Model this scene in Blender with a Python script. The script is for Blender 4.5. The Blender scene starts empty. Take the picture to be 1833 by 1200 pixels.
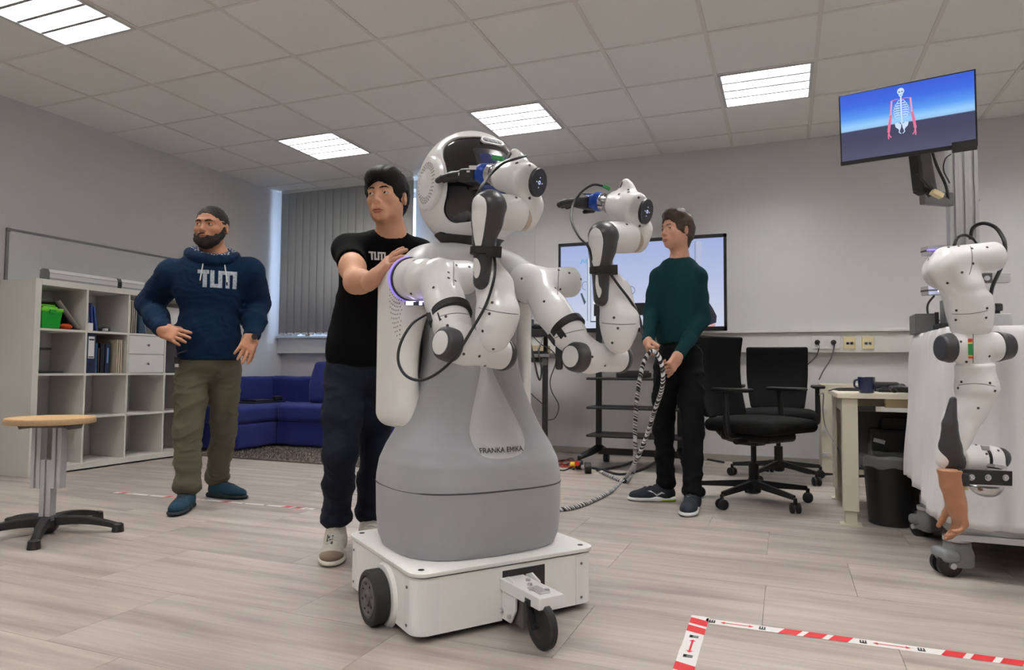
import bpy, bmesh, math, random
import numpy as np
from mathutils import Vector, Matrix
from mathutils.bvhtree import BVHTree
random.seed(7); rng = np.random.RandomState(7)
SC = bpy.context.scene; COL = SC.collection
# ---------------------------------------------------------------- camera
CAM_H = .80; FPX = 1227.88
RR = np.array([.92868703, .37078854, .00750057]); UU = np.array([.01125974, -.04840515, .99876432]); FF = np.array([-.37069343, .92745501, .04912821])
camd = bpy.data.cameras.new('camera'); cam = bpy.data.objects.new('camera', camd); COL.objects.link(cam); SC.camera = cam
camd.sensor_width = 36; camd.lens = FPX*36/1833; camd.clip_start = .05; camd.clip_end = 200
cam.matrix_world = Matrix(((RR[0], UU[0], -FF[0], 0), (RR[1], UU[1], -FF[1], 0), (RR[2], UU[2], -FF[2], CAM_H), (0, 0, 0, 1)))
# ---------------------------------------------------------------- daylight outside, exposure
wd = bpy.data.worlds.new('sky'); SC.world = wd; wd.use_nodes = True
bg = wd.node_tree.nodes['Background']; bg.inputs[0].default_value = (.50, .68, 1, 1); bg.inputs[1].default_value = 8.0
SC.view_settings.view_transform = 'Standard'; SC.view_settings.look = 'None'; SC.view_settings.gamma = 1
SC.view_settings.use_curve_mapping = False; SC.view_settings.exposure = 0.0
LAMP = 40.0
# ---------------------------------------------------------------- measuring helpers: a viewing ray of the photo cut by a real plane or taken at a real depth
def V3(*a): return np.array(a, float)
def ray(x, y): return RR*(x-916.5)/FPX - UU*(y-600)/FPX + FF
EYE = V3(0, 0, CAM_H)
def W(x, y, d): return EYE + ray(x, y)*d
def WX(x, y, X): v = ray(x, y); return EYE + v*(X/v[0])
def WY(x, y, Y): v = ray(x, y); return EYE + v*(Y/v[1])
def WZ(x, y, z=0.): v = ray(x, y); return EYE + v*((z-CAM_H)/v[2])
def nrm(v): v = np.asarray(v, float); return v/np.linalg.norm(v)
# ---------------------------------------------------------------- materials
MATS = {}
def mat(name, col, rough=.5, metal=0., emis=None, es=0., bump=0., bscale=200., var=0., vscale=8., alpha=1., trans=0., spec=.5, sheen=0., coat=0., stretch=None, sss=0.):
    if name in MATS: return MATS[name]
    m = bpy.data.materials.new(name); m.use_nodes = True; nt = m.node_tree; b = nt.nodes['Principled BSDF']
    c = tuple(col)+(1,)
    b.inputs['Base Color'].default_value = c; b.inputs['Roughness'].default_value = rough; b.inputs['Metallic'].default_value = metal
    b.inputs['Specular IOR Level'].default_value = spec; b.inputs['Sheen Weight'].default_value = sheen; b.inputs['Coat Weight'].default_value = coat
    b.inputs['Alpha'].default_value = alpha; b.inputs['Transmission Weight'].default_value = trans
    if sss: b.inputs['Subsurface Weight'].default_value = sss; b.inputs['Subsurface Radius'].default_value = (.01, .004, .002)
    if emis: b.inputs['Emission Color'].default_value = tuple(emis)+(1,); b.inputs['Emission Strength'].default_value = es
    if bump or var:
        tc = nt.nodes.new('ShaderNodeTexCoord'); mp = nt.nodes.new('ShaderNodeMapping'); nt.links.new(tc.outputs['Object'], mp.inputs[0])
        if stretch: mp.inputs['Scale'].default_value = stretch
    if bump:
        n = nt.nodes.new('ShaderNodeTexNoise'); n.inputs['Scale'].default_value = bscale; n.inputs['Detail'].default_value = 3
        nt.links.new(mp.outputs[0], n.inputs[0])
        bp = nt.nodes.new('ShaderNodeBump'); bp.inputs['Strength'].default_value = min(1, bump); bp.inputs['Distance'].default_value = .002
        nt.links.new(n.outputs[0], bp.inputs['Height']); nt.links.new(bp.outputs[0], b.inputs['Normal'])
    if var:
        n = nt.nodes.new('ShaderNodeTexNoise'); n.inputs['Scale'].default_value = vscale; n.inputs['Detail'].default_value = 4
        nt.links.new(mp.outputs[0], n.inputs[0]); r = nt.nodes.new('ShaderNodeValToRGB')
        r.color_ramp.elements[0].position = .3; r.color_ramp.elements[1].position = .7
        r.color_ramp.elements[0].color = tuple(max(0, k*(1-var)) for k in col)+(1,); r.color_ramp.elements[1].color = tuple(min(1, k*(1+var)) for k in col)+(1,)
        nt.links.new(n.outputs[0], r.inputs[0]); nt.links.new(r.outputs[0], b.inputs['Base Color'])
    MATS[name] = m; return m
def s2l(r, g, b): return tuple((c/255/12.92 if c/255 <= .04045 else ((c/255+.055)/1.055)**2.4) for c in (r, g, b))
# ---------------------------------------------------------------- objects
ORG = {}                                   # world position of every object's origin
def prop(o, label=None, cat=None, group=None, kind=None):
    if label: o['label'] = label
    if cat: o['category'] = cat
    if group: o['group'] = group
    if kind: o['kind'] = kind
    return o
def thing(name, label, cat, loc, group=None):
    o = bpy.data.objects.new(name, None); COL.objects.link(o); loc = V3(*loc); o.location = loc; o.empty_display_size = .1
    ORG[o.name] = loc; return prop(o, label, cat, group)
def mesh(name, verts, faces, m, parent=None, smooth=False, org=None, bevel=0, label=None, cat=None, group=None, kind=None, sharp=None):
    verts = np.asarray(verts, float)
    if org is None:
        org = ORG[parent.name] if parent is not None else V3((verts[:, 0].min()+verts[:, 0].max())/2, (verts[:, 1].min()+verts[:, 1].max())/2, verts[:, 2].min())
    org = V3(*org)
    me = bpy.data.meshes.new(name)
    if isinstance(faces, np.ndarray):
        me.vertices.add(len(verts)); me.vertices.foreach_set('co', (verts-org).astype(np.float32).ravel())
        n = faces.shape[1]; me.loops.add(faces.size); me.loops.foreach_set('vertex_index', faces.astype(np.int32).ravel())
        me.polygons.add(len(faces)); me.polygons.foreach_set('loop_start', np.arange(0, faces.size, n, dtype=np.int32)); me.polygons.foreach_set('loop_total', np.full(len(faces), n, dtype=np.int32))
        me.update(calc_edges=True)
    else:
        me.from_pydata((verts-org).tolist(), [], faces); me.update()
    for mm in (m if isinstance(m, (list, tuple)) else [m]): me.materials.append(mm)
    o = bpy.data.objects.new(name, me); COL.objects.link(o)
    if smooth:
        me.polygons.foreach_set('use_smooth', [True]*len(me.polygons))
        if sharp: me.set_sharp_from_angle(angle=math.radians(sharp))
    if bevel:
        b = o.modifiers.new('bevel', 'BEVEL'); b.width = bevel; b.segments = 2; b.limit_method = 'ANGLE'; b.angle_limit = math.radians(40)
    if parent is not None: o.parent = parent; o.location = org-ORG[parent.name]
    else: o.location = org
    ORG[o.name] = org
    return prop(o, label, cat, group, kind)
def rot(ax, deg):
    return np.array(Matrix.Rotation(math.radians(deg), 3, Vector(ax)))
def frame_z(z, up=(0, 0, 1)):              # columns x,y,z with z along given axis
    z = nrm(z); up = V3(*up)
    if abs(np.dot(z, up)) > .98: up = V3(0, 1, 0)
    x = nrm(np.cross(up, z)); y = np.cross(z, x); return np.stack([x, y, z], 1)
class B:                                   # collects simple shapes into ONE mesh
    def __init__(s): s.v = []; s.f = []; s.n = 0
    def add(s, v, f):
        s.v.append(np.asarray(v, float)); s.f += [tuple(i+s.n for i in q) for q in f]; s.n += len(v); return s
    def box(s, c, size, R=None):
        h = np.array(size)/2.; v = np.array([[x, y, z] for x in (-1, 1) for y in (-1, 1) for z in (-1, 1)])*h
        if R is not None: v = v@np.asarray(R).T
        return s.add(v+np.array(c), [(0, 1, 3, 2), (4, 6, 7, 5), (0, 4, 5, 1), (2, 3, 7, 6), (0, 2, 6, 4), (1, 5, 7, 3)])
    def b2(s, lo, hi): lo = np.array(lo, float); hi = np.array(hi, float); return s.box((lo+hi)/2, hi-lo)
    def bar(s, a, b, w, t, up=(0, 0, 1)):  # box from a to b
        a = np.array(a, float); b = np.array(b, float); return s.box((a+b)/2, (w, t, np.linalg.norm(b-a)), frame_z(b-a, up))
    def cyl(s, a, b, r, r2=None, n=20, caps=True):
        a = np.array(a, float); b = np.array(b, float); r2 = r if r2 is None else r2; R = frame_z(b-a)
        t = np.linspace(0, 2*np.pi, n, endpoint=False); c = np.stack([np.cos(t), np.sin(t), 0*t], 1)@R.T
        f = [(i, (i+1) % n, n+(i+1) % n, n+i) for i in range(n)]
        if caps: f += [tuple(range(n-1, -1, -1)), tuple(range(n, 2*n))]
        return s.add(np.concatenate([a+c*r, b+c*r2]), f)
    def lathe(s, a, axis, prof, n=28, sx=1., sy=1., up=(0, 0, 1)):    # prof: (radius, height along axis)
        R = frame_z(axis, up); a = np.array(a, float); t = np.linspace(0, 2*np.pi, n, endpoint=False); v = []; f = []
        for r, h in prof: v.append(np.stack([np.cos(t)*r*sx, np.sin(t)*r*sy, 0*t+h], 1)@R.T+a)
        for j in range(len(prof)-1): f += [(j*n+i, j*n+(i+1) % n, (j+1)*n+(i+1) % n, (j+1)*n+i) for i in range(n)]
        if prof[0][0] > 1e-4: f.append(tuple(range(n-1, -1, -1)))
        if prof[-1][0] > 1e-4: f.append(tuple(range((len(prof)-1)*n, len(prof)*n)))
        return s.add(np.concatenate(v), f)
    def sph(s, c, r, n=16, sc=(1, 1, 1)):
        pr = [(math.sin(a)*r, -math.cos(a)*r) for a in np.linspace(0.001, math.pi-.001, n//2+1)]
        b = B().lathe((0, 0, 0), (0, 0, 1), pr, n); v = np.concatenate(b.v)*np.array(sc)+np.array(c); return s.add(v, b.f)
    def tube(s, pts, r, n=8, smooth=True, caps=True):
        P = spline(pts) if smooth else np.array(pts, float)
        rs = np.interp(np.linspace(0, 1, len(P)), np.linspace(0, 1, len(r)), r) if hasattr(r, '__len__') else np.full(len(P), r)
        T = np.gradient(P, axis=0); T /= np.linalg.norm(T, axis=1)[:, None]+1e-12
        R = frame_z(T[0]); x = R[:, 0]; v = []; f = []; t = np.linspace(0, 2*np.pi, n, endpoint=False)
        for i in range(len(P)):
            x = x-T[i]*np.dot(x, T[i]); x /= np.linalg.norm(x); y = np.cross(T[i], x)
            v.append(P[i]+rs[i]*(np.cos(t)[:, None]*x+np.sin(t)[:, None]*y))
            if i: f += [((i-1)*n+k, (i-1)*n+(k+1) % n, i*n+(k+1) % n, i*n+k) for k in range(n)]
        if caps: f += [tuple(range(n-1, -1, -1)), tuple(range((len(P)-1)*n, len(P)*n))]
        return s.add(np.concatenate(v), f)
    def prism(s, poly, o, ux, uy, n, th):  # polygon (2-D points) in plane o,ux,uy extruded by th along n
        ux, uy, n = map(lambda q: np.array(q, float), (ux, uy, n)); p = [np.array(o)+a*ux+b*uy for a, b in poly]; k = len(p)
        return s.add(p+[q+n*th for q in p], [tuple(range(k-1, -1, -1)), tuple(range(k, 2*k))]+[(i, (i+1) % k, k+(i+1) % k, k+i) for i in range(k)])
    def mk(s, name, m, parent=None, **k): return mesh(name, np.concatenate(s.v), s.f, m, parent, **k)
def spline(pts, step=None, sub=8):         # Catmull-Rom
    P = np.array(pts, float)
    if len(P) < 3: return P
    Q = np.concatenate([[2*P[0]-P[1]], P, [2*P[-1]-P[-2]]]); out = []
    for i in range(1, len(Q)-2):
        for t in np.linspace(0, 1, sub, endpoint=False):
            a, b, c, d = Q[i-1:i+3]; out.append(.5*((2*b)+(c-a)*t+(2*a-5*b+4*c-d)*t*t+(3*b-a-3*c+d)*t**3))
    return np.array(out+[P[-1]])
def loft(sections, cap=True):              # list of (k,3) rings of equal length
    k = len(sections[0]); v = np.concatenate(sections); f = []
    for j in range(len(sections)-1): f += [(j*k+i, j*k+(i+1) % k, (j+1)*k+(i+1) % k, (j+1)*k+i) for i in range(k)]
    if cap: f += [tuple(range(k-1, -1, -1)), tuple(range((len(sections)-1)*k, len(sections)*k))]
    return v, f
def dup(root, delta=(0, 0, 0), rz=0, label=None, group=None):
    r = root.copy(); COL.objects.link(r); r.location = Vector(ORG[root.name]+V3(*delta)); r.rotation_euler = (0, 0, rz)
    if label: r['label'] = label
    if group: r['group'] = group
    ORG[r.name] = ORG[root.name]+V3(*delta)
    for ch in list(root.children):
        c = ch.copy(); COL.objects.link(c); c.parent = r
        for g in ch.children:
            d = g.copy(); COL.objects.link(d); d.parent = c
    return r
# ---------------------------------------------------------------- signed-distance modelling (smooth organic shapes meshed by surface nets)
def noise3(p, f, seed=0, n=7):
    r = np.random.RandomState(seed); o = 0
    for i in range(n):
        k = r.normal(size=3); k *= f*(.6+.9*r.rand())/np.linalg.norm(k); o = o+np.sin(p@k.astype(np.float32)*6.283+r.rand()*6.28)
    return o/n**.5
class SDF:
    def __init__(s): s.p = []; s.post = []
    def add(s, fn, lo, hi, op='u', k=.01): s.p.append((fn, np.array(lo, float), np.array(hi, float), op, k)); return s
    def cap(s, a, b, ra, rb=None, op='u', k=.01, flat=None):
        a = np.array(a, np.float32); b = np.array(b, np.float32); rb = ra if rb is None else rb; m = max(ra, rb)
        def fn(P):
            ab = b-a; L = float(ab@ab)+1e-12; t = np.clip(((P-a)@ab)/L, 0, 1)
            return np.linalg.norm(P-a-t[..., None]*ab, axis=-1)-(ra+(rb-ra)*t)
        return s.add(fn, np.minimum(a, b)-m, np.maximum(a, b)+m, op, k)
    def chain(s, pts, rs, op='u', k=.01):
        for i in range(len(pts)-1): s.cap(pts[i], pts[i+1], rs[i], rs[i+1], op, k)
        return s
    def cyl(s, a, b, r, rnd=.006, r2=None, op='u', k=.01):    # flat-ended rounded cylinder/cone
        a = np.array(a, np.float32); b = np.array(b, np.float32); r2 = r if r2 is None else r2; m = max(r, r2)
        L = np.linalg.norm(b-a); ax = (b-a)/L
        def fn(P):
            h = (P-a)@ax; q = np.linalg.norm(P-a-h[..., None]*ax, axis=-1); rr = r+(r2-r)*np.clip(h/L, 0, 1)
            dx = q-rr+rnd; dy = np.abs(h-L/2)-L/2+rnd
            return np.minimum(np.maximum(dx, dy), 0)+np.sqrt(np.maximum(dx, 0)**2+np.maximum(dy, 0)**2)-rnd
        return s.add(fn, np.minimum(a, b)-m, np.maximum(a, b)+m, op, k)
    def ell(s, c, r, R=None, op='u', k=.01):
        c = np.array(c, np.float32); r = np.array(r, np.float32); R = np.eye(3, dtype=np.float32) if R is None else np.asarray(R, np.float32); m = float(r.max())
        def fn(P):
            q = (P-c)@R; k0 = np.linalg.norm(q/r, axis=-1); k1 = np.linalg.norm(q/(r*r), axis=-1)+1e-9
            return k0*(k0-1)/k1
        return s.add(fn, c-m, c+m, op, k)
    def box(s, c, size, R=None, rnd=.01, op='u', k=.01):
        c = np.array(c, np.float32); h = np.array(size, np.float32)/2-rnd; R = np.eye(3, dtype=np.float32) if R is None else np.asarray(R, np.float32); m = float(np.linalg.norm(h)+rnd)
        def fn(P):
            q = np.abs((P-c)@R)-h
            return np.linalg.norm(np.maximum(q, 0), axis=-1)+np.minimum(q.max(-1), 0)-rnd
        return s.add(fn, c-m, c+m, op, k)
    def half(s, c, n, op='i', k=.004):     # keep the side the normal points away from
        c = np.array(c, np.float32); n = np.array(nrm(n), np.float32)
        return s.add(lambda P: (P-c)@n, (-99, -99, -99), (99, 99, 99), op, k)
    def disp(s, fn): s.post.append(fn); return s
    def grid(s, h, lo=None, hi=None):
        if lo is None:
            U = [q for q in s.p if q[3] == 'u']; lo = np.min([q[1] for q in U], 0)-2*h; hi = np.max([q[2] for q in U], 0)+2*h
        lo = np.array(lo, float); n = np.ceil((np.array(hi)-lo)/h).astype(int)+1
        D = np.full(n, 1., np.float32); X = [(lo[i]+np.arange(n[i])*h).astype(np.float32) for i in range(3)]
        for fn, a, b, op, k in s.p:
            mg = k+3*h; i0 = np.clip(np.floor((a-mg-lo)/h).astype(int), 0, n); i1 = np.clip(np.ceil((b+mg-lo)/h).astype(int)+1, 0, n)
            if (i1 <= i0).any(): continue
            sl = tuple(slice(i0[i], i1[i]) for i in range(3))
            P = np.stack(np.meshgrid(*[X[i][sl[i]] for i in range(3)], indexing='ij'), -1); d = fn(P).astype(np.float32); A = D[sl]
            if op == 'u': hh = np.maximum(k-np.abs(A-d), 0)/k; D[sl] = np.minimum(A, d)-hh*hh*k*.25
            else:
                if op == 's': d = -d
                hh = np.maximum(k-np.abs(A-d), 0)/k; D[sl] = np.maximum(A, d)+hh*hh*k*.25
        if s.post:
            m = np.abs(D) < .035; idx = np.argwhere(m); P = (lo+idx*h).astype(np.float32); q = D[m]
            for fn in s.post: q = q+fn(P).astype(np.float32)
            D[m] = q
        return D, lo
    def nets(s, h, lo=None, hi=None):
        D, o = s.grid(h, lo, hi); return surfnets(D, o, h)
    def mk(s, name, m, parent=None, h=.006, lo=None, hi=None, **k):
        v, f = s.nets(h, lo, hi); return mesh(name, v, f, m, parent, smooth=True, **k)
def surfnets(D, o, h):
    D = D.copy(); D[0] = D[-1] = 1; D[:, 0] = D[:, -1] = 1; D[:, :, 0] = D[:, :, -1] = 1
    S = D < 0; n = np.array(D.shape)-1
    cs = [(i, j, k) for i in (0, 1) for j in (0, 1) for k in (0, 1)]
    cnt = sum(S[c[0]:c[0]+n[0], c[1]:c[1]+n[1], c[2]:c[2]+n[2]].astype(np.int8) for c in cs)
    act = (cnt > 0) & (cnt < 8); idx = np.argwhere(act); vid = np.full(n, -1, np.int32); vid[act] = np.arange(len(idx))
    val = np.stack([D[idx[:, 0]+c[0], idx[:, 1]+c[1], idx[:, 2]+c[2]] for c in cs], 1)
    acc = np.zeros((len(idx), 3)); w = np.zeros(len(idx))
    for a in range(8):
        for b in range(a+1, 8):
            if sum(abs(cs[a][t]-cs[b][t]) for t in range(3)) != 1: continue
            va, vb = val[:, a], val[:, b]; m = (va < 0) != (vb < 0); t = va[m]/(va[m]-vb[m])
            acc[m] += np.array(cs[a])+t[:, None]*(np.array(cs[b])-np.array(cs[a])); w[m] += 1
    V = o+(idx+acc/w[:, None])*h; F = []
    for ax in range(3):
        u, v = (ax+1) % 3, (ax+2) % 3
        A = np.take(S, range(0, S.shape[ax]-1), ax); Bb = np.take(S, range(1, S.shape[ax]), ax); e = np.argwhere(A != Bb)
        e = e[(e[:, u] > 0) & (e[:, v] > 0) & (e[:, u] < n[u]) & (e[:, v] < n[v])]; fl = A[e[:, 0], e[:, 1], e[:, 2]]
        def g(du, dv): q = e.copy(); q[:, u] -= du; q[:, v] -= dv; return vid[q[:, 0], q[:, 1], q[:, 2]]
        q = np.stack([g(1, 1), g(0, 1), g(0, 0), g(1, 0)], 1); q[~fl] = q[~fl][:, ::-1]; F.append(q)
    F = np.concatenate(F); return V, F[(F >= 0).all(1)]
# ---------------------------------------------------------------- things laid onto a surface that is already built
def bvh(*obs):
    out = []
    for o in obs:
        me = o.data; n = len(me.vertices); c = np.empty(n*3, np.float32); me.vertices.foreach_get('co', c); c = c.reshape(-1, 3)+ORG[o.name]
        out.append(BVHTree.FromPolygons(c.tolist(), [tuple(p.vertices) for p in me.polygons]))
    return out
def cast(trees, o, d):
    best = None
    for t in trees:
        h = t.ray_cast(Vector(o), Vector(nrm(d)))
        if h[0] is not None and (best is None or h[3] < best[2]): best = (np.array(h[0]), np.array(h[1]), h[3])
    return best
def seen(trees, x, y):
    r = cast(trees, EYE, ray(x, y)); return r
def screw(name, trees, x, y, r, m, parent, th=.0012):
    q = seen(trees, x, y)
    if q: 
        n = q[1] if np.dot(q[1], ray(x, y)) < 0 else -q[1]
        B().cyl(q[0]-n*.002, q[0]+n*th, r, n=10).mk(name, m, parent)
def lay(name, polys, o, ux, uy, d, trees, m, parent, off=.0012, cell=.006, **k):
    """flat print: 2-D polygons in the plane o,ux,uy are cut finely and laid on the surface along direction d"""
    bm = bmesh.new()
    for p in polys:
        vs = [bm.verts.new((a, b, 0)) for a, b in p]
        try: bm.faces.new(vs)
        except Exception: pass
    bmesh.ops.triangulate(bm, faces=bm.faces[:])
    for _ in range(6):
        L = [e for e in bm.edges if e.calc_length() > cell*1.6]
        if not L: break
        bmesh.ops.subdivide_edges(bm, edges=L, cuts=1); bmesh.ops.triangulate(bm, faces=bm.faces[:])
    ux, uy, o = map(lambda q: np.array(q, float), (ux, uy, o)); d = nrm(d); V = []; bm.verts.ensure_lookup_table()
    for v in bm.verts:
        p = o+ux*v.co.x+uy*v.co.y; h = cast(trees, p-d*.25, d); V.append((h[0] if h else p)-d*off)
    F = [[v.index for v in f.verts] for f in bm.faces]; bm.verts.index_update(); F = [[v.index for v in f.verts] for f in bm.faces]; bm.free()
    return mesh(name, V, F, m, parent, smooth=False, **k)
def text_polys(txt, size, bold=0.0, space=1.0):
    cu = bpy.data.curves.new('t', 'FONT'); cu.body = txt; cu.size = size; cu.align_x = 'CENTER'; cu.align_y = 'CENTER'; cu.offset = bold; cu.space_character = space; cu.resolution_u = 3
    ob = bpy.data.objects.new('t', cu); COL.objects.link(ob); dg = bpy.context.evaluated_depsgraph_get(); me = bpy.data.meshes.new_from_object(ob.evaluated_get(dg))
    P = [[tuple(me.vertices[i].co[:2]) for i in p.vertices] for p in me.polygons]
    if 'M' in txt:                         # the letter M is drawn afresh from clean strokes inside its own box
        C = []                             # islands of connected faces, one per letter
        for p, q in zip(me.polygons, P):
            vs = {(round(x, 6), round(y, 6)) for x, y in q}; hit = [c for c in C if c[0] & vs]
            for c in hit: vs |= c[0]
            C = [c for c in C if not any(c is h_ for h_ in hit)]+[(vs,)]
        G = sorted([min(x for x, y in c[0]), max(x for x, y in c[0])] for c in C)
        if len(G) == len(txt.replace(' ', '')):
            a, b = G[txt.replace(' ', '').index('M')]; Q = [p for p in P if a-1e-5 <= min(x for x, y in p) and max(x for x, y in p) <= b+1e-5]; lo = min(y for p in Q for x, y in p); hi = max(y for p in Q for x, y in p)
            P = [p for p in P if p not in Q]; w = b-a; t = w*.17; m_ = (a+b)/2; dn = lo+(hi-lo)*.18
            P += [[(a, lo), (a+t, lo), (a+t, hi), (a, hi)], [(b-t, lo), (b, lo), (b, hi), (b-t, hi)], [(a+t, hi), (a+t, hi-(hi-lo)*.30), (m_, dn), (m_, dn+(hi-lo)*.32)], [(m_, dn), (b-t, hi-(hi-lo)*.30), (b-t, hi), (m_, dn+(hi-lo)*.32)]]
    bpy.data.objects.remove(ob); bpy.data.curves.remove(cu); bpy.data.meshes.remove(me); return P
def flat_text(name, txt, size, o, ux, uy, m, parent, bold=0., **k):
    P = text_polys(txt, size, bold); ux = nrm(ux); uy = nrm(uy); v = []; f = []
    for p in P: f.append(tuple(range(len(v), len(v)+len(p)))); v += [np.array(o)+ux*a+uy*b for a, b in p]
    return mesh(name, v, f, m, parent, **k)
# ================================================================= the room
XL, XR, YB, YF, ZC = -5.402, 2.9, 6.36, -4.4, 2.80
# material for the floor tiles: greyed oak print, grain along X
def floor_mat(i):
    name = 'floor_board_%d' % i; m = bpy.data.materials.new(name); m.use_nodes = True; nt = m.node_tree; b = nt.nodes['Principled BSDF']
    tc = nt.nodes.new('ShaderNodeTexCoord'); mp = nt.nodes.new('ShaderNodeMapping'); mp.inputs['Location'].default_value = (i*13.7, i*7.3, 0); nt.links.new(tc.outputs['Object'], mp.inputs[0])
    oi = nt.nodes.new('ShaderNodeObjectInfo'); ad = nt.nodes.new('ShaderNodeVectorMath'); ad.operation = 'ADD'; sc = nt.nodes.new('ShaderNodeVectorMath'); sc.operation = 'SCALE'; sc.inputs['Scale'].default_value = 37.
    cx = nt.nodes.new('ShaderNodeCombineXYZ')
    for q in range(3): nt.links.new(oi.outputs['Random'], cx.inputs[q])
    nt.links.new(cx.outputs[0], sc.inputs[0]); nt.links.new(mp.outputs[0], ad.inputs[0]); nt.links.new(sc.outputs[0], ad.inputs[1])
    def nz(scl, st, det, rough=.6):
        mm = nt.nodes.new('ShaderNodeMapping'); mm.inputs['Scale'].default_value = st; nt.links.new(ad.outputs[0], mm.inputs[0])
        n = nt.nodes.new('ShaderNodeTexNoise'); n.inputs['Scale'].default_value = scl; n.inputs['Detail'].default_value = det; n.inputs['Roughness'].default_value = rough; nt.links.new(mm.outputs[0], n.inputs[0]); return n
    a = nz(2.2, (.5, 5, 1), 3); g = nz(9, (.35, 9, 1), 6, .7)
    r = nt.nodes.new('ShaderNodeValToRGB'); r.color_ramp.elements[0].position = .33; r.color_ramp.elements[1].position = .68
    r.color_ramp.elements[0].color = s2l(150, 139, 131)+(1,); r.color_ramp.elements[1].color = s2l(186, 176, 167)+(1,)
    e = r.color_ramp.elements.new(.5); e.color = s2l(171, 160, 151)+(1,)
    r2 = nt.nodes.new('ShaderNodeValToRGB'); r2.color_ramp.elements[0].position = .3; r2.color_ramp.elements[1].position = .65; r2.color_ramp.elements[0].color = (.80, .80, .80, 1); r2.color_ramp.elements[1].color = (1, 1, 1, 1)
    nt.links.new(a.outputs[0], r.inputs[0]); nt.links.new(g.outputs[0], r2.inputs[0])
    mx = nt.nodes.new('ShaderNodeMix'); mx.data_type = 'RGBA'; mx.blend_type = 'MULTIPLY'; mx.inputs[0].default_value = .9
    nt.links.new(r.outputs[0], mx.inputs[6]); nt.links.new(r2.outputs[0], mx.inputs[7])
    hv = nt.nodes.new('ShaderNodeHueSaturation'); mr = nt.nodes.new('ShaderNodeMapRange'); mr.inputs[3].default_value = .93; mr.inputs[4].default_value = 1.06
    nt.links.new(oi.outputs['Random'], mr.inputs[0]); nt.links.new(mr.outputs[0], hv.inputs['Value']); nt.links.new(mx.outputs[2], hv.inputs['Color']); nt.links.new(hv.outputs[0], b.inputs['Base Color'])
    b.inputs['Roughness'].default_value = .42; b.inputs['Specular IOR Level'].default_value = .35
    bp = nt.nodes.new('ShaderNodeBump'); bp.inputs['Strength'].default_value = .12; bp.inputs['Distance'].default_value = .002; nt.links.new(g.outputs[0], bp.inputs['Height']); nt.links.new(bp.outputs[0], b.inputs['Normal'])
    return m
FM = floor_mat(0)
M_joint = mat('floor_joint', s2l(120, 108, 100), .8)
M_wall = mat('painted_wall', s2l(212, 211, 211), .85, bump=.25, bscale=260, spec=.2)
M_ceil = mat('ceiling_board', s2l(240, 240, 237), .95, bump=.6, bscale=420, var=.02, vscale=150, spec=.1)
M_cgrid = mat('ceiling_grid', s2l(226, 223, 217), .6)
M_white = mat('white_lacquer', s2l(222, 221, 218), .4)
M_whitep = mat('white_plastic', s2l(226, 225, 224), .33)
M_black = mat('black_plastic', (.012, .012, .013), .45)
M_dark = mat('dark_metal', (.02, .02, .022), .5, .3)
M_alu = mat('brushed_aluminium', s2l(196, 196, 198), .4, .45)
M_chrome = mat('polished_metal', s2l(205, 205, 208), .14, 1.)
M_grey = mat('grey_plastic', s2l(110, 110, 112), .5)
floor = B().b2((XL-.2, YF-.2, -.06), (XR+.2, YB+.25, -.006)).mk('floor', M_joint, kind='structure', org=(0, 0, -.006))
TW, TL = .457, .9035
PH = {-2: .1, -1: -.199, 0: .292, 1: -.08, 2: .227, 3: -.087}
tile_me = None
for k in range(-14, 11):
    y0 = 1.847+TW*k; off = PH.get(k, random.uniform(0, TL))
    if y0 > YB or y0+TW < YF: continue
    x = off-TL*math.ceil((off-XL)/TL)
    while x < XR:
        a, b = max(x, XL)+.0007, min(x+TL, XR)-.0007; c, d = max(y0, YF)+.0007, min(y0+TW, YB)-.0007; x += TL
        if b-a < .01 or d-c < .01: continue
        if abs(b-a-TL+.0014) < 1e-6 and abs(d-c-TW+.0014) < 1e-6 and tile_me is not None:
            o = bpy.data.objects.new('plank', tile_me); COL.objects.link(o); o.parent = floor; og = V3((a+b)/2, (c+d)/2, 0); o.location = og-ORG[floor.name]; ORG[o.name] = og
        else:
            o = B().b2((a, c, -.006), (b, d, 0)).mk('plank', FM, floor, org=((a+b)/2, (c+d)/2, 0))
            if abs(b-a-TL+.0014) < 1e-6 and abs(d-c-TW+.0014) < 1e-6: tile_me = o.data
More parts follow.
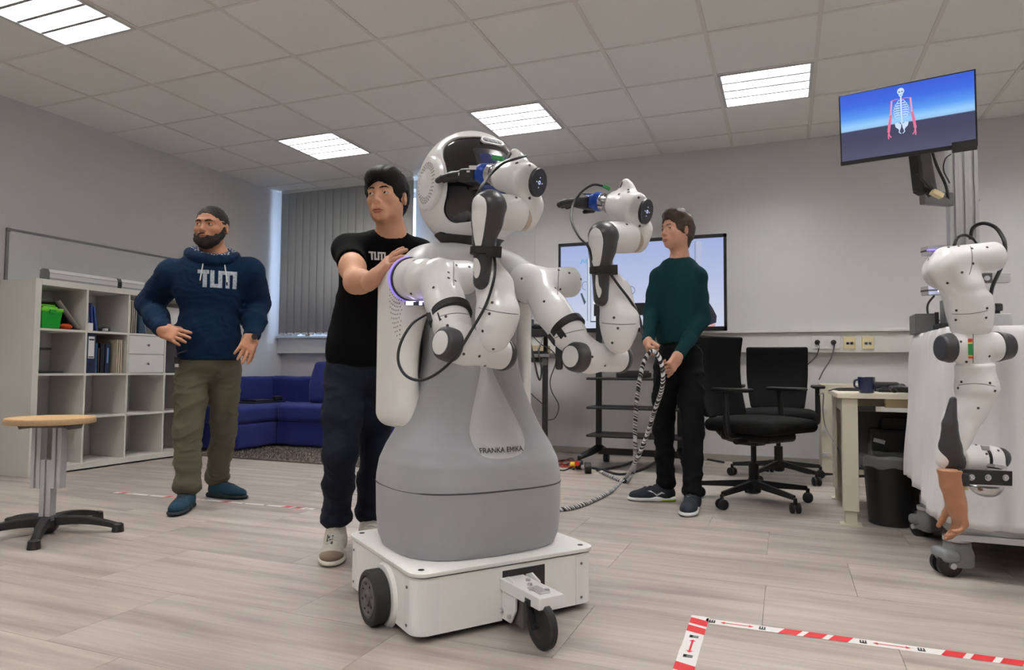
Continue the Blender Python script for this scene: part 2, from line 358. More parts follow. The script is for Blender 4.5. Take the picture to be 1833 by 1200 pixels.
# ceiling: backing, visible T-grid and one object per mineral-fibre panel
ceil = B().b2((XL-.2, YF-.2, ZC+.066), (XR+.2, YB+.2, ZC+.12)).mk('ceiling', M_ceil, kind='structure', org=(0, 0, ZC+.066))
GX, GY, GT = -4.799, 2.243, .625
LIGHTS = [(i, j) for i in (1, 4, 7, 10) for j in (0, 4, -4, -8)]  # rearmost row is added behind the viewer to brighten front-facing surfaces
gb = B()
for i in range(-1, 14):
    x = GX+GT*i
    if XL < x < XR: gb.b2((x-.0125, YF, ZC-.001), (x+.0125, YB, ZC+.012))
for j in range(-10, 8):
    y = GY+GT*j
    if YF < y < YB: gb.b2((XL, y-.0095, ZC-.0005), (XR, y+.0095, ZC+.011))
gb.mk('grid_rail', M_cgrid, ceil, kind='stuff')
pan_me = None
for i in range(-2, 14):
    for j in range(-11, 8):
        if (i, j) in LIGHTS: continue
        a, b = max(GX+GT*i, XL), min(GX+GT*(i+1), XR); c, d = max(GY+GT*j, YF), min(GY+GT*(j+1), YB)
        if b-a < .03 or d-c < .03: continue
        full = b-a > GT-.001 and d-c > GT-.001; og = V3((a+b)/2, (c+d)/2, ZC)
        if full and pan_me:
            o = bpy.data.objects.new('panel', pan_me); COL.objects.link(o); o.parent = ceil; o.location = og-ORG[ceil.name]; ORG[o.name] = og
        else:
            o = B().b2((a+.0095, c+.0065, ZC+.004), (b-.0095, d-.0065, ZC+.02)).mk('panel', M_ceil, ceil, org=og)
            if full: pan_me = o.data
# luminaires: recessed tray, four tubes' worth of bright troughs, louvre blades
M_lamp = mat('lit_trough', (1, 1, 1), .5, emis=(.995, .985, .97), es=LAMP)
M_refl = mat('lamp_frame', s2l(200, 200, 200), .45)
lroot = None; M_divd = mat('lamp_divider_grey', s2l(150, 150, 150), .6)
LN = {(1, 0): 'square ceiling luminaire at the top left corner of the picture', (1, 4): 'lit louvred ceiling luminaire left of the robot head, above the blinds',
      (4, 4): 'lit louvred ceiling luminaire just above the robot head', (7, 4): 'lit louvred ceiling luminaire nearest the wall monitor, above the man in green'}
for i, j in LIGHTS:
    x0, y0 = GX+GT*i, GY+GT*j; og = V3(x0+GT/2, y0+GT/2, ZC)
    lab = LN.get((i, j), 'unseen louvred ceiling luminaire assumed overhead outside the picture')
    if lroot is None:
        t = lroot = thing('ceiling_light', lab, 'light', og, 'louvred ceiling luminaires')
        fr = B(); w = GT/2
        for sx in (-1, 1): fr.box(og+V3(sx*(w-.022), 0, .001), (.020, GT-.02, .014)); fr.box(og+V3(0, sx*(w-.020), .001), (GT-.02, .016, .014))
        for sx in (-1, 1): fr.box(og+V3(sx*(w-.012), 0, .032), (.004, GT-.02, .060)); fr.box(og+V3(0, sx*(w-.012), .032), (GT-.02, .004, .060))
        fr.mk('frame', M_refl, t)
        B().box(og+V3(0, 0, .0545), (GT-.04, GT-.04, .004)).mk('diffuser', M_lamp, t)
        lv = B()
        for q in range(1, 4): lv.box(og+V3(0, (q/4-.5)*(GT-.06), .024), (GT-.06, .014, .050))
        for q in range(1, 4): lv.box(og+V3(0, (q/4-.5)*(GT-.06), .0), (GT-.06, .021, .004))
        lv.mk('lamp_divider', M_divd, t)
        bl = B()
        for q in range(1, 12): bl.box(og+V3((q/12-.5)*(GT-.06), 0, .032), (.0022, GT-.06, .034))
        bl.mk('louvre_blade', M_refl, t)
    else: dup(lroot, og-ORG[lroot.name], label=lab)
# walls
B().b2((XL-.12, YF-.12, -.05), (XL, YB+.12, ZC+.02)).mk('wall_left', M_wall, kind='structure')
B().b2((XR, YF-.12, -.05), (XR+.12, YB+.12, ZC+.02)).mk('wall_right', M_wall, kind='structure')
B().b2((XL, YF-.12, -.05), (XR, YF, ZC+.02)).mk('wall_front', M_wall, kind='structure')
# back wall with the window opening at its left
WX0, WX1, WZ0, WZ1 = -5.18, -3.66, 1.15, 2.72
bw = B()
bw.b2((XL, YB, -.05), (WX0, YB+.25, ZC+.02)); bw.b2((WX1, YB, -.05), (XR, YB+.25, ZC+.02)); bw.b2((WX0, YB, -.05), (WX1, YB+.25, WZ0)); bw.b2((WX0, YB, WZ1), (WX1, YB+.25, ZC+.02))
bw.mk('wall_back', M_wall, kind='structure')
win = B()
for x in (WX0+.03, (WX0+WX1)/2, WX1-.03): win.b2((x-.03, YB+.14, WZ0), (x+.03, YB+.20, WZ1))
for z in (WZ0+.03, WZ1-.03): win.b2((WX0, YB+.14, z-.03), (WX1, YB+.20, z+.03))
wn = win.mk('window_1', M_white, kind='structure')
M_glass = mat('window_glass', (.9, .95, 1), .0, trans=1., alpha=1.)
nt = M_glass.node_tree; nt.nodes.clear(); tb = nt.nodes.new('ShaderNodeBsdfTransparent'); gl = nt.nodes.new('ShaderNodeBsdfGlossy'); gl.inputs['Roughness'].default_value = .02; mxs = nt.nodes.new('ShaderNodeMixShader'); mxs.inputs[0].default_value = .06; ou = nt.nodes.new('ShaderNodeOutputMaterial')
nt.links.new(tb.outputs[0], mxs.inputs[1]); nt.links.new(gl.outputs[0], mxs.inputs[2]); nt.links.new(mxs.outputs[0], ou.inputs[0])
for x0, x1 in ((WX0+.06, (WX0+WX1)/2-.03), ((WX0+WX1)/2+.03, WX1-.06)): B().b2((x0, YB+.165, WZ0+.06), (x1, YB+.172, WZ1-.06)).mk('pane', M_glass, wn)
pl = bpy.data.lights.new('window_portal', 'AREA'); pl.shape = 'RECTANGLE'; pl.size = WX1-WX0; pl.size_y = WZ1-WZ0; pl.cycles.is_portal = True
po = bpy.data.objects.new('window_portal', pl); COL.objects.link(po); po.location = ((WX0+WX1)/2, YB+.24, (WZ0+WZ1)/2); po.rotation_euler = (math.radians(-90), 0, 0)
# pilaster line right of the window, skirting, wall trunking
B().b2((-2.62, YB-.012, 1.15), (-2.30, YB+.001, ZC)).mk('trim_1', M_wall, kind='structure', bevel=.003)
M_skirt = mat('skirting', s2l(160, 152, 144), .6)
B().b2((XL, YB-.014, 0), (XR, YB, .06)).mk('baseboard_back', M_skirt, kind='structure', bevel=.002)
B().b2((XL, YF, 0), (XL+.014, YB-.014, .06)).mk('baseboard_left', M_skirt, kind='structure', bevel=.002)
M_trunk = mat('trunking_pvc', s2l(214, 212, 208), .45)
M_ledge = mat('trunking_ledge', s2l(218, 217, 214), .5)
tr = B(); tr.b2((XL, YB-.075, .955), (XR, YB, 1.125)); tr.b2((XL, YB-.10, 1.125), (XR, YB, 1.15))
trk = tr.mk('trim_2', M_trunk, kind='structure', bevel=.004)
# ---- vertical blinds in front of the window, one slat each
M_blind = mat('blind_fabric', s2l(196, 196, 193), .8, bump=.2, bscale=500)
nt = M_blind.node_tree; bs = nt.nodes['Principled BSDF']; tl = nt.nodes.new('ShaderNodeBsdfTranslucent'); tl.inputs[0].default_value = (.55, .56, .56, 1); ms = nt.nodes.new('ShaderNodeMixShader'); ms.inputs[0].default_value = .10
on = [n for n in nt.nodes if n.type == 'OUTPUT_MATERIAL'][0]; nt.links.new(bs.outputs[0], ms.inputs[1]); nt.links.new(tl.outputs[0], ms.inputs[2]); nt.links.new(ms.outputs[0], on.inputs[0])
YS = 6.20
bx0, bx1 = WY(500, 600, YS)[0], WY(739, 340, YS)[0]; bz0, bz1 = 1.172, 2.765
bl = thing('vertical_blinds', 'grey vertical slat blinds closed over the window', 'blinds', ((bx0+bx1)/2, YS, bz0))
B().b2((bx0, YS-.02, bz1), (bx1, YS+.02, bz1+.032)).mk('rail', M_white, bl, bevel=.003)
NS = 17; pit = (bx1-bx0)/NS; ang = math.radians(5); slat0 = None
for i in range(NS):
    cx = bx0+pit*(i+.5); og = V3(cx, YS, bz0)
    if slat0 is None:
        w = pit*1.16; R = rot((0, 0, 1), math.degrees(ang)); v = []; f = []
        for t in (0, 1):
            for s in np.linspace(-.5, .5, 7):
                v.append(og+R@V3(s*w, .004*(4*s*s-1), 0)+V3(0, 0, (bz1-bz0)*t))
        f = [(q, q+1, q+8, q+7) for q in range(6)]
        slat0 = mesh('slat', v, f, M_blind, bl, smooth=True, org=og)
        sm = slat0.modifiers.new('s', 'SOLIDIFY'); sm.thickness = .001
        hk = B().b2((cx-pit*.35, YS-.006, bz0-.012), (cx+pit*.35, YS+.006, bz0+.012)).mk('slat_weight', M_white, slat0, org=og)
    else:
        o = slat0.copy(); COL.objects.link(o); o.parent = bl; o.location = og-ORG[bl.name]; ORG[o.name] = og
        h2 = hk.copy(); COL.objects.link(h2); h2.parent = o
# ================================================================= the humanoid robot in the middle
RO = V3(-1.04, 2.20, 0); RF = V3(.8, -.6, 0); RL = V3(.6, .8, 0)
def rb(f, l, z): return RO+RF*f+RL*l+V3(0, 0, z)
RRm = np.stack([RF, RL, V3(0, 0, 1)], 1)
M_rw = mat('robot_white', s2l(234, 233, 232), .28, coat=.2)
M_rw2 = mat('robot_white_satin', s2l(238, 237, 233), .42)
M_rd = mat('robot_dark_grey', s2l(58, 58, 61), .38)
M_skirt_r = mat('grey_stretch_fabric', s2l(158, 159, 163), .9, bump=.5, bscale=900, sheen=.2, var=.03, vscale=5)
M_drop = mat('pale_grey_panel', s2l(192, 193, 196), .8, bump=.2, bscale=900)
M_collar = mat('light_grey_shell', s2l(196, 196, 197), .45)
M_seam = mat('dark_seam', s2l(70, 70, 74), .8)
M_rubber = mat('black_rubber', (.014, .014, .014), .62, bump=.2, bscale=90)
M_hub = mat('wheel_hub_grey', s2l(88, 87, 86), .5)
M_screw = mat('screw_hole', s2l(52, 50, 48), .5)
M_led = mat('violet_led', (.6, .5, 1), .5, emis=(.22, .13, 1.), es=.7)
M_led2 = mat('violet_white_led', (.6, .5, 1), .5, emis=(.45, .38, 1.), es=7)
M_strap = mat('black_webbing', (.008, .008, .009), .6, bump=.3, bscale=500)
M_blue = mat('blue_anodised', s2l(10, 62, 150), .35, .3)
M_cable = mat('black_cable', (.012, .012, .013), .4)
robot = thing('humanoid_robot', 'white and grey two-armed humanoid robot on a wheeled box base in the centre', 'robot', RO)
# ---- base
def rrect(a, b, r, z, n=8, f0=0., l0=0.):
    p = []
    for cx, cy, t0 in ((a-r, b-r, 0), (-a+r, b-r, 90), (-a+r, -b+r, 180), (a-r, -b+r, 270)):
        for t in np.linspace(0, 90, n): t = math.radians(t+t0); p.append(rb(f0+cx+r*math.cos(t), l0+cy+r*math.sin(t), z))
    return np.array(p)
def lofted(name, rings, m, parent, smooth=True, sharp=35, **k): v, f = loft(rings); return mesh(name, v, f, m, parent, smooth=smooth, sharp=sharp, **k)
base = lofted('base_box', [rrect(.295, .325, .045, .022), rrect(.295, .325, .045, .186)], M_rw2, robot)
lofted('underbody', [rrect(.27, .30, .04, .012), rrect(.27, .30, .04, .03)], M_black, base)
lofted('shadow_gap', [rrect(.289, .319, .045, .180), rrect(.289, .319, .045, .194)], M_black, base)
lofted('top_plate', [rrect(.302, .332, .05, .192), rrect(.303, .333, .05, .194), rrect(.303, .333, .05, .203), rrect(.300, .330, .05, .205)], M_rw2, robot)
for sf in (-1, 1):
    for sl in (-1, 1):
        B().cyl(rb(sf*.262, sl*.292, .2045), rb(sf*.262, sl*.292, .2058), .0095, n=14).mk('plate_screw', M_black, base)
# rounded corner posts standing a little proud
for sf in (-1, 1):
    for sl in (-1, 1):
        p = []; r = .047; cx, cy = sf*(.297-r), sl*(.327-r)
        pts = [(sf*(.297-.078), sl*.3275)]+[(cx+sf*r*math.sin(t), cy+sl*r*math.cos(t)) for t in np.linspace(0, math.pi/2, 9)]+[(sf*.2975, sl*(.327-.078))]
        inn = [(sf*(.297-.078), sl*.318), (cx, cy), (sf*.288, sl*(.327-.078))]
        poly = pts+inn[::-1]
        B().prism(poly, RO+V3(0, 0, .024), RF, RL, (0, 0, 1), .158).mk('corner_post', M_rw, base)
        for z in (.045, .155): B().cyl(rb(sf*.240, sl*.326, z), rb(sf*.240, sl*.3295, z), .0045, n=10).mk('corner_screw', M_grey, base) if sl < 0 else B().cyl(rb(sf*.296, sl*.270, z), rb(sf*.2995, sl*.270, z), .0045, n=10).mk('corner_screw', M_grey, base)
# black block standing in for the shaded opening behind the castor fork
op = B(); op.box(rb(.2875, .045, .098), (.022, .156, .150), RRm); op.mk('castor_recess_shade', M_black, base)
# drive wheels with arched bulges
for sl in (-1, 1):
    ax = RL*sl; c = rb(.066, sl*.322, .084)
    B().lathe(c, ax, [(.101, 0), (.101, .004), (.094, .014), (.07, .016)], 40).mk('wheel_arch', M_rw2, base)
    w = B(); w.lathe(rb(.066, sl*.338, .084), ax, [(.05, 0), (.078, .001), (.084, .006), (.084, .044), (.080, .049), (.066, .0495), (.064, .045), (.03, .045)], 48); wh = w.mk('drive_wheel', M_rubber, robot, smooth=True, sharp=30)
    B().lathe(rb(.066, sl*.382, .084), ax, [(.063, 0), (.061, .005), (.052, .006), (.050, .003), (.025, .003), (.022, .008), (.012, .008), (.010, .003)], 40).mk('wheel_hub', M_hub, wh, smooth=True, sharp=30)
    for q in range(8):
        t = q*math.pi/4+.3; p = rb(.066+.042*math.cos(t), sl*.385, .084+.042*math.sin(t)); B().cyl(p, p+ax*.003, .0035, n=8).mk('hub_bolt', M_dark, wh)
# front castor: bolted white fork bracket with a black wheel
def bx(c, size, yaw=0): return (rb(*c), size, RRm@rot((0, 0, 1), yaw))
cs = B().box(*bx((.395, .0, .150), (.235, .085, .006))); cs.box(*bx((.395, -.0405, .135), (.235, .004, .034))); cs.box(*bx((.395, .0405, .135), (.235, .004, .034))); cs.box(*bx((.512, 0, .135), (.004, .085, .034)))
br = cs.mk('castor_bracket', M_rw, robot, bevel=.002)
pl2 = [(.262, .030), (.345, .030), (.375, .075), (.375, .150), (.330, .165), (.290, .150), (.262, .10)]
for l0 in (-.034, .050): B().prism(pl2, RO+RL*l0, RF, V3(0, 0, 1), RL, .006).mk('fork_plate', M_rw, br)
B().box(*bx((.37, .005, .075), (.05, .05, .10))).mk('fork_gusset', M_hub, br, bevel=.004)
for f, l, z in ((.44, -.02, .153), (.47, .015, .153), (.40, .0, .153), (.36, .02, .153)): B().cyl(rb(f, l, z), rb(f, l, z+.007), .0085, .007, n=6).mk('hex_bolt', M_alu, br)
B().box(*bx((.455, -.005, .155), (.07, .035, .004))).mk('clamp_plate', M_alu, br, bevel=.001)
for f, z in ((.30, .055), (.30, .125), (.345, .05)): B().cyl(rb(f, -.034, z), rb(f, -.042, z), .007, n=10).mk('side_bolt', M_alu, br)
cw = B(); cw.lathe(rb(.49, -.029, .066), RL, [(.045, 0), (.060, .001), (.066, .006), (.066, .022), (.060, .027), (.045, .028)], 44); cw = cw.mk('castor_wheel', M_rubber, robot, smooth=True, sharp=30)
B().lathe(rb(.49, -.033, .066), RL, [(.012, 0), (.046, .006), (.046, .030), (.012, .036)], 30).mk('castor_rim', M_black, cw, smooth=True, sharp=30)
yk = B(); yk.bar(rb(.49, -.036, .058), rb(.455, -.036, .13), .004, .036, RL); yk.bar(rb(.49, .006, .058), rb(.455, .006, .13), .004, .036, RL); yk.cyl(rb(.455, -.015, .118), rb(.455, -.015, .136), .032, n=20)
yk.cyl(rb(.49, -.042, .066), rb(.49, .012, .066), .008, n=10); yk.mk('castor_yoke', M_black, cw)
# ---- fabric body
def sell(z, a, b, n, f0=0., N=180, l0=0.):
    t = np.linspace(0, 2*np.pi, N, endpoint=False); c, s = np.cos(t), np.sin(t)
    x = np.sign(c)*np.abs(c)**(2/n)*a+f0; y = np.sign(s)*np.abs(s)**(2/n)*b+l0
    return np.stack([x, y, np.full(N, z)], 1)
DROP = [(-.030, .835), (-.038, .79), (-.058, .73), (-.082, .67), (-.104, .61), (-.108, .578), (-.100, .545), (-.078, .520), (-.045, .510), (0, .507), (.045, .511), (.080, .524), (.100, .55), (.104, .58), (.094, .62), (.072, .67), (.045, .73), (.018, .79), (.008, .835)]
DR = spline([(a, b, 0) for a, b in DROP+DROP[:1]], sub=5)[:, :2]
def polydist(P, poly):                     # >0 inside
    d = np.full(len(P), 9.); ins = np.zeros(len(P), bool)
    for i in range(len(poly)):
        a, b = poly[i], poly[(i+1) % len(poly)]; ab = b-a; t = np.clip(((P-a)@ab)/(ab@ab+1e-12), 0, 1); d = np.minimum(d, np.linalg.norm(P-a-t[:, None]*ab, axis=1))
        cr = ((a[1] > P[:, 1]) != (b[1] > P[:, 1])) & (P[:, 0] < (b[0]-a[0])*(P[:, 1]-a[1])/(b[1]-a[1]+1e-12)+a[0]); ins ^= cr
    return np.where(ins, d, -d)
def body_section(z):
    Z = [.205, .24, .30, .40, .43, .49, .54, .58, .62, .66, .73, .80, .89, 1.0, 1.10, 1.17, 1.21]
    A = [.245, .258, .264, .266, .266, .258, .240, .220, .202, .188, .166, .15, .14, .14, .15, .13, .09]
    Bb = [.285, .298, .304, .306, .306, .298, .278, .256, .236, .220, .194, .175, .165, .17, .185, .16, .10]
    return np.interp(z, Z, A), np.interp(z, Z, Bb), np.interp(z, [.2, .45, .8], [3.0, 2.9, 2.3])
def bodymesh(name, zs, m, parent):
    rings = []
    for z in zs:
        a, b, n = body_section(z); r = sell(z, a, b, n); rings.append(r)
    V = np.concatenate(rings); k = len(rings[0])
    nr = V.copy(); nr[:, 2] = 0; nr /= np.linalg.norm(nr, axis=1)[:, None]
    d = 0*V[:, 0]; fr = V[:, 0] > .02
    if fr.any():
        pd = polydist(V[fr][:, 1:3], DR); g = np.clip((pd+.022)/.030, 0, 1); g = g*g*(3-2*g)
        g2 = np.clip((pd-.012)/.03, 0, 1); d[fr] = -.012*g+.007*g2*g2*(3-2*g2)
    d += .0018*noise3(V*np.array([1, 1, .5]), 4, 3)
    V = V+nr*d[:, None]; _, f = loft(rings); P = RO+V[:, :1]*RF+V[:, 1:2]*RL+V[:, 2:3]*V3(0, 0, 1)
    return mesh(name, P, f, m, parent, smooth=True, sharp=60)
lowz = [.207, .209, .214, .225, .24, .27, .30, .34, .38, .400, .408, .4115]
def band(zs): pass
skb = bodymesh('skirt_band', lowz, M_skirt_r, robot)
body = bodymesh('fabric_body', np.concatenate([[.414, .418, .424, .434], np.arange(.44, 1.10, .0065)]), M_skirt_r, robot)
a, b, n = body_section(.41); sm_ = [RO+x*RF+y*RL+V3(0, 0, z) for x, y, z in sell(.4125, a-.001, b-.001, n, N=90)]
B().tube(sm_+[sm_[0]], .0028, 6, smooth=False, caps=False).mk('seam', M_seam, body)
TB = bvh(body, skb)
prt = [tuple(p) for p in DR]; cxy = np.mean(DR, 0); inner = [tuple(cxy+(np.array(p)-cxy)*np.array([.93, .975])) for p in prt]
lay('drop_panel', [inner], RO+RF*.5, RL, V3(0, 0, 1), -RF, TB, M_drop, body, off=.0010, cell=.006)
lay('lettering', text_polys('FRANKA EMIKA', .0232, .0002), RO+RF*.5+V3(0, 0, .538)+RL*(-.002), RL, V3(0, 0, 1), -RF, TB, mat('lettering_black', (.02, .02, .022), .6), body, off=.0035, cell=.05)
# ---- white back shell
sh = SDF(); sh.box(rb(-.115, 0, .885), (.29, .53, .59), RRm, rnd=.055, k=.02)
sh.ell(rb(.02, 0, .80), (.17, .20, .33), RRm, op='s', k=.03)
sh.half(rb(-.14, 0, 1.175), RF*-.1+V3(0, 0, 1), k=.05)
shell = sh.mk('back_shell', M_rw2, robot, h=.008)
col = SDF(); col.box(rb(-.06, 0, 1.125), (.30, .50, .13), RRm, rnd=.055, k=.03); col.ell(rb(-.03, 0, 1.19), (.15, .20, .055), RRm, k=.06)
for s in (-1, 1): col.cap(rb(-.05, s*.13, 1.17), rb(.05, s*.225, 1.10), .052, .060, k=.05)
collar = col.mk('shoulder_collar', M_collar, robot, h=.007)
TS = bvh(shell)
dots = B()
for rr_ in range(10):
    for q in range(60):
        t = q*2*math.pi/60*1.0+(rr_ % 2)*.05; R_ = .083+rr_*.0125; f_, z_ = .10-.0+R_*math.cos(t), 1.06+R_*math.sin(t)
        if not (-.20 < f_ < .0 and .86 < z_ < 1.12): continue
        for sl in (-1, 1):
            h = cast(TS, rb(f_, sl*.5, z_), -RL*sl)
            if h and abs(np.dot(h[1], RL)) > .8: dots.cyl(h[0]-RL*sl*.001, h[0]+RL*sl*.0006, .0028, n=6)
dots.mk('vent_dots', M_screw, shell, kind='stuff')
# ---- neck and head
B().lathe(rb(.0, 0, 1.205), (0, 0, 1), [(.09, 0), (.10, .02), (.11, .045), (.13, .065)], 32).mk('neck_gaiter', M_black, robot, smooth=True)
HC = rb(-.005, 0, 1.440)
hd = SDF(); hd.ell(HC, (.198, .188, .205), RRm, k=.03); hd.ell(HC+RF*.035-V3(0, 0, .045), (.18, .174, .165), RRm, k=.05)
hd.half(rb(0, 0, 1.243), V3(0, 0, -1), k=.03)
hd.box(rb(.235, 0, 1.447), (.36, .308, .300), RRm@rot((0, 1, 0), -4), rnd=.045, op='s', k=.006)
head = hd.mk('head', M_rw, robot, h=.0034)
gl_ = SDF(); gl_.ell(HC, (.191, .181, .198), RRm, k=.03); gl_.ell(HC+RF*.032-V3(0, 0, .045), (.175, .167, .158), RRm, k=.05)
gl_.box(rb(.235, 0, 1.447), (.40, .335, .33), RRm@rot((0, 1, 0), -4), rnd=.05, op='i', k=.004); gl_.box(rb(-.08, 0, 1.46), (.22, .5, .5), RRm, op='s', k=.004)
M_visor = mat('smoked_visor', (.006, .006, .008), .08, spec=.5, coat=.3)
visor = gl_.mk('visor', M_visor, head, h=.0045)
TV_ = bvh(visor, head)
M_scr = mat('face_screen', (.01, .012, .03), .1, emis=(.10, .13, .42), es=.16)
lay('face_screen', [[(-.075, -.10), (.085, -.10), (.085, .075), (-.075, .075)]], rb(.4, 0, 1.465), RL, V3(0, 0, 1), -RF, bvh(visor), mat('screen_bezel', (.03, .03, .036), .25), head, off=.001, cell=.012)
lay('painted_reflection', [[(-.060, -.085), (.072, -.085), (.072, .055), (-.060, .055)]], rb(.4, 0, 1.465), RL, V3(0, 0, 1), -RF, bvh(visor), M_scr, head, off=.0018, cell=.012)  # bluish reflection on the face screen put in as faint blue emission
# forehead depth camera
h = cast(TV_, rb(.5, .004, 1.573), -RF); c = h[0]; nn = nrm(h[1]*.7+RF*.3)
def pill(c, ux, uy, n, w, hgt, th, name, m, parent):
    p = [(w/2*s+hgt/2*math.cos(t), hgt/2*math.sin(t)) for s, a0 in ((1, -90), (-1, 90)) for t in np.radians(np.linspace(a0, a0+180, 9))]
    return B().prism(p, c, ux, uy, n, th).mk(name, m, parent)
uy_ = nrm(np.cross(nn, RL)); uy_ = uy_ if uy_[2] > 0 else -uy_
pill(c, RL, uy_, nn, .062, .026, .008, 'camera_bar', M_rw, head); pill(c+nn*.008, RL, uy_, nn, .058, .019, .001, 'camera_front', M_black, head)
for q in (-.024, -.006, .012, .028): B().cyl(c+nn*.009+RL*q, c+nn*.0105+RL*q, .0062, n=16).mk('camera_lens', mat('lens_glass', (.01, .01, .012), .4), head)
# ear discs with a ring of slots
for s in (-1, 1):
    ax = nrm(RL*s-RF*.03+V3(0, 0, .03)); c = rb(.030, s*.164, 1.428)
    ear = B().lathe(c, ax, [(.070, -.01), (.090, .0), (.092, .006), (.092, .018), (.0885, .023), (.080, .0245), (.03, .026), (.0005, .026)], 56).mk('ear_disc', M_rw, head, smooth=True, sharp=28)
    R = frame_z(ax); sl_ = B()
    for rr_, nq in ((.060, 30), (.068, 32), (.052, 26)):
        for q in range(nq):
            t = 2*math.pi*q/nq; p = c+R@V3(rr_*math.cos(t), rr_*math.sin(t), .0252)
            sl_.box(p, (.006, .0026, .003), R@rot((0, 0, 1), math.degrees(t)))
    o = sl_.mk('ear_slots', mat('slot_grey', s2l(158, 155, 150), .6), head, kind='stuff')
# ---- the two arms
def arm(side, P):
    """P: joints given as photo point + distance"""
    Q = {k: W(*v) for k, v in P['pt'].items()}
    a = SDF(); a.cyl(Q['root'], Q['root2'], .070, .01, .062, k=.02); a.ell(Q['root2'], (.062, .062, .062), k=.03)
    a.cyl(Q['j2a'], Q['j2b'], .0535, .022, k=.02); a.chain([Q['j2a'], Q['u1'], Q['u2']], [.054, .053, .050], k=.03); a.cyl(Q['u1'], Q['u2'], .053, .02, .054, k=.02)
    am = a.mk('arm', M_rw, robot, h=.0045, label=P['lab'])
    lab = None
    e = SDF(); e.cyl(Q['ea'], Q['eb'], .047, .012, k=.02); e.chain([Q['u2'], (Q['ea']+Q['eb']*.35)/1.35], [.050, .046], k=.03)
    elb = e.mk('elbow', M_rw, am, h=.0045)
    f = SDF(); f.chain([Q['f0'], Q['f1'], Q['f2'], Q['f3']], [.046, .057, .050, .034], k=.03); f.cyl(Q['f0'], Q['f1'], .050, .02, .057, k=.02)
    f.chain([Q['f3'], Q['b1']+ray(*P['pt']['b1'][:2])*.03, Q['b0']+ray(*P['pt']['b0'][:2])*.022], [.030, .028, .045], k=.03)
    fa = f.mk('forearm', M_rw, am, h=.0045)
    ax = nrm(Q['eb']-Q['ea'])
    for c, s, in ((Q['ea'], -1), (Q['eb'], 1)):
        d = SDF(); d.cyl(c-ax*s*.012, c+ax*s*(.036 if s < 0 else .020), .0535, .012, .045, k=.01); d.mk('elbow_cap', M_rd, am, h=.004)
        B().lathe(c+ax*s*(.034 if s < 0 else .018), ax*s, [(.034, 0), (.034, .004), (.028, .0062), (.0005, .007)], 30).mk('cap_disc', M_rw, am, smooth=True, sharp=40)
    bl_ = SDF(); bl_.chain([Q['b0'], Q['b0']*.55+Q['b1']*.45, Q['b1'], Q['b2']], [.050, .041, .030, .0245], k=.02)
    blade = bl_.mk('blade_cover', M_rd, am, h=.004)
    TBL = bvh(blade)
    for nm, pts in (('side_panel', P['pa']), ('side_panel', P['pb'])):
        V = spline([(x, y, 0) for x, y in pts+pts[:1]], sub=4)[:, :2]; cx, cy = V.mean(0); d0 = P['pt']['b0'][2]
        o = W(cx, cy, d0-.12); dr = nrm(ray(cx, cy)); ux = nrm(RR-dr*np.dot(RR, dr)); uy = -np.cross(ux, dr); uy = uy if uy[2] > 0 else -uy
        k = d0/FPX; lay(nm, [[((x-cx)*k, -(y-cy)*k) for x, y in V]], W(cx, cy, d0), ux, uy, dr, TBL, M_rw, am, off=.0034, cell=.005)
    j = SDF(); j.cyl(Q['w0'], Q['w1'], .0525, .006, k=.02); wr = j.mk('wrist', M_rw, am, h=.0045)
    wa = nrm(Q['w1']-Q['w0'])
    B().cyl(Q['w1']-wa*.002, Q['w1']+wa*.012, .0515, n=36).mk('wrist_band', mat('warm_metal_band', s2l(190, 178, 164), .35, .5), am, smooth=True, sharp=40)
    hk = SDF(); hk.cyl(Q['w1']+wa*.012, Q['w1']+wa*.034, .051, .008, k=.02); hk.cap(Q['w1']+wa*.024, Q['hk'], .022, .020, k=.05)
    hk.cyl(Q['ba'], Q['bb'], .045, .014, .050, k=.03); hk.cap(Q['hk'], (Q['ba']+Q['bb']*2)/3, .022, .04, k=.04)
    hk.cap(Q['tp'], (Q['ba']*2+Q['bb'])/3, .013, .030, k=.02); hk.cap(Q['tp2'], (Q['ba']+Q['bb'])/2, .011, .034, k=.02); hk.cap((Q['tp']+Q['tp2'])/2, (Q['ba']+Q['bb'])/2, .013, .034, k=.02)
    hkm = hk.mk('hand_flange', M_rw, am, h=.004)
    da = nrm(Q['bb']-Q['ba']); nd = nrm(da*.8+RR*.35)
    B().lathe(Q['disc']-nd*.006, nd, [(.041, 0), (.041, .006), (.039, .0085), (.0005, .009)], 40).mk('button_disc', mat('disc_black', s2l(28, 30, 38), .35), am, smooth=True, sharp=40)
    R = frame_z(nd); ic = B()
    for q in range(4):
        t = q*math.pi/2; ic.box(Q['disc']+nd*.0034+R@V3(.014*math.cos(t), .014*math.sin(t), 0), (.003, .003, .001), R)
    for q in range(12):
        t = q*math.pi/6; ic.box(Q['disc']+nd*.0034+R@V3(.0045*math.cos(t), .0045*math.sin(t), 0), (.0022, .0022, .001), R)
    ic.mk('disc_icons', mat('icon_glow', (.5, .6, .9), .5, emis=(.55, .6, .95), es=.7), am)
    # metal flange and blue/black artificial hand pointing back to the robot
    hv = nrm(Q['ha']-Q['bb'])
    B().lathe(Q['ba'], -da, [(.044, -.004), (.040, .004), (.033, .006), (.033, .022), (.036, .023), (.036, .027), (.033, .028), (.033, .050), (.028, .052)], 36).mk('flange_ring', M_chrome, am, smooth=True, sharp=30)
    p0 = Q['ba']-da*.052; hx = nrm(Q['hb']-p0); L = np.linalg.norm(Q['hb']-p0); R = frame_z(hx); side_ = R[:, 0]; upv = R[:, 1]
    if upv[2] < 0: upv = -upv; side_ = -side_
    Rh = np.stack([side_, upv, hx], 1)
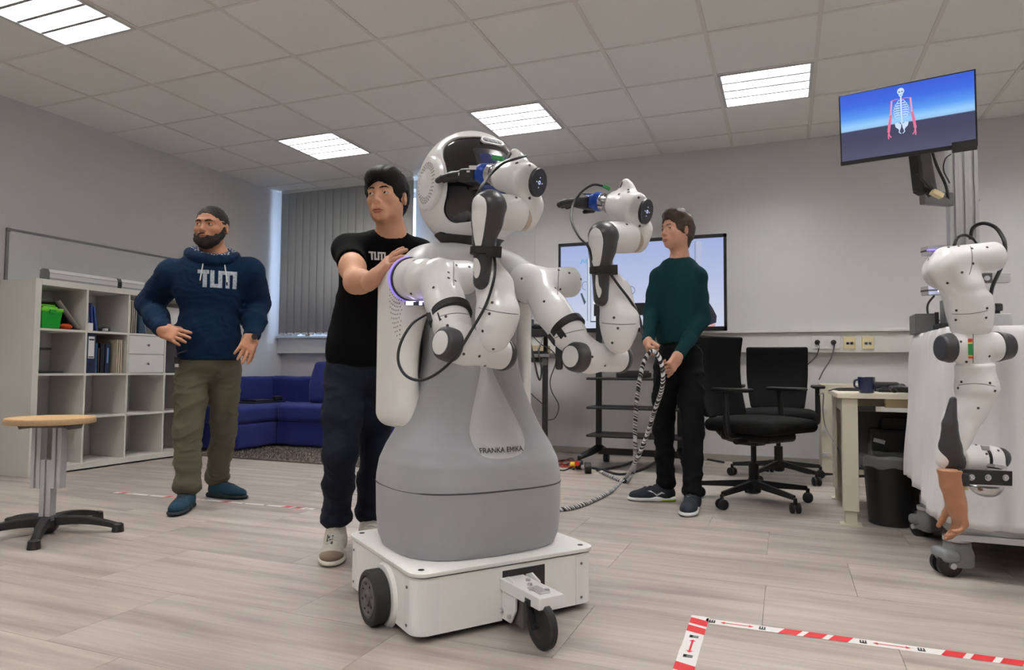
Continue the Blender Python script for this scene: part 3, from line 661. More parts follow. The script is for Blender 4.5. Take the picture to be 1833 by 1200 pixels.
    hnd = SDF(); hnd.cyl(p0, p0+hx*.03, .031, .004, .033, k=.01); hnd.box(p0+hx*.045, (.062, .046, .06), Rh, rnd=.012, k=.02)
    hm = hnd.mk('robot_hand', M_blue, robot, h=.004, label='blue and black artificial hand')
    pm = SDF(); pm.box(p0+hx*.078-upv*.006, (.078, .044, .07), Rh, rnd=.010, k=.01); pm.mk('palm', M_black, hm, h=.004)
    B().box(p0+hx*.060+upv*.0235, (.05, .003, .055), Rh).mk('top_plate', M_black, hm, bevel=.001)
    B().box(p0+hx*.045+upv*.026, (.022, .002, .022), Rh).mk('white_sticker', M_white, hm); B().box(p0+hx*.078+upv*.026+side_*.008, (.012, .002, .02), Rh).mk('white_sticker', M_white, hm)
    fl = L-.105
    for q in range(4):
        o = p0+hx*.100+side_*(-.027+.018*q); ln = fl*(.94, 1.0, .96, .82)[q]
        fg = SDF(); fg.chain([o, o+hx*ln*.5-upv*.004, o+hx*ln*.82-upv*.010, o+hx*ln-upv*.017], [.0125, .0120, .0112, .010], k=.004); fg.mk('finger', M_black, hm, h=.003)
    o = p0+hx*.062-side_*.032-upv*.006; tf = SDF(); tf.chain([o, o+hx*.03-side_*.012-upv*.018, o+hx*.065-side_*.008-upv*.026], [.012, .0105, .008], k=.004); tf.mk('thumb', M_black, hm, h=.003)
    # webbing straps
    for c, d, r, w in ((Q['s1'], nrm(Q['u2']-Q['u1']), .0605, .024), (Q['s2'], nrm(Q['b2']-Q['b1']), .0395, .022)):
        st = B(); st.lathe(c-d*w/2, d, [(r-.004, 0), (r, .001), (r, w-.001), (r-.004, w)], 36); cr = nrm(np.cross(d, nrm(c-EYE))); fr_ = nrm(EYE-c)
        Rs = np.stack([cr, nrm(np.cross(d, cr)), d], 1); s_ = 1 if w > .023 else -1
        st.box(c+cr*s_*r*-.9+fr_*.012, (.03, .03, w*1.35), Rs); st.box(c+cr*s_*r*-.45+fr_*r*.86, (.022, .010, w*1.2), Rs)
        st.mk('strap', M_strap, am, smooth=True, sharp=30)
    TA = bvh(am, elb, fa, wr, hkm, blade)
    for x, y in P['screws']: screw('screw', TA, x, y, .0042, M_screw, am)
    for (x0, y0, x1, y1, bow) in P['seams']:
        pts = []
        for t in np.linspace(0, 1, 14):
            q = seen(TA, x0+(x1-x0)*t, y0+(y1-y0)*t+bow*4*t*(1-t))
            if q: pts.append(q[0])
        if len(pts) > 3: B().tube(pts, .0011, 5, smooth=False).mk('joint_line', M_screw, am)
    return am, Q
A1 = dict(lab='arm nearer the man in the black shirt', pt=dict(root=(738, 500, 2.27), root2=(762, 502, 2.16), j2a=(778, 496, 2.10), j2b=(846, 497, 2.18), u1=(794, 532, 2.05), u2=(812, 592, 1.97), ea=(806, 617, 1.935), eb=(902, 635, 2.08),
    f0=(885, 602, 1.97), f1=(891, 560, 1.99), f2=(885, 512, 2.01), f3=(872, 480, 2.01), b0=(876, 371, 1.945), b1=(866, 432, 1.965), b2=(862, 504, 1.965), w0=(884, 379, 1.98), w1=(931, 382, 2.03),
    hk=(951, 368, 2.02), ba=(897, 315, 2.09), bb=(947, 324, 1.99), disc=(964, 327, 1.955), tp=(921, 274, 2.04), tp2=(936, 288, 2.02), ha=(850, 308, 2.14), hb=(785, 318, 2.30), s1=(808, 562, 2.0), s2=(866, 450, 1.965)),
    pa=[(858, 350), (868, 358), (871, 375), (868, 400), (864, 425), (860, 440), (853, 444), (848, 425), (845, 395), (845, 368), (849, 355)], pb=[(848, 462), (855, 464), (860, 478), (857, 494), (851, 498), (846, 485)],
    screws=[(741, 466), (776, 515), (803, 488), (817, 475), (840, 478), (803, 498), (815, 503), (736, 526), (881, 542), (876, 562), (864, 593), (830, 634), (858, 638), (883, 625), (801, 583), (798, 567), (868, 655), (912, 414), (924, 354), (948, 355), (948, 296), (972, 350)],
    seams=[(857, 551, 928, 563, 2), (785, 568, 848, 566, -6), (812, 465, 812, 512, 0)])
A2 = dict(lab='arm nearer the television', pt=dict(root=(932, 505, 2.50), root2=(948, 508, 2.40), j2a=(956, 508, 2.36), j2b=(1030, 505, 2.45), u1=(984, 552, 2.29), u2=(1026, 608, 2.22), ea=(1035, 639, 2.19), eb=(1110, 642, 2.33),
    f0=(1107, 608, 2.21), f1=(1109, 572, 2.23), f2=(1100, 526, 2.25), f3=(1084, 494, 2.25), b0=(1080, 424, 2.20), b1=(1075, 474, 2.21), b2=(1076, 535, 2.21), w0=(1086, 426, 2.23), w1=(1130, 425, 2.28),
    hk=(1148, 410, 2.27), ba=(1098, 365, 2.35), bb=(1142, 374, 2.25), disc=(1157, 379, 2.21), tp=(1120, 327, 2.29), tp2=(1130, 340, 2.28), ha=(1060, 358, 2.40), hb=(1003, 360, 2.56), s1=(1016, 588, 2.235), s2=(1077, 484, 2.21)),
    pa=[(1066, 408), (1074, 414), (1079, 430), (1078, 450), (1074, 474), (1068, 477), (1062, 474), (1056, 450), (1053, 428), (1058, 413)], pb=[(1066, 493), (1070, 494), (1072, 510), (1077, 520), (1074, 532), (1070, 530), (1066, 512)],
    screws=[(934, 499), (1000, 484), (1019, 489), (994, 516), (1003, 518), (974, 540), (1040, 500), (1003, 588), (1012, 602), (1099, 569), (1106, 588), (1096, 614), (1060, 639), (1083, 655), (1108, 348), (1143, 354), (1145, 405), (1122, 402), (1125, 340)],
    seams=[(1077, 578, 1138, 580, 2), (1000, 480, 998, 528, 0), (992, 606, 1050, 590, -3)])
arm1, Q1 = arm(-1, A1); arm2, Q2 = arm(1, A2)
# shoulder light rings glow violet on the shell
for q, s in ((Q1, -1), (Q2, 1)):
    d = nrm(q['root2']-q['root']); B().lathe(q['root']-d*.008, d, [(.066, 0), (.0735, .002), (.0735, .014), (.066, .016)], 40).mk('shoulder_gap_ring', M_rd, arm1 if s < 0 else arm2, smooth=True, sharp=40)
    B().lathe(q['root']-d*.024, d, [(.072, 0), (.076, .001), (.076, .008), (.072, .009)], 36).mk('light_ring', M_led, arm1 if s < 0 else arm2)
lb = B(); lb.bar(W(729, 543, 2.20), W(742, 543, 2.17), .010, .012); lb.bar(W(752, 543, 2.13), W(757, 543, 2.125), .010, .012); lb.mk('light_bar', M_led2, arm1)
B().bar(W(729, 543, 2.22), W(770, 545, 2.10), .02, .012).mk('light_housing', M_rd, arm1, bevel=.002)
# hand cables
def cable(name, pts, r, m, parent=None, n=8, **k): return B().tube([W(*p) for p in pts], r, n).mk(name, m, parent, smooth=True, **k)
cable('hand_cable', [(942, 279, 2.0), (925, 284, 1.97), (900, 293, 2.0), (876, 315, 1.98), (858, 341, 1.93), (848, 370, 1.96), (850, 420, 2.0)], .0038, M_cable, robot)
cable('loop_cable', [(768, 560, 2.02), (738, 580, 1.98), (717, 615, 1.95), (713, 648, 1.95), (727, 673, 1.93), (754, 681, 1.92), (785, 667, 1.90), (815, 638, 1.87), (845, 590, 1.92), (870, 545, 1.93), (884, 500, 1.93), (886, 470, 1.95), (882, 452, 1.97)], .0042, M_cable, robot)
cable('hand_cable', [(1080, 333, 2.37), (1062, 331, 2.38), (1042, 343, 2.38), (1026, 366, 2.36), (1023, 395, 2.3), (1036, 423, 2.22), (1053, 442, 2.18), (1062, 470, 2.19)], .0042, M_cable, robot)
cable('arm_cable', [(1093, 491, 2.18), (1108, 512, 2.17), (1130, 541, 2.19), (1145, 570, 2.22), (1149, 598, 2.26)], .0042, M_cable, robot)
M_green = mat('green_connector', s2l(40, 140, 70), .4)
B().bar(W(1080, 333, 2.36), W(1092, 339, 2.36), .012, .010).mk('connector', M_green, robot, bevel=.001); B().bar(W(882, 282, 2.12), W(900, 285, 2.10), .016, .014).mk('connector', M_green, robot, bevel=.001)
for x, y, a_ in ((911, 279, arm1), (1111, 331, arm2)):
    T = bvh(*[o for o in a_.children if o.name.startswith('hand_flange')]); screw('flange_slot', T, x, y, .0125, M_rd, a_, .002); screw('flange_slot', T, x+14, y+13, .005, M_rd, a_, .001)
for x, y, d, w in ((825, 312, 2.20, .016), (846, 300, 2.145, .022), (838, 307, 2.16, .010)):
    c = W(x, y, d)-ray(x, y)*.028; n = nrm(EYE-c); R = frame_z(n, RR); B().box(c, (w*.55, w, .0015), R).mk('white_sticker', M_white, robot)
# ================================================================= the three people
UPZ = V3(0, 0, 1)
def facing(px, yaw):                       # horizontal direction towards the viewer of the photo, turned yaw degrees to the picture's left
    t = nrm(-ray(px, 600)*[1, 1, 0]); l = np.cross(t, UPZ); l = l if np.dot(l, RR) < 0 else -l; a = math.radians(yaw); return t*math.cos(a)+l*math.sin(a)
class Fr:
    def __init__(s, o, fwd, up=(0, 0, 1), sc=1.):
        s.f = nrm(fwd); s.x = nrm(np.cross(s.f, up)); s.u = np.cross(s.x, s.f); s.o = V3(*o); s.sc = sc; s.R = np.stack([s.x, s.f, s.u], 1)
    def p(s, x, y, z): return s.o+s.sc*(s.x*x+s.f*y+s.u*z)
    def r(s, *a): return [q*s.sc for q in a]
def skull(S, F, broad=1.):
    e = lambda c, r, **k: S.ell(F.p(*c), F.r(*r), F.R, **k)
    e((0, -.014, .032), (.076*broad, .096, .090), k=.01); e((0, .018, -.030), (.060*broad, .066, .078), k=.035)
    e((0, .062, -.090), (.023*broad, .020, .021), k=.03)
    for s in (-1, 1):
        e((s*.043*broad, .010, -.064), (.018, .030, .028), k=.03); e((s*.042*broad, .052, -.022), (.022, .022, .018), k=.02)
        S.cap(F.p(s*.012, .080, .022), F.p(s*.044, .066, .022), .011*F.sc, .010*F.sc, k=.015*F.sc)
        e((s*.0325, .092, .003), (.019, .015, .013), op='s', k=.012*F.sc)
        e((s*.0325, .0690, .003), (.0165, .0155, .0135), k=.006*F.sc)
        e((s*.0325, .0880, .003), (.0140, .0150, .0052), op='s', k=.002*F.sc)
        e((s*.0115, .093, -.0345), (.0068, .009, .0062), k=.007*F.sc)
    S.cap(F.p(0, .080, .010), F.p(0, .101, -.029), .0065*F.sc, .0092*F.sc, k=.012*F.sc)
    e((0, .078, -.060), (.028, .016, .018), k=.02)
    for s in (-1, 1):
        Re = F.R@rot((0, 0, 1), s*-22)@rot((1, 0, 0), 8)
        S.ell(F.p(s*.080*broad, -.014, -.004), F.r(.0085, .0175, .029), Re, k=.010*F.sc); S.ell(F.p(s*.090*broad, -.008, .001), F.r(.0065, .009, .016), Re, op='s', k=.006*F.sc)
def eyes(F, par, iris, look=(0, 0)):
    M_e = mat('eye_white', s2l(205, 198, 192), .25); M_i = mat('iris_'+iris, {'dark': s2l(32, 20, 14), 'green': s2l(60, 66, 50)}[iris], .15); M_p = mat('pupil', (.003, .003, .003), .1)
    for s in (-1, 1):
        c = F.p(s*.0325, .0675, .003); ey = B().sph(c, .0140*F.sc, 18).mk('eye', M_e, par, smooth=True)
        d = nrm(F.f+F.x*look[0]+F.u*look[1])
        B().lathe(c+d*.0128*F.sc, d, [(.0062*F.sc, 0), (.0055*F.sc, .0010), (.0003, .0014)], 18).mk('iris', M_i, ey, smooth=True)
        B().lathe(c+d*.0138*F.sc, d, [(.0028*F.sc, 0), (.0003, .0004)], 12).mk('pupil', M_p, ey)
def onface(F, T, x, z, off=0.):           # a point of the face seen straight from its front
    h = cast(T, F.p(x, .25, z), -F.f); p = h[0] if h else F.p(x, .08, z); return p+F.f*off*F.sc
def brows(F, par, m, body, th=.0032, dz=0.):
    T = bvh(body)
    for s in (-1, 1):
        q = [onface(F, T, s*x, z+dz, .0004) for x, z in ((.0125, .0205), (.022, .0245), (.034, .0265), (.047, .0215))]
        S = SDF(); S.chain(q, [th*F.sc*g for g in (.9, 1.1, 1.0, .5)], k=.003); S.mk('eyebrow', m, par, h=.0018)
def lips(F, par, m, body, z0=-.0665, w=.024):
    T = bvh(body); U = [onface(F, T, x, z0+z, -.0012) for x, z in ((-w, -.0005), (-w*.45, .0030), (0, .0022), (w*.45, .0030), (w, -.0005))]; Lo = [onface(F, T, x, z0+z, -.0016) for x, z in ((-w*.85, -.0030), (-w*.4, -.0068), (w*.4, -.0068), (w*.85, -.0030))]
    S = SDF(); S.chain(U, [q*F.sc for q in (.0014, .0036, .0034, .0036, .0014)], k=.003); S.mk('upper_lip', m, par, h=.0016)
    S = SDF(); S.chain(Lo, [q*F.sc for q in (.0016, .0046, .0046, .0016)], k=.003); S.mk('lower_lip', m, par, h=.0016)
    B().tube([onface(F, T, x, z0-.0008, .0010) for x in (-w*1.02, -w*.5, 0, w*.5, w*1.02)], .0009, 5).mk('mouth_line', mat('mouth_dark', s2l(70, 34, 30), .6), par)
def hand(S, w, d, n, side, curl=(20, 25, 28, 32), sc=1., spread=6, thumb=(35, 20), tcurl=20):
    """w wrist, d direction of the fingers, n direction the palm faces, side: +1/-1 thumb side = side * cross(d,n)"""
    d = nrm(d); n = nrm(n-d*np.dot(n, d)); t = np.cross(d, n)*side
    R = np.stack([t, d, n], 1)
    pc = w+d*.050*sc
    S.box(pc, (.080*sc, .095*sc, .026*sc), R, rnd=.012*sc, k=.015); S.ell(w+d*.03*sc+t*.022*sc+n*.006*sc, (.022*sc, .036*sc, .015*sc), R, k=.015)
    S.cap(w-d*.03*sc, w+d*.02*sc, .026*sc, .027*sc, k=.02)
    base = [.031, .0105, -.0105, -.031]; ln = [.072, .080, .075, .058]; rr = [.0088, .0090, .0087, .0078]
    for i in range(4):
        sp = math.radians(spread*(1.5-i)/1.5); dd = nrm(d*math.cos(sp)+t*math.sin(sp)); o = w+d*(.088-.004*abs(i-1))*sc+t*base[i]*sc; pts = [o-d*.02*sc, o]; a = 0
        for q, fr in enumerate((.45, .30, .25)):
            a += math.radians(curl[i]*(1, 1.1, .8)[q]); v = dd*math.cos(a)+n*math.sin(a); o = o+v*ln[i]*fr*sc; pts.append(o)
        S.chain(pts, [rr[i]*sc*g for g in (1.05, 1.05, 1.0, .92, .80)], k=.004*sc)
    a, b = math.radians(thumb[0]), math.radians(thumb[1]); v = nrm(d*math.cos(a)+t*math.sin(a)+n*math.sin(b)); o = w+d*.022*sc+t*.028*sc; p1 = o+v*.045*sc
    a2 = math.radians(tcurl); v2 = nrm(v*math.cos(a2)+nrm(d+n*.4)*math.sin(a2)); p2 = p1+v2*.032*sc; p3 = p2+nrm(v2+n*.15)*.024*sc
    S.chain([o, p1, p2, p3], [.015*sc, .0118*sc, .0105*sc, .0085*sc], k=.008*sc)
    return S
def blocks(S, name, m, par, regs, **k):
    V = []; Fc = []; n = 0
    for lo, hi, h in regs:
        v, f = S.nets(h, lo, hi); V.append(v); Fc.append(f+n); n += len(v)
    return mesh(name, np.concatenate(V), np.concatenate(Fc), m, par, smooth=True, **k)
def shoe(par, heel, toe_dir, mu, ms, L=.285, wd=.098, name='shoe', ml=None, h=.0045, ankle=None):
    d = nrm([toe_dir[0], toe_dir[1], 0]); s = np.cross(d, UPZ); o = V3(heel[0], heel[1], 0); R = np.stack([s, d, UPZ], 1)
    so = SDF(); so.box(o+d*L*.22+UPZ*.016, (wd*.80, L*.46, .030), R, rnd=.014, k=.03); so.ell(o+d*L*.68+UPZ*.014, (wd*.53, L*.33, .019), R, k=.04); so.half(o+UPZ*.001, (0, 0, -1), k=.003)
    up = SDF(); up.ell(o+d*L*.70+UPZ*.034, (wd*.46, L*.27, .034), R, k=.03); up.ell(o+d*L*.22+UPZ*.045, (wd*.40, L*.23, .052), R, k=.04); up.cap(o+d*L*.26+UPZ*.060, o+d*L*.58+UPZ*.050, .038, .030, k=.04)
    up.cap(o+d*L*.18+UPZ*.05, o+d*L*.20+UPZ*.098, .040, .043, k=.02); up.half(o+UPZ*.020, (0, 0, -1), k=.004)
    u = up.mk(name, mu, par, h=h); so.mk('sole', ms, u, h=h)
    T = bvh(u)
    if ml is not None:
        for i in range(6):
            f = L*(.34+.055*i); pts = []
            for t in np.linspace(-1, 1, 7):
                q = cast(T, o+d*(f+.010*((i % 2)*2-1)*t)+s*t*.024*(1-.03*i)+UPZ*.3, -UPZ)
                if q: pts.append(q[0]+UPZ*.0015)
            if len(pts) > 3: B().tube(pts, .0024, 5, smooth=False).mk('lace', ml, u)
    return u
def fold(amp, f, seed, st=(1, 1, 2.4)):
    st = np.array(st, np.float32)
    def fn(P):
        w = noise3(P, f*.6, seed+5)[:, None]*np.float32(.05); n = noise3((P+w)*st, f, seed)
        return amp*(1.6*np.abs(np.tanh(n*1.3))-.9)
    return fn
M_skin1 = mat('skin_tan', s2l(176, 122, 92), .6, sss=.06, var=.05, vscale=25); M_skin2 = mat('skin_light_warm', s2l(196, 146, 116), .6, sss=.06, var=.04, vscale=25); M_skin3 = mat('skin_fair', s2l(200, 150, 126), .6, sss=.06, var=.05, vscale=25)
M_lip1 = mat('lips_a', s2l(140, 74, 60), .45); M_lip2 = mat('lips_b', s2l(168, 96, 84), .4); M_lip3 = mat('lips_c', s2l(165, 96, 84), .45)
M_hair1 = mat('hair_black_cropped', (.012, .010, .009), .7, bump=1., bscale=700); M_hair2 = mat('hair_black', (.005, .0045, .0045), .6, spec=.2, bump=1., bscale=260, stretch=(1, 1, .25)); M_hair3 = mat('hair_brown', s2l(62, 42, 28), .5, bump=1., bscale=260, stretch=(1, 1, .25), var=.25, vscale=120)
M_beard = mat('beard_black', (.012, .009, .008), .8, bump=1., bscale=500)
M_hood = mat('navy_sweatshirt', s2l(9, 34, 60), .95, bump=.5, bscale=600, spec=.2); M_print = mat('sketched_silver_print', s2l(160, 168, 176), .8, var=.35, vscale=110)
M_chino = mat('olive_twill', s2l(88, 84, 66), .9, bump=.3, bscale=700, var=.05, vscale=10); M_teal = mat('teal_suede', s2l(20, 58, 76), .9, bump=.5, bscale=500)
M_tee = mat('black_tshirt', (.0035, .0035, .0038), .95, bump=.3, bscale=600, spec=.12); M_jean = mat('dark_denim', s2l(26, 30, 40), .9, bump=.5, bscale=700, var=.25, vscale=9, spec=.2)
M_sneak = mat('beige_sneaker', s2l(186, 180, 168), .7, var=.08, vscale=60); M_soleb = mat('off_white_rubber', s2l(200, 194, 180), .6); M_lace = mat('grey_laces', s2l(205, 202, 196), .8)
M_swt = mat('dark_teal_sweater', s2l(13, 50, 56), .95, bump=.5, bscale=500, spec=.2); M_bpant = mat('black_jeans', (.005, .005, .0055), .9, bump=.3, bscale=600, spec=.15); M_runner = mat('navy_runner', s2l(20, 26, 36), .8, bump=.4, bscale=500)
M_wsole = mat('white_foam_sole', s2l(210, 212, 210), .6); M_lime = mat('lime_foam', s2l(165, 190, 50), .5)
def leg(S, hp, kn, an, r, k=.05):
    S.chain([hp, hp*.5+kn*.5, kn, kn*.5+an*.5, an], r, k=k)
# ---------------------------------------------------------------- man in the navy hoodie, hands on hips
m1 = thing('person', 'bearded man in a navy hoodie and olive trousers, hands on his hips', 'person', (WZ(360, 905)+WZ(385, 885))/2*[1, 1, 0])
D1 = 3.94
F1 = Fr(W(378, 409, D1), facing(378, 27)+UPZ*.06, (0, 0, 1), 1.04)
bf = facing(378, -4); BF1 = Fr((0, 0, 0), bf)
neck = W(381, 452, D1+.03); chest = W(379, 520, D1+.03); belly = W(374, 590, D1+.02); pel = W(374, 640, D1+.03)
SR, ER, WR_ = W(308, 492, D1), W(268, 545, D1+.10), W(291, 592, D1-.14); SL, EL, WL_ = W(446, 490, D1+.08), W(462, 545, D1+.18), W(450, 603, D1-.05)
S = SDF(); skull(S, F1, 1.05); S.cap(F1.p(0, -.02, -.06), neck, .056, .062, k=.03); S.ell(chest, (.14, .085, .20), BF1.R, k=.04); S.ell(pel+UPZ*.03, (.12, .07, .10), BF1.R, k=.03); S.cap(neck, chest, .06, .08, k=.04)
for a, b, c in ((SR, ER, WR_), (SL, EL, WL_)): S.chain([neck, a, b, c], [.05, .05, .038, .027], k=.03)
hand(S, WR_, W(336, 608, D1-.20)-WR_, W(302, 640, D1+.35)-WR_, 1, (3, 3, 5, 8), 1.08, 8, (30, 50)); hand(S, WL_, W(434, 640, D1-.16)-WL_, W(420, 612, D1+.20)-WL_, 1, (5, 6, 8, 12), 1.08, 8, (30, 55))
HR, KR, AR = W(344, 668, D1+.0), W(337, 772, 3.88), W(335, 868, 3.86); HL, KL, AL = W(401, 668, D1+.08), W(401, 765, 4.10), W(389, 852, 4.22)
for a, b, c in ((HR, KR, AR), (HL, KL, AL)): S.chain([a, b, c], [.06, .045, .035], k=.02)
def bb(p, r): p = np.array(p); return p-r, p+r
regs = [(F1.o-[.13, .14, .20], F1.o+[.13, .14, .15], .0026), (WR_-[.06, .20, .15], WR_+[.22, .10, .09], .0033), (WL_-[.16, .20, .22], WL_+[.08, .12, .06], .0033), (np.min([neck, SR, ER, KR, AR, AL, EL], 0)-[.1, .15, .03], V3(neck[0]+.42, neck[1]+.25, F1.o[2]-.185), .012)]
body1 = blocks(S, 'body', M_skin1, m1, regs)
eyes(F1, m1, 'dark', (.25, .12)); brows(F1, m1, M_beard, body1, .0042, -.002); lips(F1, m1, M_lip1, body1)
S = SDF(); S.ell(F1.p(0, -.016, .036), F1.r(.0812, .0988, .0912), F1.R); S.ell(F1.p(0, .10, -.012), F1.r(.075, .088, .078), F1.R, op='s', k=.01); S.half(F1.p(0, 0, .0), F1.f*.75-F1.u*1., k=.006); S.disp(lambda P: .0012*noise3(P, 60, 2)); S.mk('hair', M_hair1, m1, h=.003)
S = SDF(); S.ell(F1.p(0, .024, -.060), F1.r(.066, .070, .056), F1.R, k=.01); S.ell(F1.p(0, .060, -.092), F1.r(.040, .036, .036), F1.R, k=.03)
for s in (-1, 1): S.chain([F1.p(s*.072, .004, .0), F1.p(s*.069, .012, -.04), F1.p(s*.052, .040, -.075)], [.009, .014, .020], k=.02)
for s in (-1, 1): S.chain([F1.p(0, .096, -.053), F1.p(s*.018, .090, -.056), F1.p(s*.030, .078, -.072)], [.0045, .006, .008], k=.006)
S.ell(F1.p(0, .095, -.0645), F1.r(.021, .03, .0095), F1.R, op='s', k=.006); S.ell(F1.p(0, .088, -.015), F1.r(.060, .05, .030), F1.R, op='s', k=.012)
for s in (-1, 1): S.ell(F1.p(s*.038, .075, -.040), F1.r(.024, .03, .020), F1.R, op='s', k=.012)
S.disp(lambda P: .0015*noise3(P, 45, 4)); S.mk('beard', M_beard, m1, h=.003)
S = SDF(); S.ell(chest+UPZ*.02, (.205, .135, .22), BF1.R, k=.05); S.ell(belly, (.172, .130, .17), BF1.R, k=.06); S.ell(W(375, 628, D1+.02), (.168, .125, .14), BF1.R, k=.06); S.ell(chest+UPZ*.13, (.15, .09, .09), BF1.R, k=.07)
S.half(W(374, 644, D1), UPZ*-1, k=.012)
for a, b, c in ((SR, ER, WR_), (SL, EL, WL_)): S.chain([chest*.4+a*.6+UPZ*.02, a, a*.5+b*.5, b, b*.45+c*.55, c-nrm(c-b)*.015], [.08, .082, .072, .066, .058, .045], k=.05)
S.cap(neck-UPZ*.02, neck+UPZ*.2, .07, .075, op='s', k=.02)
for w, e in ((WR_, ER), (WL_, EL)): S.ell(w+nrm(w-e)*.02, (.034, .034, .034), op='s', k=.01)
S.disp(fold(.0045, 2.6, 11, (1, 1, 2))); S.disp(fold(.0022, 7, 8)); hood = S.mk('hoodie', M_hood, m1, h=.006)
S = SDF(); bt = W(375, 636, D1+.02); S.ell(bt, (.168, .124, .16), BF1.R, k=.02); S.half(bt+UPZ*.030, UPZ, k=.008); S.half(bt-UPZ*.030, -UPZ, k=.012); S.mk('hem_band', M_hood, m1, h=.006)
for w, e in ((WR_, ER), (WL_, EL)): d = nrm(w-e); S = SDF(); S.cyl(w-d*.055, w-d*.004, .040, .008, .037); S.cyl(w-d*.02, w+d*.02, .028, .002, op='s', k=.004); S.mk('cuff', M_hood, m1, h=.004)
hood_l = mat('patterned_lining', s2l(20, 36, 62), .9); nt = hood_l.node_tree; vo = nt.nodes.new('ShaderNodeTexVoronoi'); vo.inputs['Scale'].default_value = 75; tc = nt.nodes.new('ShaderNodeTexCoord'); nt.links.new(tc.outputs['Object'], vo.inputs[0]); cr = nt.nodes.new('ShaderNodeValToRGB'); cr.color_ramp.interpolation = 'CONSTANT'; cr.color_ramp.elements[0].color = (.45, .52, .62, 1); cr.color_ramp.elements[1].color = (.008, .02, .05, 1); cr.color_ramp.elements[1].position = .38; nt.links.new(vo.outputs[0], cr.inputs[0]); nt.links.new(cr.outputs[0], nt.nodes['Principled BSDF'].inputs['Base Color'])
nb = neck-UPZ*.005
def ring(c, F, a, b, zf, t0, t1, n=18): return [c+F.x*a*math.cos(t)+F.f*b*math.sin(t)+UPZ*zf(math.sin(t)) for t in np.linspace(t0, t1, n)]
S = SDF(); S.chain(ring(nb, BF1, .118, .095, lambda s: -.012-.045*max(s, 0)+.012*max(-s, 0), -math.pi*1.5, math.pi*.5), [.030]*18, k=.02); S.ell(nb-BF1.f*.10-UPZ*.03, (.13, .06, .09), BF1.R, k=.05); S.disp(fold(.004, 5, 5)); S.mk('hood', M_hood, m1, h=.005)
S = SDF(); S.chain(ring(nb, BF1, .098, .082, lambda s: .004-.050*max(s, 0)+.016*max(-s, 0), -math.pi*1.5, math.pi*.5), [.026]*18, k=.02); S.mk('hood_lining', hood_l, m1, h=.005)
T1 = bvh(hood)
def letter_T(x, w, h, t): return [[(x, h), (x+w, h), (x+w, h-t), (x, h-t)], [(x+w/2-t/2, h-t), (x+w/2+t/2, h-t), (x+w/2+t/2, 0), (x+w/2-t/2, 0)]]
def mono(w, h):                            # the joined block-letter print on the chest: T, U and M run into one another
    t = w*.105; top = [(0, h), (w*.40, h), (w*.40, t), (w*.51, t), (w*.51, h), (w, h)]
    P = []
    def r(x0, y0, x1, y1): P.append([(x0, y0), (x1, y0), (x1, y1), (x0, y1)])
    r(0, h-t, w*.285, h); r(w*.13, 0, w*.13+t, h-t); r(w*.315, 0, w*.315+t, h); r(w*.315+t, 0, w*.52, t); r(w*.52, 0, w*.52+t, h-t); r(w*.52, h-t, w, h); r(w*.71, 0, w*.71+t, h-t); r(w-t, 0, w, h-t)
    return [[(x-w/2, y-h/2) for x, y in q] for q in P]
pc = W(387, 503, D1); lay('chest_print', mono(.205, .098), pc-BF1.f*-.3, -BF1.x, UPZ, -BF1.f, T1, M_print, m1, off=.002, cell=.010)
for s in (-1, 1):
    c0 = neck+BF1.f*.105-UPZ*.050-BF1.x*s*.052; pts = [c0]
    for q in range(1, 7):
        p = c0-UPZ*.022*q-BF1.x*s*.003*q; h_ = cast(T1, p+BF1.f*.3, -BF1.f); pts.append((h_[0] if h_ else p)+BF1.f*.004)
    B().tube(pts, .0034, 6).mk('drawstring', M_white, m1, smooth=True); B().tube([pts[-1], pts[-1]-UPZ*.018], .004, 6).mk('string_tip', M_dark, m1)
S = SDF(); S.ell(pel-UPZ*.01, (.158, .112, .12), BF1.R, k=.04); leg(S, HR+UPZ*.03, KR, AR, [.092, .086, .074, .068, .064], .03); leg(S, HL+UPZ*.03, KL, AL, [.092, .084, .072, .066, .060], .03)
for a in (AR, AL): S.ell(a-UPZ*.01, (.066, .074, .04), k=.03); S.half(a-UPZ*9, (0, 0, -1))
S.disp(fold(.0065, 2.6, 21, (1, 1, 2.6))); S.disp(fold(.003, 6.0, 22)); S.mk('trousers', M_chino, m1, h=.007)
M_tsole = mat('dark_teal_sole', s2l(18, 34, 42), .7)
def foot(par, A, yaw, px, *a, **k): d = facing(px, yaw); h0 = A*[1, 1, 0]-d*.055; return shoe(par, h0, d, *a, **k), h0, d
foot(m1, AR, 18, 330, M_teal, M_tsole, ml=M_black, L=.28); foot(m1, AL, -48, 395, M_teal, M_tsole, ml=M_black, L=.28)
d = nrm(WL_-EL); B().lathe(WL_-d*.012, d, [(.030, 0), (.034, .001), (.034, .018), (.030, .019)], 24).mk('watch', M_black, m1, smooth=True); B().cyl(WL_+nrm(EYE-WL_)*.03-RR*-.018, WL_+nrm(EYE-WL_)*.042-RR*-.018, .017, n=18).mk('watch_face', M_dark, m1)
kp = W(317, 640, D1-.13); B().bar(kp, kp-UPZ*.05, .03, .012).bar(kp+UPZ*.02, W(335, 627, D1-.15), .008, .004).tube([kp, kp+V3(.01, -.01, .02), W(330, 630, D1-.14)], .003, 6).mk('key_bunch', M_black, m1); B().box(kp-UPZ*.045+nrm(EYE-kp)*.008, (.024, .006, .018)).mk('key_tag', M_alu, m1)
rg = WL_+nrm(W(436, 642, D1-.03)-WL_)*.105; B().lathe(rg, nrm(W(436, 642, D1-.03)-WL_), [(.0100, 0), (.0104, .001), (.0104, .004), (.0100, .005)], 16).mk('ring', M_chrome, m1)
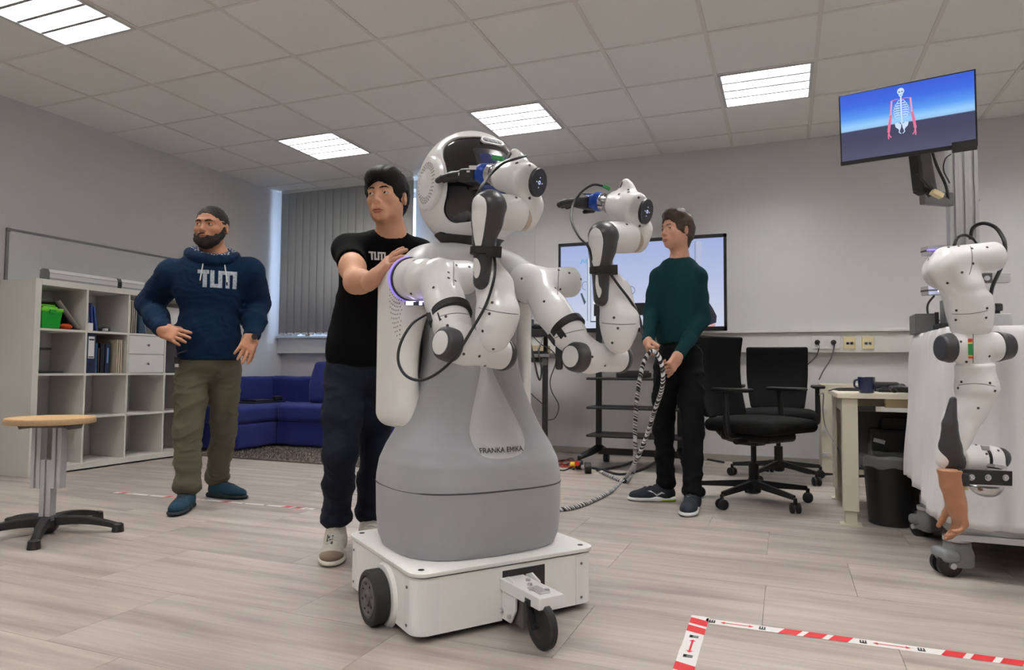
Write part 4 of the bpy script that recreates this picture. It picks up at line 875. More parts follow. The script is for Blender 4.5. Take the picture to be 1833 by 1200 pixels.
# ---------------------------------------------------------------- man in the black T-shirt with a hand on the robot
m2 = thing('person', 'young man in a black T-shirt and dark jeans with one hand on the robot', 'person', WZ(625, 985))
D2 = 2.83
F2 = Fr(W(692, 356, D2), facing(692, 25)+UPZ*.02, -RR*.03+UPZ, .97)
BF2 = Fr((0, 0, 0), facing(680, 8)); neck = W(700, 415, D2+.06); chest = W(682, 500, D2+.12); belly = W(655, 585, D2+.16); pel = W(645, 655, D2+.17)
SR, ER, WR_ = W(624, 443, D2+.04), W(636, 506, D2-.20), W(668, 500, D2-.36); SL, EL, WL_ = W(748, 452, D2+.16), W(775, 520, D2+.10), W(770, 580, D2+.0)
S = SDF(); skull(S, F2, .98); S.cap(F2.p(0, -.025, -.06), neck, .052, .058, k=.03); S.ell(chest, (.14, .09, .2), BF2.R, k=.05); S.ell(pel, (.12, .09, .16), BF2.R, k=.05)
S.cap(neck, chest, .05, .07, k=.04)
for a, b, c, k_ in ((SR, ER, WR_, 1), (SL, EL, WL_, 0)): S.chain([neck-UPZ*.05, a-UPZ*.01, a*.4+b*.6, b, b*.68+c*.32, c], [.033, .042, .046, .037, .039, .025], k=.04)
hd2 = W(709, 453, D2-.40)-WR_; hand(S, WR_, hd2, RR*.7+FF*.45-UPZ*.5, 1, (8, 10, 14, 20), .98, 5, (30, 10))
hand(S, WL_, WL_-EL, -RR, 1)
HR, KR, AR = W(618, 680, D2+.14), W(609, 810, 2.84), W(602, 922, 2.97); HL, KL, AL = W(672, 680, D2+.20), W(672, 800, 3.05), W(662, 912, 3.14)
for a, b, c in ((HR, KR, AR), (HL, KL, AL)): S.chain([pel, a, b, c], [.07, .07, .05, .04], k=.03)
lo = np.min([SR, SL, AR, AL, HR, belly, neck, EL], 0)-[.12, .15, .02]; hi = np.max([SR, SL, AR, AL, HL, neck, EL], 0)+[.12, .15, 0]; hi[2] = F2.o[2]-.19
mnA = np.minimum(ER, WR_)-[.075, .075, .075]; mxA = np.maximum(ER, WR_)+.075
regs = [(F2.o-[.13, .15, .205], F2.o+[.13, .14, .15], .0023), (WR_-[.05, .13, .07], WR_+[.20, .20, .20], .003), (np.minimum(SR, ER)-.07, np.maximum(ER, WR_)+[.0, .07, .07], .005), (lo, hi, .011)]
regs[2] = (np.minimum(SR, WR_)-.08, np.maximum(SR, WR_)+[.02, .07, .07], .005)
body2 = blocks(S, 'body', M_skin2, m2, regs)
eyes(F2, m2, 'dark', (.40, .14)); brows(F2, m2, M_hair2, body2, .0029, .001); lips(F2, m2, M_lip2, body2, -.070)
S = SDF(); S.ell(F2.p(0, -.016, .040), F2.r(.090, .108, .098), F2.R, k=.01); S.ell(F2.p(0, .045, .085), F2.r(.070, .052, .040), F2.R, k=.04); S.cap(F2.p(0, -.085, -.01), F2.p(0, -.068, -.068), .05, .036, k=.04)
for s in (-1, 1): S.cap(F2.p(s*.078, .020, .04), F2.p(s*.076, .010, -.002), .010, .005, k=.02)
S.ell(F2.p(0, .105, -.030), F2.r(.085, .085, .083), F2.R, op='s', k=.008); S.ell(F2.p(.012, .118, .030), F2.r(.048, .05, .030), F2.R@rot((0, 1, 0), 12), op='s', k=.008)
for s in (-1, 1): S.ell(F2.p(s*.088, -.006, -.008), F2.r(.020, .026, .036), F2.R, op='s', k=.006)
S.ell(F2.p(0, .03, -.075), F2.r(.075, .08, .06), F2.R, op='s', k=.01)
def strands(F, amp, f1, seed):
    def fn(P):
        q = (P-F.o.astype(np.float32))@F.R.astype(np.float32); r = np.arctan2(q[:, 0], q[:, 2]+.02)*.09; u = np.stack([r*4.5, q[:, 1]*.8, r*0], 1); return amp*noise3(u.astype(np.float32)+noise3(q, 9, 7)[:, None]*np.float32(.004), f1, seed)
    return fn
S.disp(strands(F2, .0012, 16, 3)); S.disp(lambda P: .0006*noise3(P, 16, 9)); S.mk('hair', M_hair2, m2, h=.003)
S = SDF(); S.ell(chest+UPZ*.03, (.178, .112, .19), BF2.R, k=.05); S.ell(belly, (.150, .105, .22), BF2.R, k=.08); S.ell(pel+UPZ*.05, (.150, .108, .14), BF2.R, k=.06)
for a, b in ((SR, ER), (SL, EL)): S.chain([neck-UPZ*.035, neck*.5+a*.5-UPZ*.028, a-UPZ*.01, a*.52+b*.48], [.055, .052, .062, .060], k=.04)
S.cap(neck-UPZ*.0+BF2.f*.01, neck+UPZ*.25, .058, .085, op='s', k=.01); S.half(W(645, 660, D2+.1), -UPZ, k=.02)
for a, b in ((SR, ER), (SL, EL)): S.half(a*.42+b*.58, nrm(b-a), k=.006) if False else S.cap(a*.50+b*.50, b, .053, .055, op='s', k=.006)
S.disp(fold(.0045, 2.4, 31, (1, 1, 1.4))); shirt2 = S.mk('t_shirt', M_tee, m2, h=.006); T2 = bvh(shirt2)
lay('chest_print', [[(x*.42, y*.42) for x, y in p] for p in mono(.16, .078)], W(675, 458, D2)+BF2.f*.3, -BF2.x, UPZ, -BF2.f, T2, M_white, m2, off=.0025, cell=.006)
S = SDF(); S.ell(pel-UPZ*.03, (.152, .112, .12), BF2.R, k=.05); leg(S, HR, KR, AR, [.088, .080, .066, .062, .060], .03); leg(S, HL, KL, AL, [.088, .080, .066, .062, .058], .03)
for a in (AR, AL): S.ell(a-UPZ*.01, (.062, .070, .045), k=.02)
S.disp(fold(.005, 3.0, 41)); S.disp(fold(.0025, 8.0, 42)); S.mk('jeans', M_jean, m2, h=.007)
s2, hR, d_ = foot(m2, AR, 6, 600, M_sneak, M_soleb, L=.29, ml=M_lace, wd=.105); s3, hR3, d3_ = foot(m2, AL, -8, 655, M_sneak, M_soleb, L=.29, ml=M_lace, wd=.105)
sd = np.cross(d_, UPZ)
nz = [[(-.022, -.020), (-.012, -.020), (-.006, .004), (.006, -.020), (.018, -.020), (.026, .020), (.016, .020), (.010, -.004), (-.002, .020), (-.014, .020)]]
sgn = -1 if np.dot(sd, RR) > 0 else 1
M_suede = mat('taupe_suede', s2l(132, 116, 100), .9, bump=.4, bscale=400)
for u_, h_, dd_ in ((s2, hR, d_), (s3, hR3, d3_)):
    R = np.stack([np.cross(dd_, UPZ), dd_, UPZ], 1); S = SDF(); S.ell(h_+dd_*.29*.70+UPZ*.034, (.105*.475, .29*.278, .0352), R, k=.01); S.half(h_+dd_*.205, -dd_, k=.004); S.half(h_+UPZ*.022, (0, 0, -1), k=.004); S.half(h_+UPZ*.058+dd_*.24, UPZ*.8-dd_*.5, k=.01); S.mk('toe_cap', M_suede, u_, h=.0045)
lay('side_letter', [[(x*.85, y*.95) for x, y in nz[0]]], W(590, 966, 2.9), RR*.8, UPZ, ray(590, 966), bvh(s2), M_black, s2, off=.0015, cell=.01)
# ---------------------------------------------------------------- man in the green sweater holding the hose
m3 = thing('person', 'young man in a dark green sweater and black jeans holding a striped hose', 'person', (WZ(1180, 888)+WZ(1238, 910))/2)
D3 = 4.12
F3 = Fr(W(1210, 414, D3), facing(1210, 46)+UPZ*.03, (0, 0, 1), .98)
BF3 = Fr((0, 0, 0), facing(1210, 28)); neck = W(1217, 458, D3+.03); chest = W(1213, 520, D3+.03); belly = W(1213, 580, D3+.03); pel = W(1215, 635, D3+.03)
SR, ER, WR_ = W(1180, 496, D3+.05), W(1166, 560, D3+.05), W(1160, 612, D3-.13); SL, EL, WL_ = W(1248, 496, D3-.02), W(1257, 570, D3-.03), W(1214, 637, D3-.22)
S = SDF(); skull(S, F3, .95); S.cap(F3.p(0, -.02, -.06), neck, .050, .055, k=.03); S.ell(chest, (.13, .08, .2), BF3.R, k=.05); S.ell(pel, (.11, .08, .16), BF3.R, k=.05)
for a, b, c in ((SR, ER, WR_), (SL, EL, WL_)): S.chain([neck-UPZ*.04, a, b, c], [.04, .045, .035, .026], k=.03)
gR = W(1172, 633, D3-.26); gL = W(1184, 668, D3-.30)
hand(S, WR_, W(1163, 640, D3-.24)-WR_, W(1185, 632, D3-.16)-W(1163, 635, D3-.16), 1, (62, 65, 68, 70), .98, 2, (20, 35), 30)
hand(S, WL_, W(1192, 672, D3-.29)-WL_, -RR*.8+FF*.6-UPZ*.2, 1, (45, 50, 55, 60), 1.0, 2, (25, 25), 10)
HR, KR, AR = W(1193, 660, D3+.02), W(1188, 770, 4.18), W(1192, 862, 4.20); HL, KL, AL = W(1236, 660, D3+.0), W(1240, 775, 4.0), W(1240, 878, 3.93)
for a, b, c in ((HR, KR, AR), (HL, KL, AL)): S.chain([pel, a, b, c], [.07, .065, .05, .04], k=.03)
lo = np.min([SR, SL, ER, AR, AL], 0)-[.1, .13, .02]; hi = np.max([SR, SL, EL, AR, AL, neck], 0)+[.1, .13, 0]; hi[2] = F3.o[2]-.185
body3 = blocks(S, 'body', M_skin3, m3, [(F3.o-[.13, .14, .20], F3.o+[.13, .14, .15], .0026), (WR_-[.1, .13, .15], WR_+[.12, .1, .05], .0033), (WL_-[.13, .13, .15], WL_+[.08, .1, .05], .0033), (lo, hi, .012)])
eyes(F3, m3, 'green', (-.05, .04)); brows(F3, m3, M_hair3, body3, .0027); lips(F3, m3, M_lip3, body3)
S = SDF(); S.ell(F3.p(0, -.018, .040), F3.r(.087, .105, .097), F3.R, k=.01); S.ell(F3.p(-.01, .030, .098), F3.r(.066, .060, .030), F3.R, k=.04); S.cap(F3.p(0, -.085, -.01), F3.p(0, -.072, -.072), .05, .034, k=.04)
for s in (-1, 1): S.cap(F3.p(s*.077, .012, .04), F3.p(s*.077, .006, -.008), .013, .007, k=.02)
S.ell(F3.p(0, .105, -.018), F3.r(.080, .080, .084), F3.R, op='s', k=.008)
for s in (-1, 1): S.ell(F3.p(s*.088, -.008, -.006), F3.r(.020, .024, .034), F3.R, op='s', k=.006)
S.ell(F3.p(0, .03, -.075), F3.r(.075, .08, .06), F3.R, op='s', k=.01)
S.disp(strands(F3, .0020, 11, 5)); S.disp(lambda P: .0014*noise3(P, 18, 19)); S.mk('hair', M_hair3, m3, h=.003)
S = SDF(); S.ell(chest+UPZ*.01, (.152, .105, .20), BF3.R, k=.05); S.ell(belly-UPZ*.02, (.142, .105, .19), BF3.R, k=.06); S.chain([neck-UPZ*.045, neck*.5+SR*.5-UPZ*.012, SR-UPZ*.0], [.052, .045, .050], k=.03); S.chain([neck-UPZ*.045, neck*.5+SL*.5-UPZ*.012, SL-UPZ*.0], [.052, .045, .050], k=.03)
S.half(W(1213, 616, D3), -UPZ, k=.02)
for a, b, c in ((SR, ER, WR_), (SL, EL, WL_)): S.chain([chest*.2+a*.8+UPZ*.01, a, a*.5+b*.5, b, b*.4+c*.6, c-nrm(c-b)*.01], [.050, .055, .052, .049, .042, .036], k=.02)
S.cap(neck-UPZ*.018, neck+UPZ*.25, .054, .075, op='s', k=.012)
for w, e in ((WR_, ER), (WL_, EL)): S.ell(w+nrm(w-e)*.018, (.031, .031, .031), op='s', k=.008)
S.disp(fold(.0028, 2.4, 51, (1, 1, 1.2))); S.mk('sweater', M_swt, m3, h=.006)
S = SDF(); S.ell(pel-UPZ*.01, (.146, .112, .11), BF3.R, k=.05); leg(S, HR, KR, AR, [.080, .072, .060, .055, .052], .03); leg(S, HL, KL, AL, [.080, .072, .060, .056, .052], .03)
for a in (AR, AL): S.ell(a-UPZ*.01, (.055, .062, .04), k=.02)
S.disp(fold(.0055, 3.4, 61)); S.disp(fold(.0025, 8., 62)); S.mk('jeans', M_bpant, m3, h=.007)
u, hR, d_ = foot(m3, AR, 78, 1180, M_runner, M_wsole, L=.29, ml=M_black, wd=.10)
S = SDF(); S.box(hR+d_*.055+UPZ*.012, (.083, .10, .016), np.stack([np.cross(d_, UPZ), d_, UPZ], 1), rnd=.006); S.mk('heel_insert', M_lime, u, h=.004)
sd = np.cross(d_, UPZ); sgn = -1 if np.dot(sd, FF) > 0 else 1
lay('side_stripe', [[(-.05, .0), (-.03, .012), (0, -.004), (.035, .018), (.055, .016), (.02, .004), (0, -.016), (-.03, .002)]], hR+d_*.12+sd*sgn*.2+UPZ*.05, d_, UPZ, -sd*sgn, bvh(u), M_alu, u, off=.001, cell=.01)
foot(m3, AL, 10, 1238, M_runner, M_wsole, L=.28, ml=M_black, wd=.10)
# hose taped in black and white spirals, from the robot across the floor up through both hands
def hose_mat():
    m = bpy.data.materials.new('zebra_hose'); m.use_nodes = True; nt = m.node_tree; b = nt.nodes['Principled BSDF']; at = nt.nodes.new('ShaderNodeAttribute'); at.attribute_name = 'along'
    w = nt.nodes.new('ShaderNodeTexNoise'); w.noise_dimensions = '1D'; w.inputs['Scale'].default_value = 55; w.inputs['Detail'].default_value = 1; nt.links.new(at.outputs['Fac'], w.inputs['W'])
    r = nt.nodes.new('ShaderNodeValToRGB'); r.color_ramp.interpolation = 'CONSTANT'; r.color_ramp.elements[0].color = (.01, .01, .01, 1); r.color_ramp.elements[1].color = (.62, .62, .62, 1); r.color_ramp.elements[1].position = .50
    nt.links.new(w.outputs[0], r.inputs[0]); nt.links.new(r.outputs[0], b.inputs['Base Color']); b.inputs['Roughness'].default_value = .5; return m
def hose(name, pts, r, m, **k):
    P = spline(pts, sub=14); b = B(); b.tube(P, r, 12, smooth=False); o = b.mk(name, m, smooth=True, **k); L = np.concatenate([[0], np.cumsum(np.linalg.norm(np.diff(P, axis=0), axis=1))])
    a = o.data.attributes.new('along', 'FLOAT', 'POINT'); n = len(o.data.vertices); ang = np.tile(np.linspace(0, 1, 12, endpoint=False), len(P)); a.data.foreach_set('value', (np.repeat(L, 12)+.012*np.sin(ang*6.283)).astype(np.float32)); return o
HM = hose_mat()
hz = [WZ(985, 916, .012), WZ(1000, 913, .012), WZ(1030, 908, .012), WZ(1062, 896, .013), WZ(1092, 880, .014), WZ(1118, 858, .016), W(1136, 830, 4.1), W(1156, 785, 4.0), W(1172, 735, 3.9), W(1184, 700, 3.84), W(1187, 676, 3.82), W(1185, 656, 3.83), W(1180, 640, 3.84), W(1172, 630, 3.86), W(1164, 631, 3.88), W(1154, 645, 3.9), W(1146, 675, 3.92), W(1140, 715, 3.98), W(1137, 765, 4.08), W(1137, 810, 4.25), WZ(1134, 846, .014), WZ(1120, 862, .013), WZ(1098, 855, .013), WZ(1076, 845, .013)]
hose('hose', hz, .0125, HM, label='black and white striped hose hanging from the hands of the man in green', cat='hose')
# ================================================================= left side: shelf unit and its contents, whiteboard, stool, sofa, rug, tapes
M_shelf = mat('white_foil', s2l(212, 209, 202), .5)
SX0, SX1 = -5.392, -5.0; SY0 = 3.285; PIT = .3635; TH = .045; SZ = 1.428; RP = .3335
shelf = thing('shelf_unit', 'white four by four cube shelf unit against the left wall', 'shelf', ((SX0+SX1)/2, SY0+.75, 0))
SY1 = SY0+2*TH+4*PIT-.016
for y in (SY0, SY1-TH): B().b2((SX0, y, 0), (SX1, y+TH, SZ)).mk('side_panel', M_shelf, shelf, bevel=.002)
B().b2((SX0, SY0+TH, SZ-TH), (SX1, SY1-TH, SZ)).mk('top_panel', M_shelf, shelf, bevel=.002); B().b2((SX0, SY0+TH, 0.012), (SX1, SY1-TH, .012+TH)).mk('bottom_panel', M_shelf, shelf, bevel=.002)
zr = [.012+TH]+[.066+RP*k for k in (1, 2, 3)]+[SZ-TH]
zr = [.057, .402, .732, 1.062, SZ-TH]
yc = [SY0+TH+PIT*k-.008 for k in range(1, 4)]
for y in yc: B().b2((SX0, y-.008, .057), (SX1-.004, y+.008, SZ-TH)).mk('divider', M_shelf, shelf)
ye = [SY0+TH]+yc+[SY1-TH]
for z in zr[1:4]:
    for c in range(4): B().b2((SX0, ye[c]+(.008 if c else 0), z-.008), (SX1-.005, ye[c+1]-(.008 if c < 3 else 0), z+.008)).mk('shelf_board', M_shelf, shelf)
def cell(r, c): return ye[c]+.009, ye[c+1]-.009, zr[3-r]+.009      # r = 0 top row
M_back = mat('hardboard_white', s2l(196, 193, 186), .7)
for z in (.10,): 
    for c in (1, 2): B().b2((SX0, ye[c]+.01, .058), (SX0+.02, ye[c]+.055, .085)).mk('block', mat('brown_block', s2l(120, 96, 76), .8), shelf)
# drawer insert (row 1, column 2)
y0, y1, z0 = cell(1, 2)
di = B().b2((SX0+.04, y0, z0-.001), (SX1-.03, y1, z0+.31)).mk('drawer_insert', M_shelf, shelf)
for k in range(2):
    dr = B().b2((SX1-.028, y0+.002, z0+.003+.156*k), (SX1-.006, y1-.002, z0+.153+.156*k)).mk('drawer_front', M_white, di, bevel=.002)
# knobs are sub-parts as well: hang them on the insert
    c = V3(SX1-.006, (y0+y1)/2, z0+.078+.156*k); B().lathe(c, (1, 0, 0), [(.006, 0), (.005, .012), (.011, .016), (.011, .022), (.0005, .024)], 16).mk('knob', M_chrome, di, smooth=True, sharp=40)
# projector screen case lying on top
M_case = mat('white_case', s2l(208, 208, 208), .35)
py0, py1 = SY0+.10, SY1-.02; prs = thing('projection_screen', 'rolled projection screen in a long white case on top of the shelf unit', 'screen', (SX1-.06, (py0+py1)/2, SZ))
pf = [(-.045, 0), (.045, 0), (.05, .012), (.05, .05), (.036, .075), (-.02, .082), (-.045, .07)]
B().prism(pf, V3(SX1-.058, py0, SZ+.002), (1, 0, 0), (0, 0, 1), (0, 1, 0), py1-py0).mk('case', M_case, prs, bevel=.003)
for y in (py0-.006, py1): B().prism([(x*1.04, z*1.04) for x, z in pf], V3(SX1-.058, y, SZ+.001), (1, 0, 0), (0, 0, 1), (0, 1, 0), .008).mk('end_cap', M_grey, prs)
for z in (.05, .012): B().b2((SX1-.0075, py0, SZ+z-.001), (SX1-.0055, py1, SZ+z+.0015)).mk('groove', M_grey, prs)
B().prism([(x*1.05, z*1.03) for x, z in pf], V3(SX1-.058, py0+.555, SZ+.001), (1, 0, 0), (0, 0, 1), (0, 1, 0), .035).mk('clip', M_black, prs)
# ---- things in the cubes
def book(name, c, size, m, lab, cat='book', group=None, R=None, pages=True, parent=None):
    """size = thickness(y), depth(x), height(z); spine faces the room"""
    t, d, h = size; R = np.eye(3) if R is None else R; o = thing(name, lab, cat, c, group)
    c = V3(*c); f = lambda p: c+R@V3(*p)
    B().box(f((0, -t/2+.0012, h/2)), (d, .0024, h), R).box(f((0, t/2-.0012, h/2)), (d, .0024, h), R).box(f((d/2-.0012, 0, h/2)), (.0024, t, h), R).mk('cover', m, o)
    B().box(f((-.002, 0, h/2)), (d-.008, t-.005, h-.006), R).mk('pages', mat('paper', s2l(205, 200, 190), .9), o); return o
# top-left cube: green clip box, its lid tray, leaning magazines, an orange bag
y0, y1, z0 = cell(0, 0)
M_g1 = mat('green_plastic', s2l(12, 148, 40), .35); M_g2 = mat('lime_plastic', s2l(96, 190, 12), .35)
gbx = thing('storage_box', 'green plastic clip box with a lime green lid in the top left cube', 'box', (SX1-.12, y0+.088, z0))
R0 = V3(SX1-.12, y0+.09, z0); v, f = loft([R0+[.085*a, .065*b, 0] for a, b in ()] or [np.array([R0+V3(x*.085, y*.066, 0) for x, y in ((1, 1), (-1, 1), (-1, -1), (1, -1))]), np.array([R0+V3(x*.098, y*.078, .125) for x, y in ((1, 1), (-1, 1), (-1, -1), (1, -1))])]); mesh('tub', v, f, M_g1, gbx, bevel=.006)
B().box(R0+V3(0, 0, .137), (.204, .165, .026)).mk('lid', M_g2, gbx, bevel=.006); B().box(R0+V3(.104, 0, .125), (.008, .05, .03)).mk('clip', M_g1, gbx, bevel=.002)
B().box(R0+V3(0, 0, .156), (.15, .11, .016)).mk('lid_recess', M_g2, gbx, bevel=.006)
B().b2((SX1-.30, y0+.01, z0+.167), (SX1-.06, y0+.20, z0+.178)).mk('folder', M_g2, None, label='flat lime green folder lying on the green clip box', cat='folder', bevel=.002)
Rm = rot((1, 0, 0), 40)
for k, (cl, nm) in enumerate(((s2l(150, 145, 128), 'leaning magazine with an olive spine nearest the green box'), (s2l(112, 104, 96), 'leaning brown grey magazine in the middle of the leaning stack'), (s2l(60, 58, 60), 'leaning dark magazine on the outside of the leaning stack'))):
    book('magazine', (SX1-.13, y0+.318-.021*k, z0+.006+.004*k), (.014, .20, .27-.01*k), mat('mag%d' % k, cl, .5), nm, 'magazine', 'magazines leaning in the top left cube', R=Rm)
S = SDF(); S.ell((SX1-.07, y0+.22, z0+.022), (.05, .045, .022)); S.disp(lambda P: .003*noise3(P, 25, 3)); S.mk('pouch', mat('orange_mesh', s2l(205, 70, 25), .7), h=.004, label='small orange net pouch beside the green box', cat='pouch')
# second cube: blue paperbacks standing, black cable case
y0, y1, z0 = cell(0, 1)
for k, (cl, an, h_) in enumerate(((s2l(70, 78, 120), 2, .20), (s2l(52, 70, 140), 4, .215), (s2l(60, 84, 150), 9, .19))):
    book('paperback', (SX1-.10, y0+.016+.024*k+h_*math.sin(math.radians(an))*1.0, z0+.003), (.017, .15, h_), mat('blue_bk%d' % k, cl, .5), ('dusty blue paperback standing at the left of the second cube', 'bright blue paperback standing in the second cube', 'blue paperback leaning outermost in the second cube')[k], 'book', 'blue paperbacks in the second cube', R=rot((1, 0, 0), an))
B().b2((SX1-.11, y0+.012, z0), (SX1-.02, y0+.055, z0+.06)).mk('note_block', M_white, label='small white note block before the blue paperbacks', cat='notepad', bevel=.001)
S = SDF(); S.chain([V3(SX1-.12, y0+.15, z0+.028), V3(SX1-.10, y0+.20, z0+.022), V3(SX1-.13, y0+.27, z0+.024)], [.022, .02, .018]); S.disp(lambda P: .003*noise3(P, 22, 5)); o = S.mk('headset', M_black, h=.004, label='black bundled headset lying in the second cube of the top row', cat='headset'); B().box((SX1-.075, y0+.20, z0+.018), (.03, .03, .02)).mk('label_tag', M_white, o)
# third cube top row: magazines and leaflets
y0, y1, z0 = cell(0, 2)
for k in range(4):
    book('brochure', (SX1-.12, y0+.012+.018*k, z0), (.014, .21, .27-.006*k), mat('beige_bk%d' % k, s2l(190-12*k, 182-12*k, 165-10*k), .6), ('cream', 'beige', 'light tan', 'tan')[k]+' brochure standing upright at the left of the third top cube', 'brochure', 'brochures in the third top cube')
for k in range(3):
    book('leaflet', (SX1-.10, y0+.145+.012*k, z0+.002), (.008, .20, .25), mat('leaf%d' % k, [s2l(90, 120, 150), s2l(200, 205, 205), s2l(120, 130, 135)][k], .5), ('pale blue', 'white', 'grey')[k]+' leaflet leaning in the third top cube', 'leaflet', 'leaflets leaning in the third top cube', R=rot((1, 0, 0), 12))
# second row, first cube: flat tablet and a dark gap; second cube: binder, blue books, cream files
y0, y1, z0 = cell(1, 0)
B().b2((SX1-.26, y0+.005, z0), (SX1-.02, y0+.19, z0+.018)).mk('laptop', M_dark, label='thin closed dark laptop lying in the left cube of the second row', cat='laptop', bevel=.003)
B().b2((SX0+.004, y0, z0+.20), (SX0+.01, y0+.11, z0+.31)).b2((SX0+.004, y0, z0), (SX0+.01, y0+.11, z0+.195)).mk('back_card', mat('grey_card', s2l(118, 118, 124), .7), None, label='grey card sheet standing at the back of the left cube in the second row', cat='card', kind=None)
y0, y1, z0 = cell(1, 1)
M_bind = mat('navy_binder', s2l(18, 34, 66), .55)
bn = thing('ring_binder', 'dark blue ring binder with a white spine label', 'binder', (SX1-.16, y0+.045, z0))
B().b2((SX1-.30, y0+.006, z0), (SX1-.018, y0+.084, z0+.318)).mk('cover', M_bind, bn, bevel=.002)
B().b2((SX1-.019, y0+.020, z0+.115), (SX1-.0165, y0+.070, z0+.285)).mk('spine_label', M_white, bn); B().cyl((SX1-.02, y0+.045, z0+.07), (SX1-.016, y0+.045, z0+.07), .013, n=18).mk('finger_ring', M_dark, bn)
B().b2((SX1-.0166, y0+.024, z0+.255), (SX1-.0155, y0+.066, z0+.266)).mk('label_print', M_black, bn); B().b2((SX1-.0166, y0+.024, z0+.122), (SX1-.0155, y0+.066, z0+.130)).mk('label_print', M_black, bn)
for k, (t, h_, cl, nm) in enumerate(((.022, .235, s2l(30, 84, 116), 'teal paperback between the binder and the dark books'), (.016, .20, s2l(74, 52, 44), 'short brown book next to the teal paperback'), (.040, .235, s2l(10, 16, 26), 'thick black book in the middle of the second row'), (.045, .235, s2l(16, 32, 62), 'thick dark blue book beside the black one'))):
    yy = y0+.09+sum((.022, .016, .040, .045)[:k])+t/2+.003*k; o = book('book', (SX1-.13, yy, z0), (t, .19, h_), mat('bk%d' % k, cl, .45), nm, 'book', 'dark books beside the binder')
    if k == 3: B().b2((SX1-.0355, yy-.006, z0+.08), (SX1-.034, yy+.006, z0+.20)).mk('spine_title', mat('title_blue', s2l(110, 150, 190), .6), o)
for k in range(3): book('file', (SX1-.14, y1-.065+.018*k, z0), (.014, .22, .27), mat('cream_file', s2l(208, 194, 172), .8), ('left', 'middle', 'right')[k]+' one of the three cream cardboard files in the second row', 'file', 'cream cardboard files')
y0, y1, z0 = cell(1, 3); B().b2((SX0+.05, y0+.01, z0), (SX1-.05, y1-.02, z0+.30)).mk('fabric_box', mat('charcoal_felt', s2l(62, 60, 64), .9), label='charcoal fabric box in the right cube of the second row', cat='box', bevel=.006)
B().b2((SX0+.06, y0+.02, zr[3]+.009), (SX1-.08, y1-.14, zr[3]+.26)).mk('carton', M_white, label='white upright carton in the top right cube', cat='carton', bevel=.002)
# whiteboard on the wall
wb = thing('whiteboard', 'wall-mounted whiteboard with a thin grey frame above the shelf unit', 'whiteboard', (XL+.01, 4.3, 1.0))
wy0, wy1, wz0, wz1 = 3.31, 5.0, .92, 1.823
B().b2((XL+.002, wy0+.01, wz0+.01), (XL+.014, wy1-.01, wz1-.01)).mk('board', mat('whiteboard_enamel', s2l(214, 215, 216), .25), wb)
for a, b in (((wy0, wz1-.018), (wy1, wz1)), ((wy0, wz0), (wy1, wz0+.018)), ((wy0, wz0), (wy0+.018, wz1)), ((wy1-.018, wz0), (wy1, wz1))): B().b2((XL+.001, a[0], a[1]), (XL+.020, b[0], b[1])).mk('frame_bar', mat('frame_grey', s2l(128, 128, 130), .4, .4), wb)
for y in (wy0, wy1-.024): B().b2((XL, y-.002, wz1-.026), (XL+.023, y+.026, wz1+.002)).mk('corner_cap', M_grey, wb, bevel=.003)
# ---- stool on an aluminium profile column
st = thing('stool', 'work stool with a round plywood seat on an aluminium column', 'stool', WZ(83, 955))
c = WZ(83, 955); zt = .8-(744-650)*3.27/FPX+.0; zt = W(84, 748, 3.27)[2]
M_ply = mat('birch_plywood', s2l(196, 158, 112), .55, var=.14, vscale=40, stretch=(1, 6, 1)); M_plye = mat('plywood_edge', s2l(176, 146, 112), .7, var=.25, vscale=120, stretch=(1, 1, 14))
B().lathe(c+UPZ*(zt-.028), UPZ, [(.185, 0), (.187, .002), (.187, .024), (.184, .028)], 48).mk('seat', M_ply, st, smooth=True, sharp=40)
B().lathe(c+UPZ*(zt-.026), UPZ, [(.1875, 0), (.1880, .001), (.1880, .021), (.1875, .022)], 48).mk('seat_edge', M_plye, st, smooth=True, sharp=40)
ax = nrm(RR*[1, 1, 0]); ay = np.cross(UPZ, ax); Rs = np.stack([ax, ay, UPZ], 1)
B().box(c+UPZ*(zt-.040), (.20, .12, .012), Rs).box(c+UPZ*(zt-.036)+ax*.10, (.05, .10, .022), Rs@rot((0, 1, 0), 25)).box(c+UPZ*(zt-.036)-ax*.10, (.05, .10, .022), Rs@rot((0, 1, 0), -25)).mk('seat_mount', M_hub, st, bevel=.003)
def profile(name, c, z0, z1, m, par, R=None, w=.045, d=.045):
    g = w*.10; b = B(); R = np.eye(3) if R is None else R
    n = max(1, round(w/.045)); q = []
    for sx in range(2*n):
        pass
    hw, hd = w/2, d/2; arm_ = .010
    for i in range(n):
        x0 = -hw+i*(w/n); x1 = x0+w/n; gx = (x0+x1)/2
        b.box(c+R@V3((x0+gx-arm_/2)/2, 0, 0)*1+UPZ*(z0+z1)/2, (gx-arm_/2-x0-.0004, d, z1-z0), R); b.box(c+R@V3((x1+gx+arm_/2)/2, 0, 0)+UPZ*(z0+z1)/2, (x1-gx-arm_/2-.0004, d, z1-z0), R)
        b.box(c+R@V3(gx, 0, 0)+UPZ*(z0+z1)/2, (arm_+.001, d-.020, z1-z0-.001), R)
    return b.mk(name, m, par)
profile('column', c+ax*.0, .07, zt-.20, M_alu, st, Rs, .052, .045)
for s in (-1, 1): profile('upper_profile', c+ax*s*.049+ay*-.003, zt-.335, zt-.045, M_alu, st, Rs, .045, .045)
B().cyl(c-ax*.075+UPZ*(zt-.28), c-ax*.06+UPZ*(zt-.28), .006, n=10).mk('clamp_screw', M_alu, st)
B().lathe(c+UPZ*.005, UPZ, [(.03, 0), (.05, .02), (.052, .06), (.040, .075), (.03, .078)], 24).mk('hub', M_black, st, smooth=True, sharp=40)
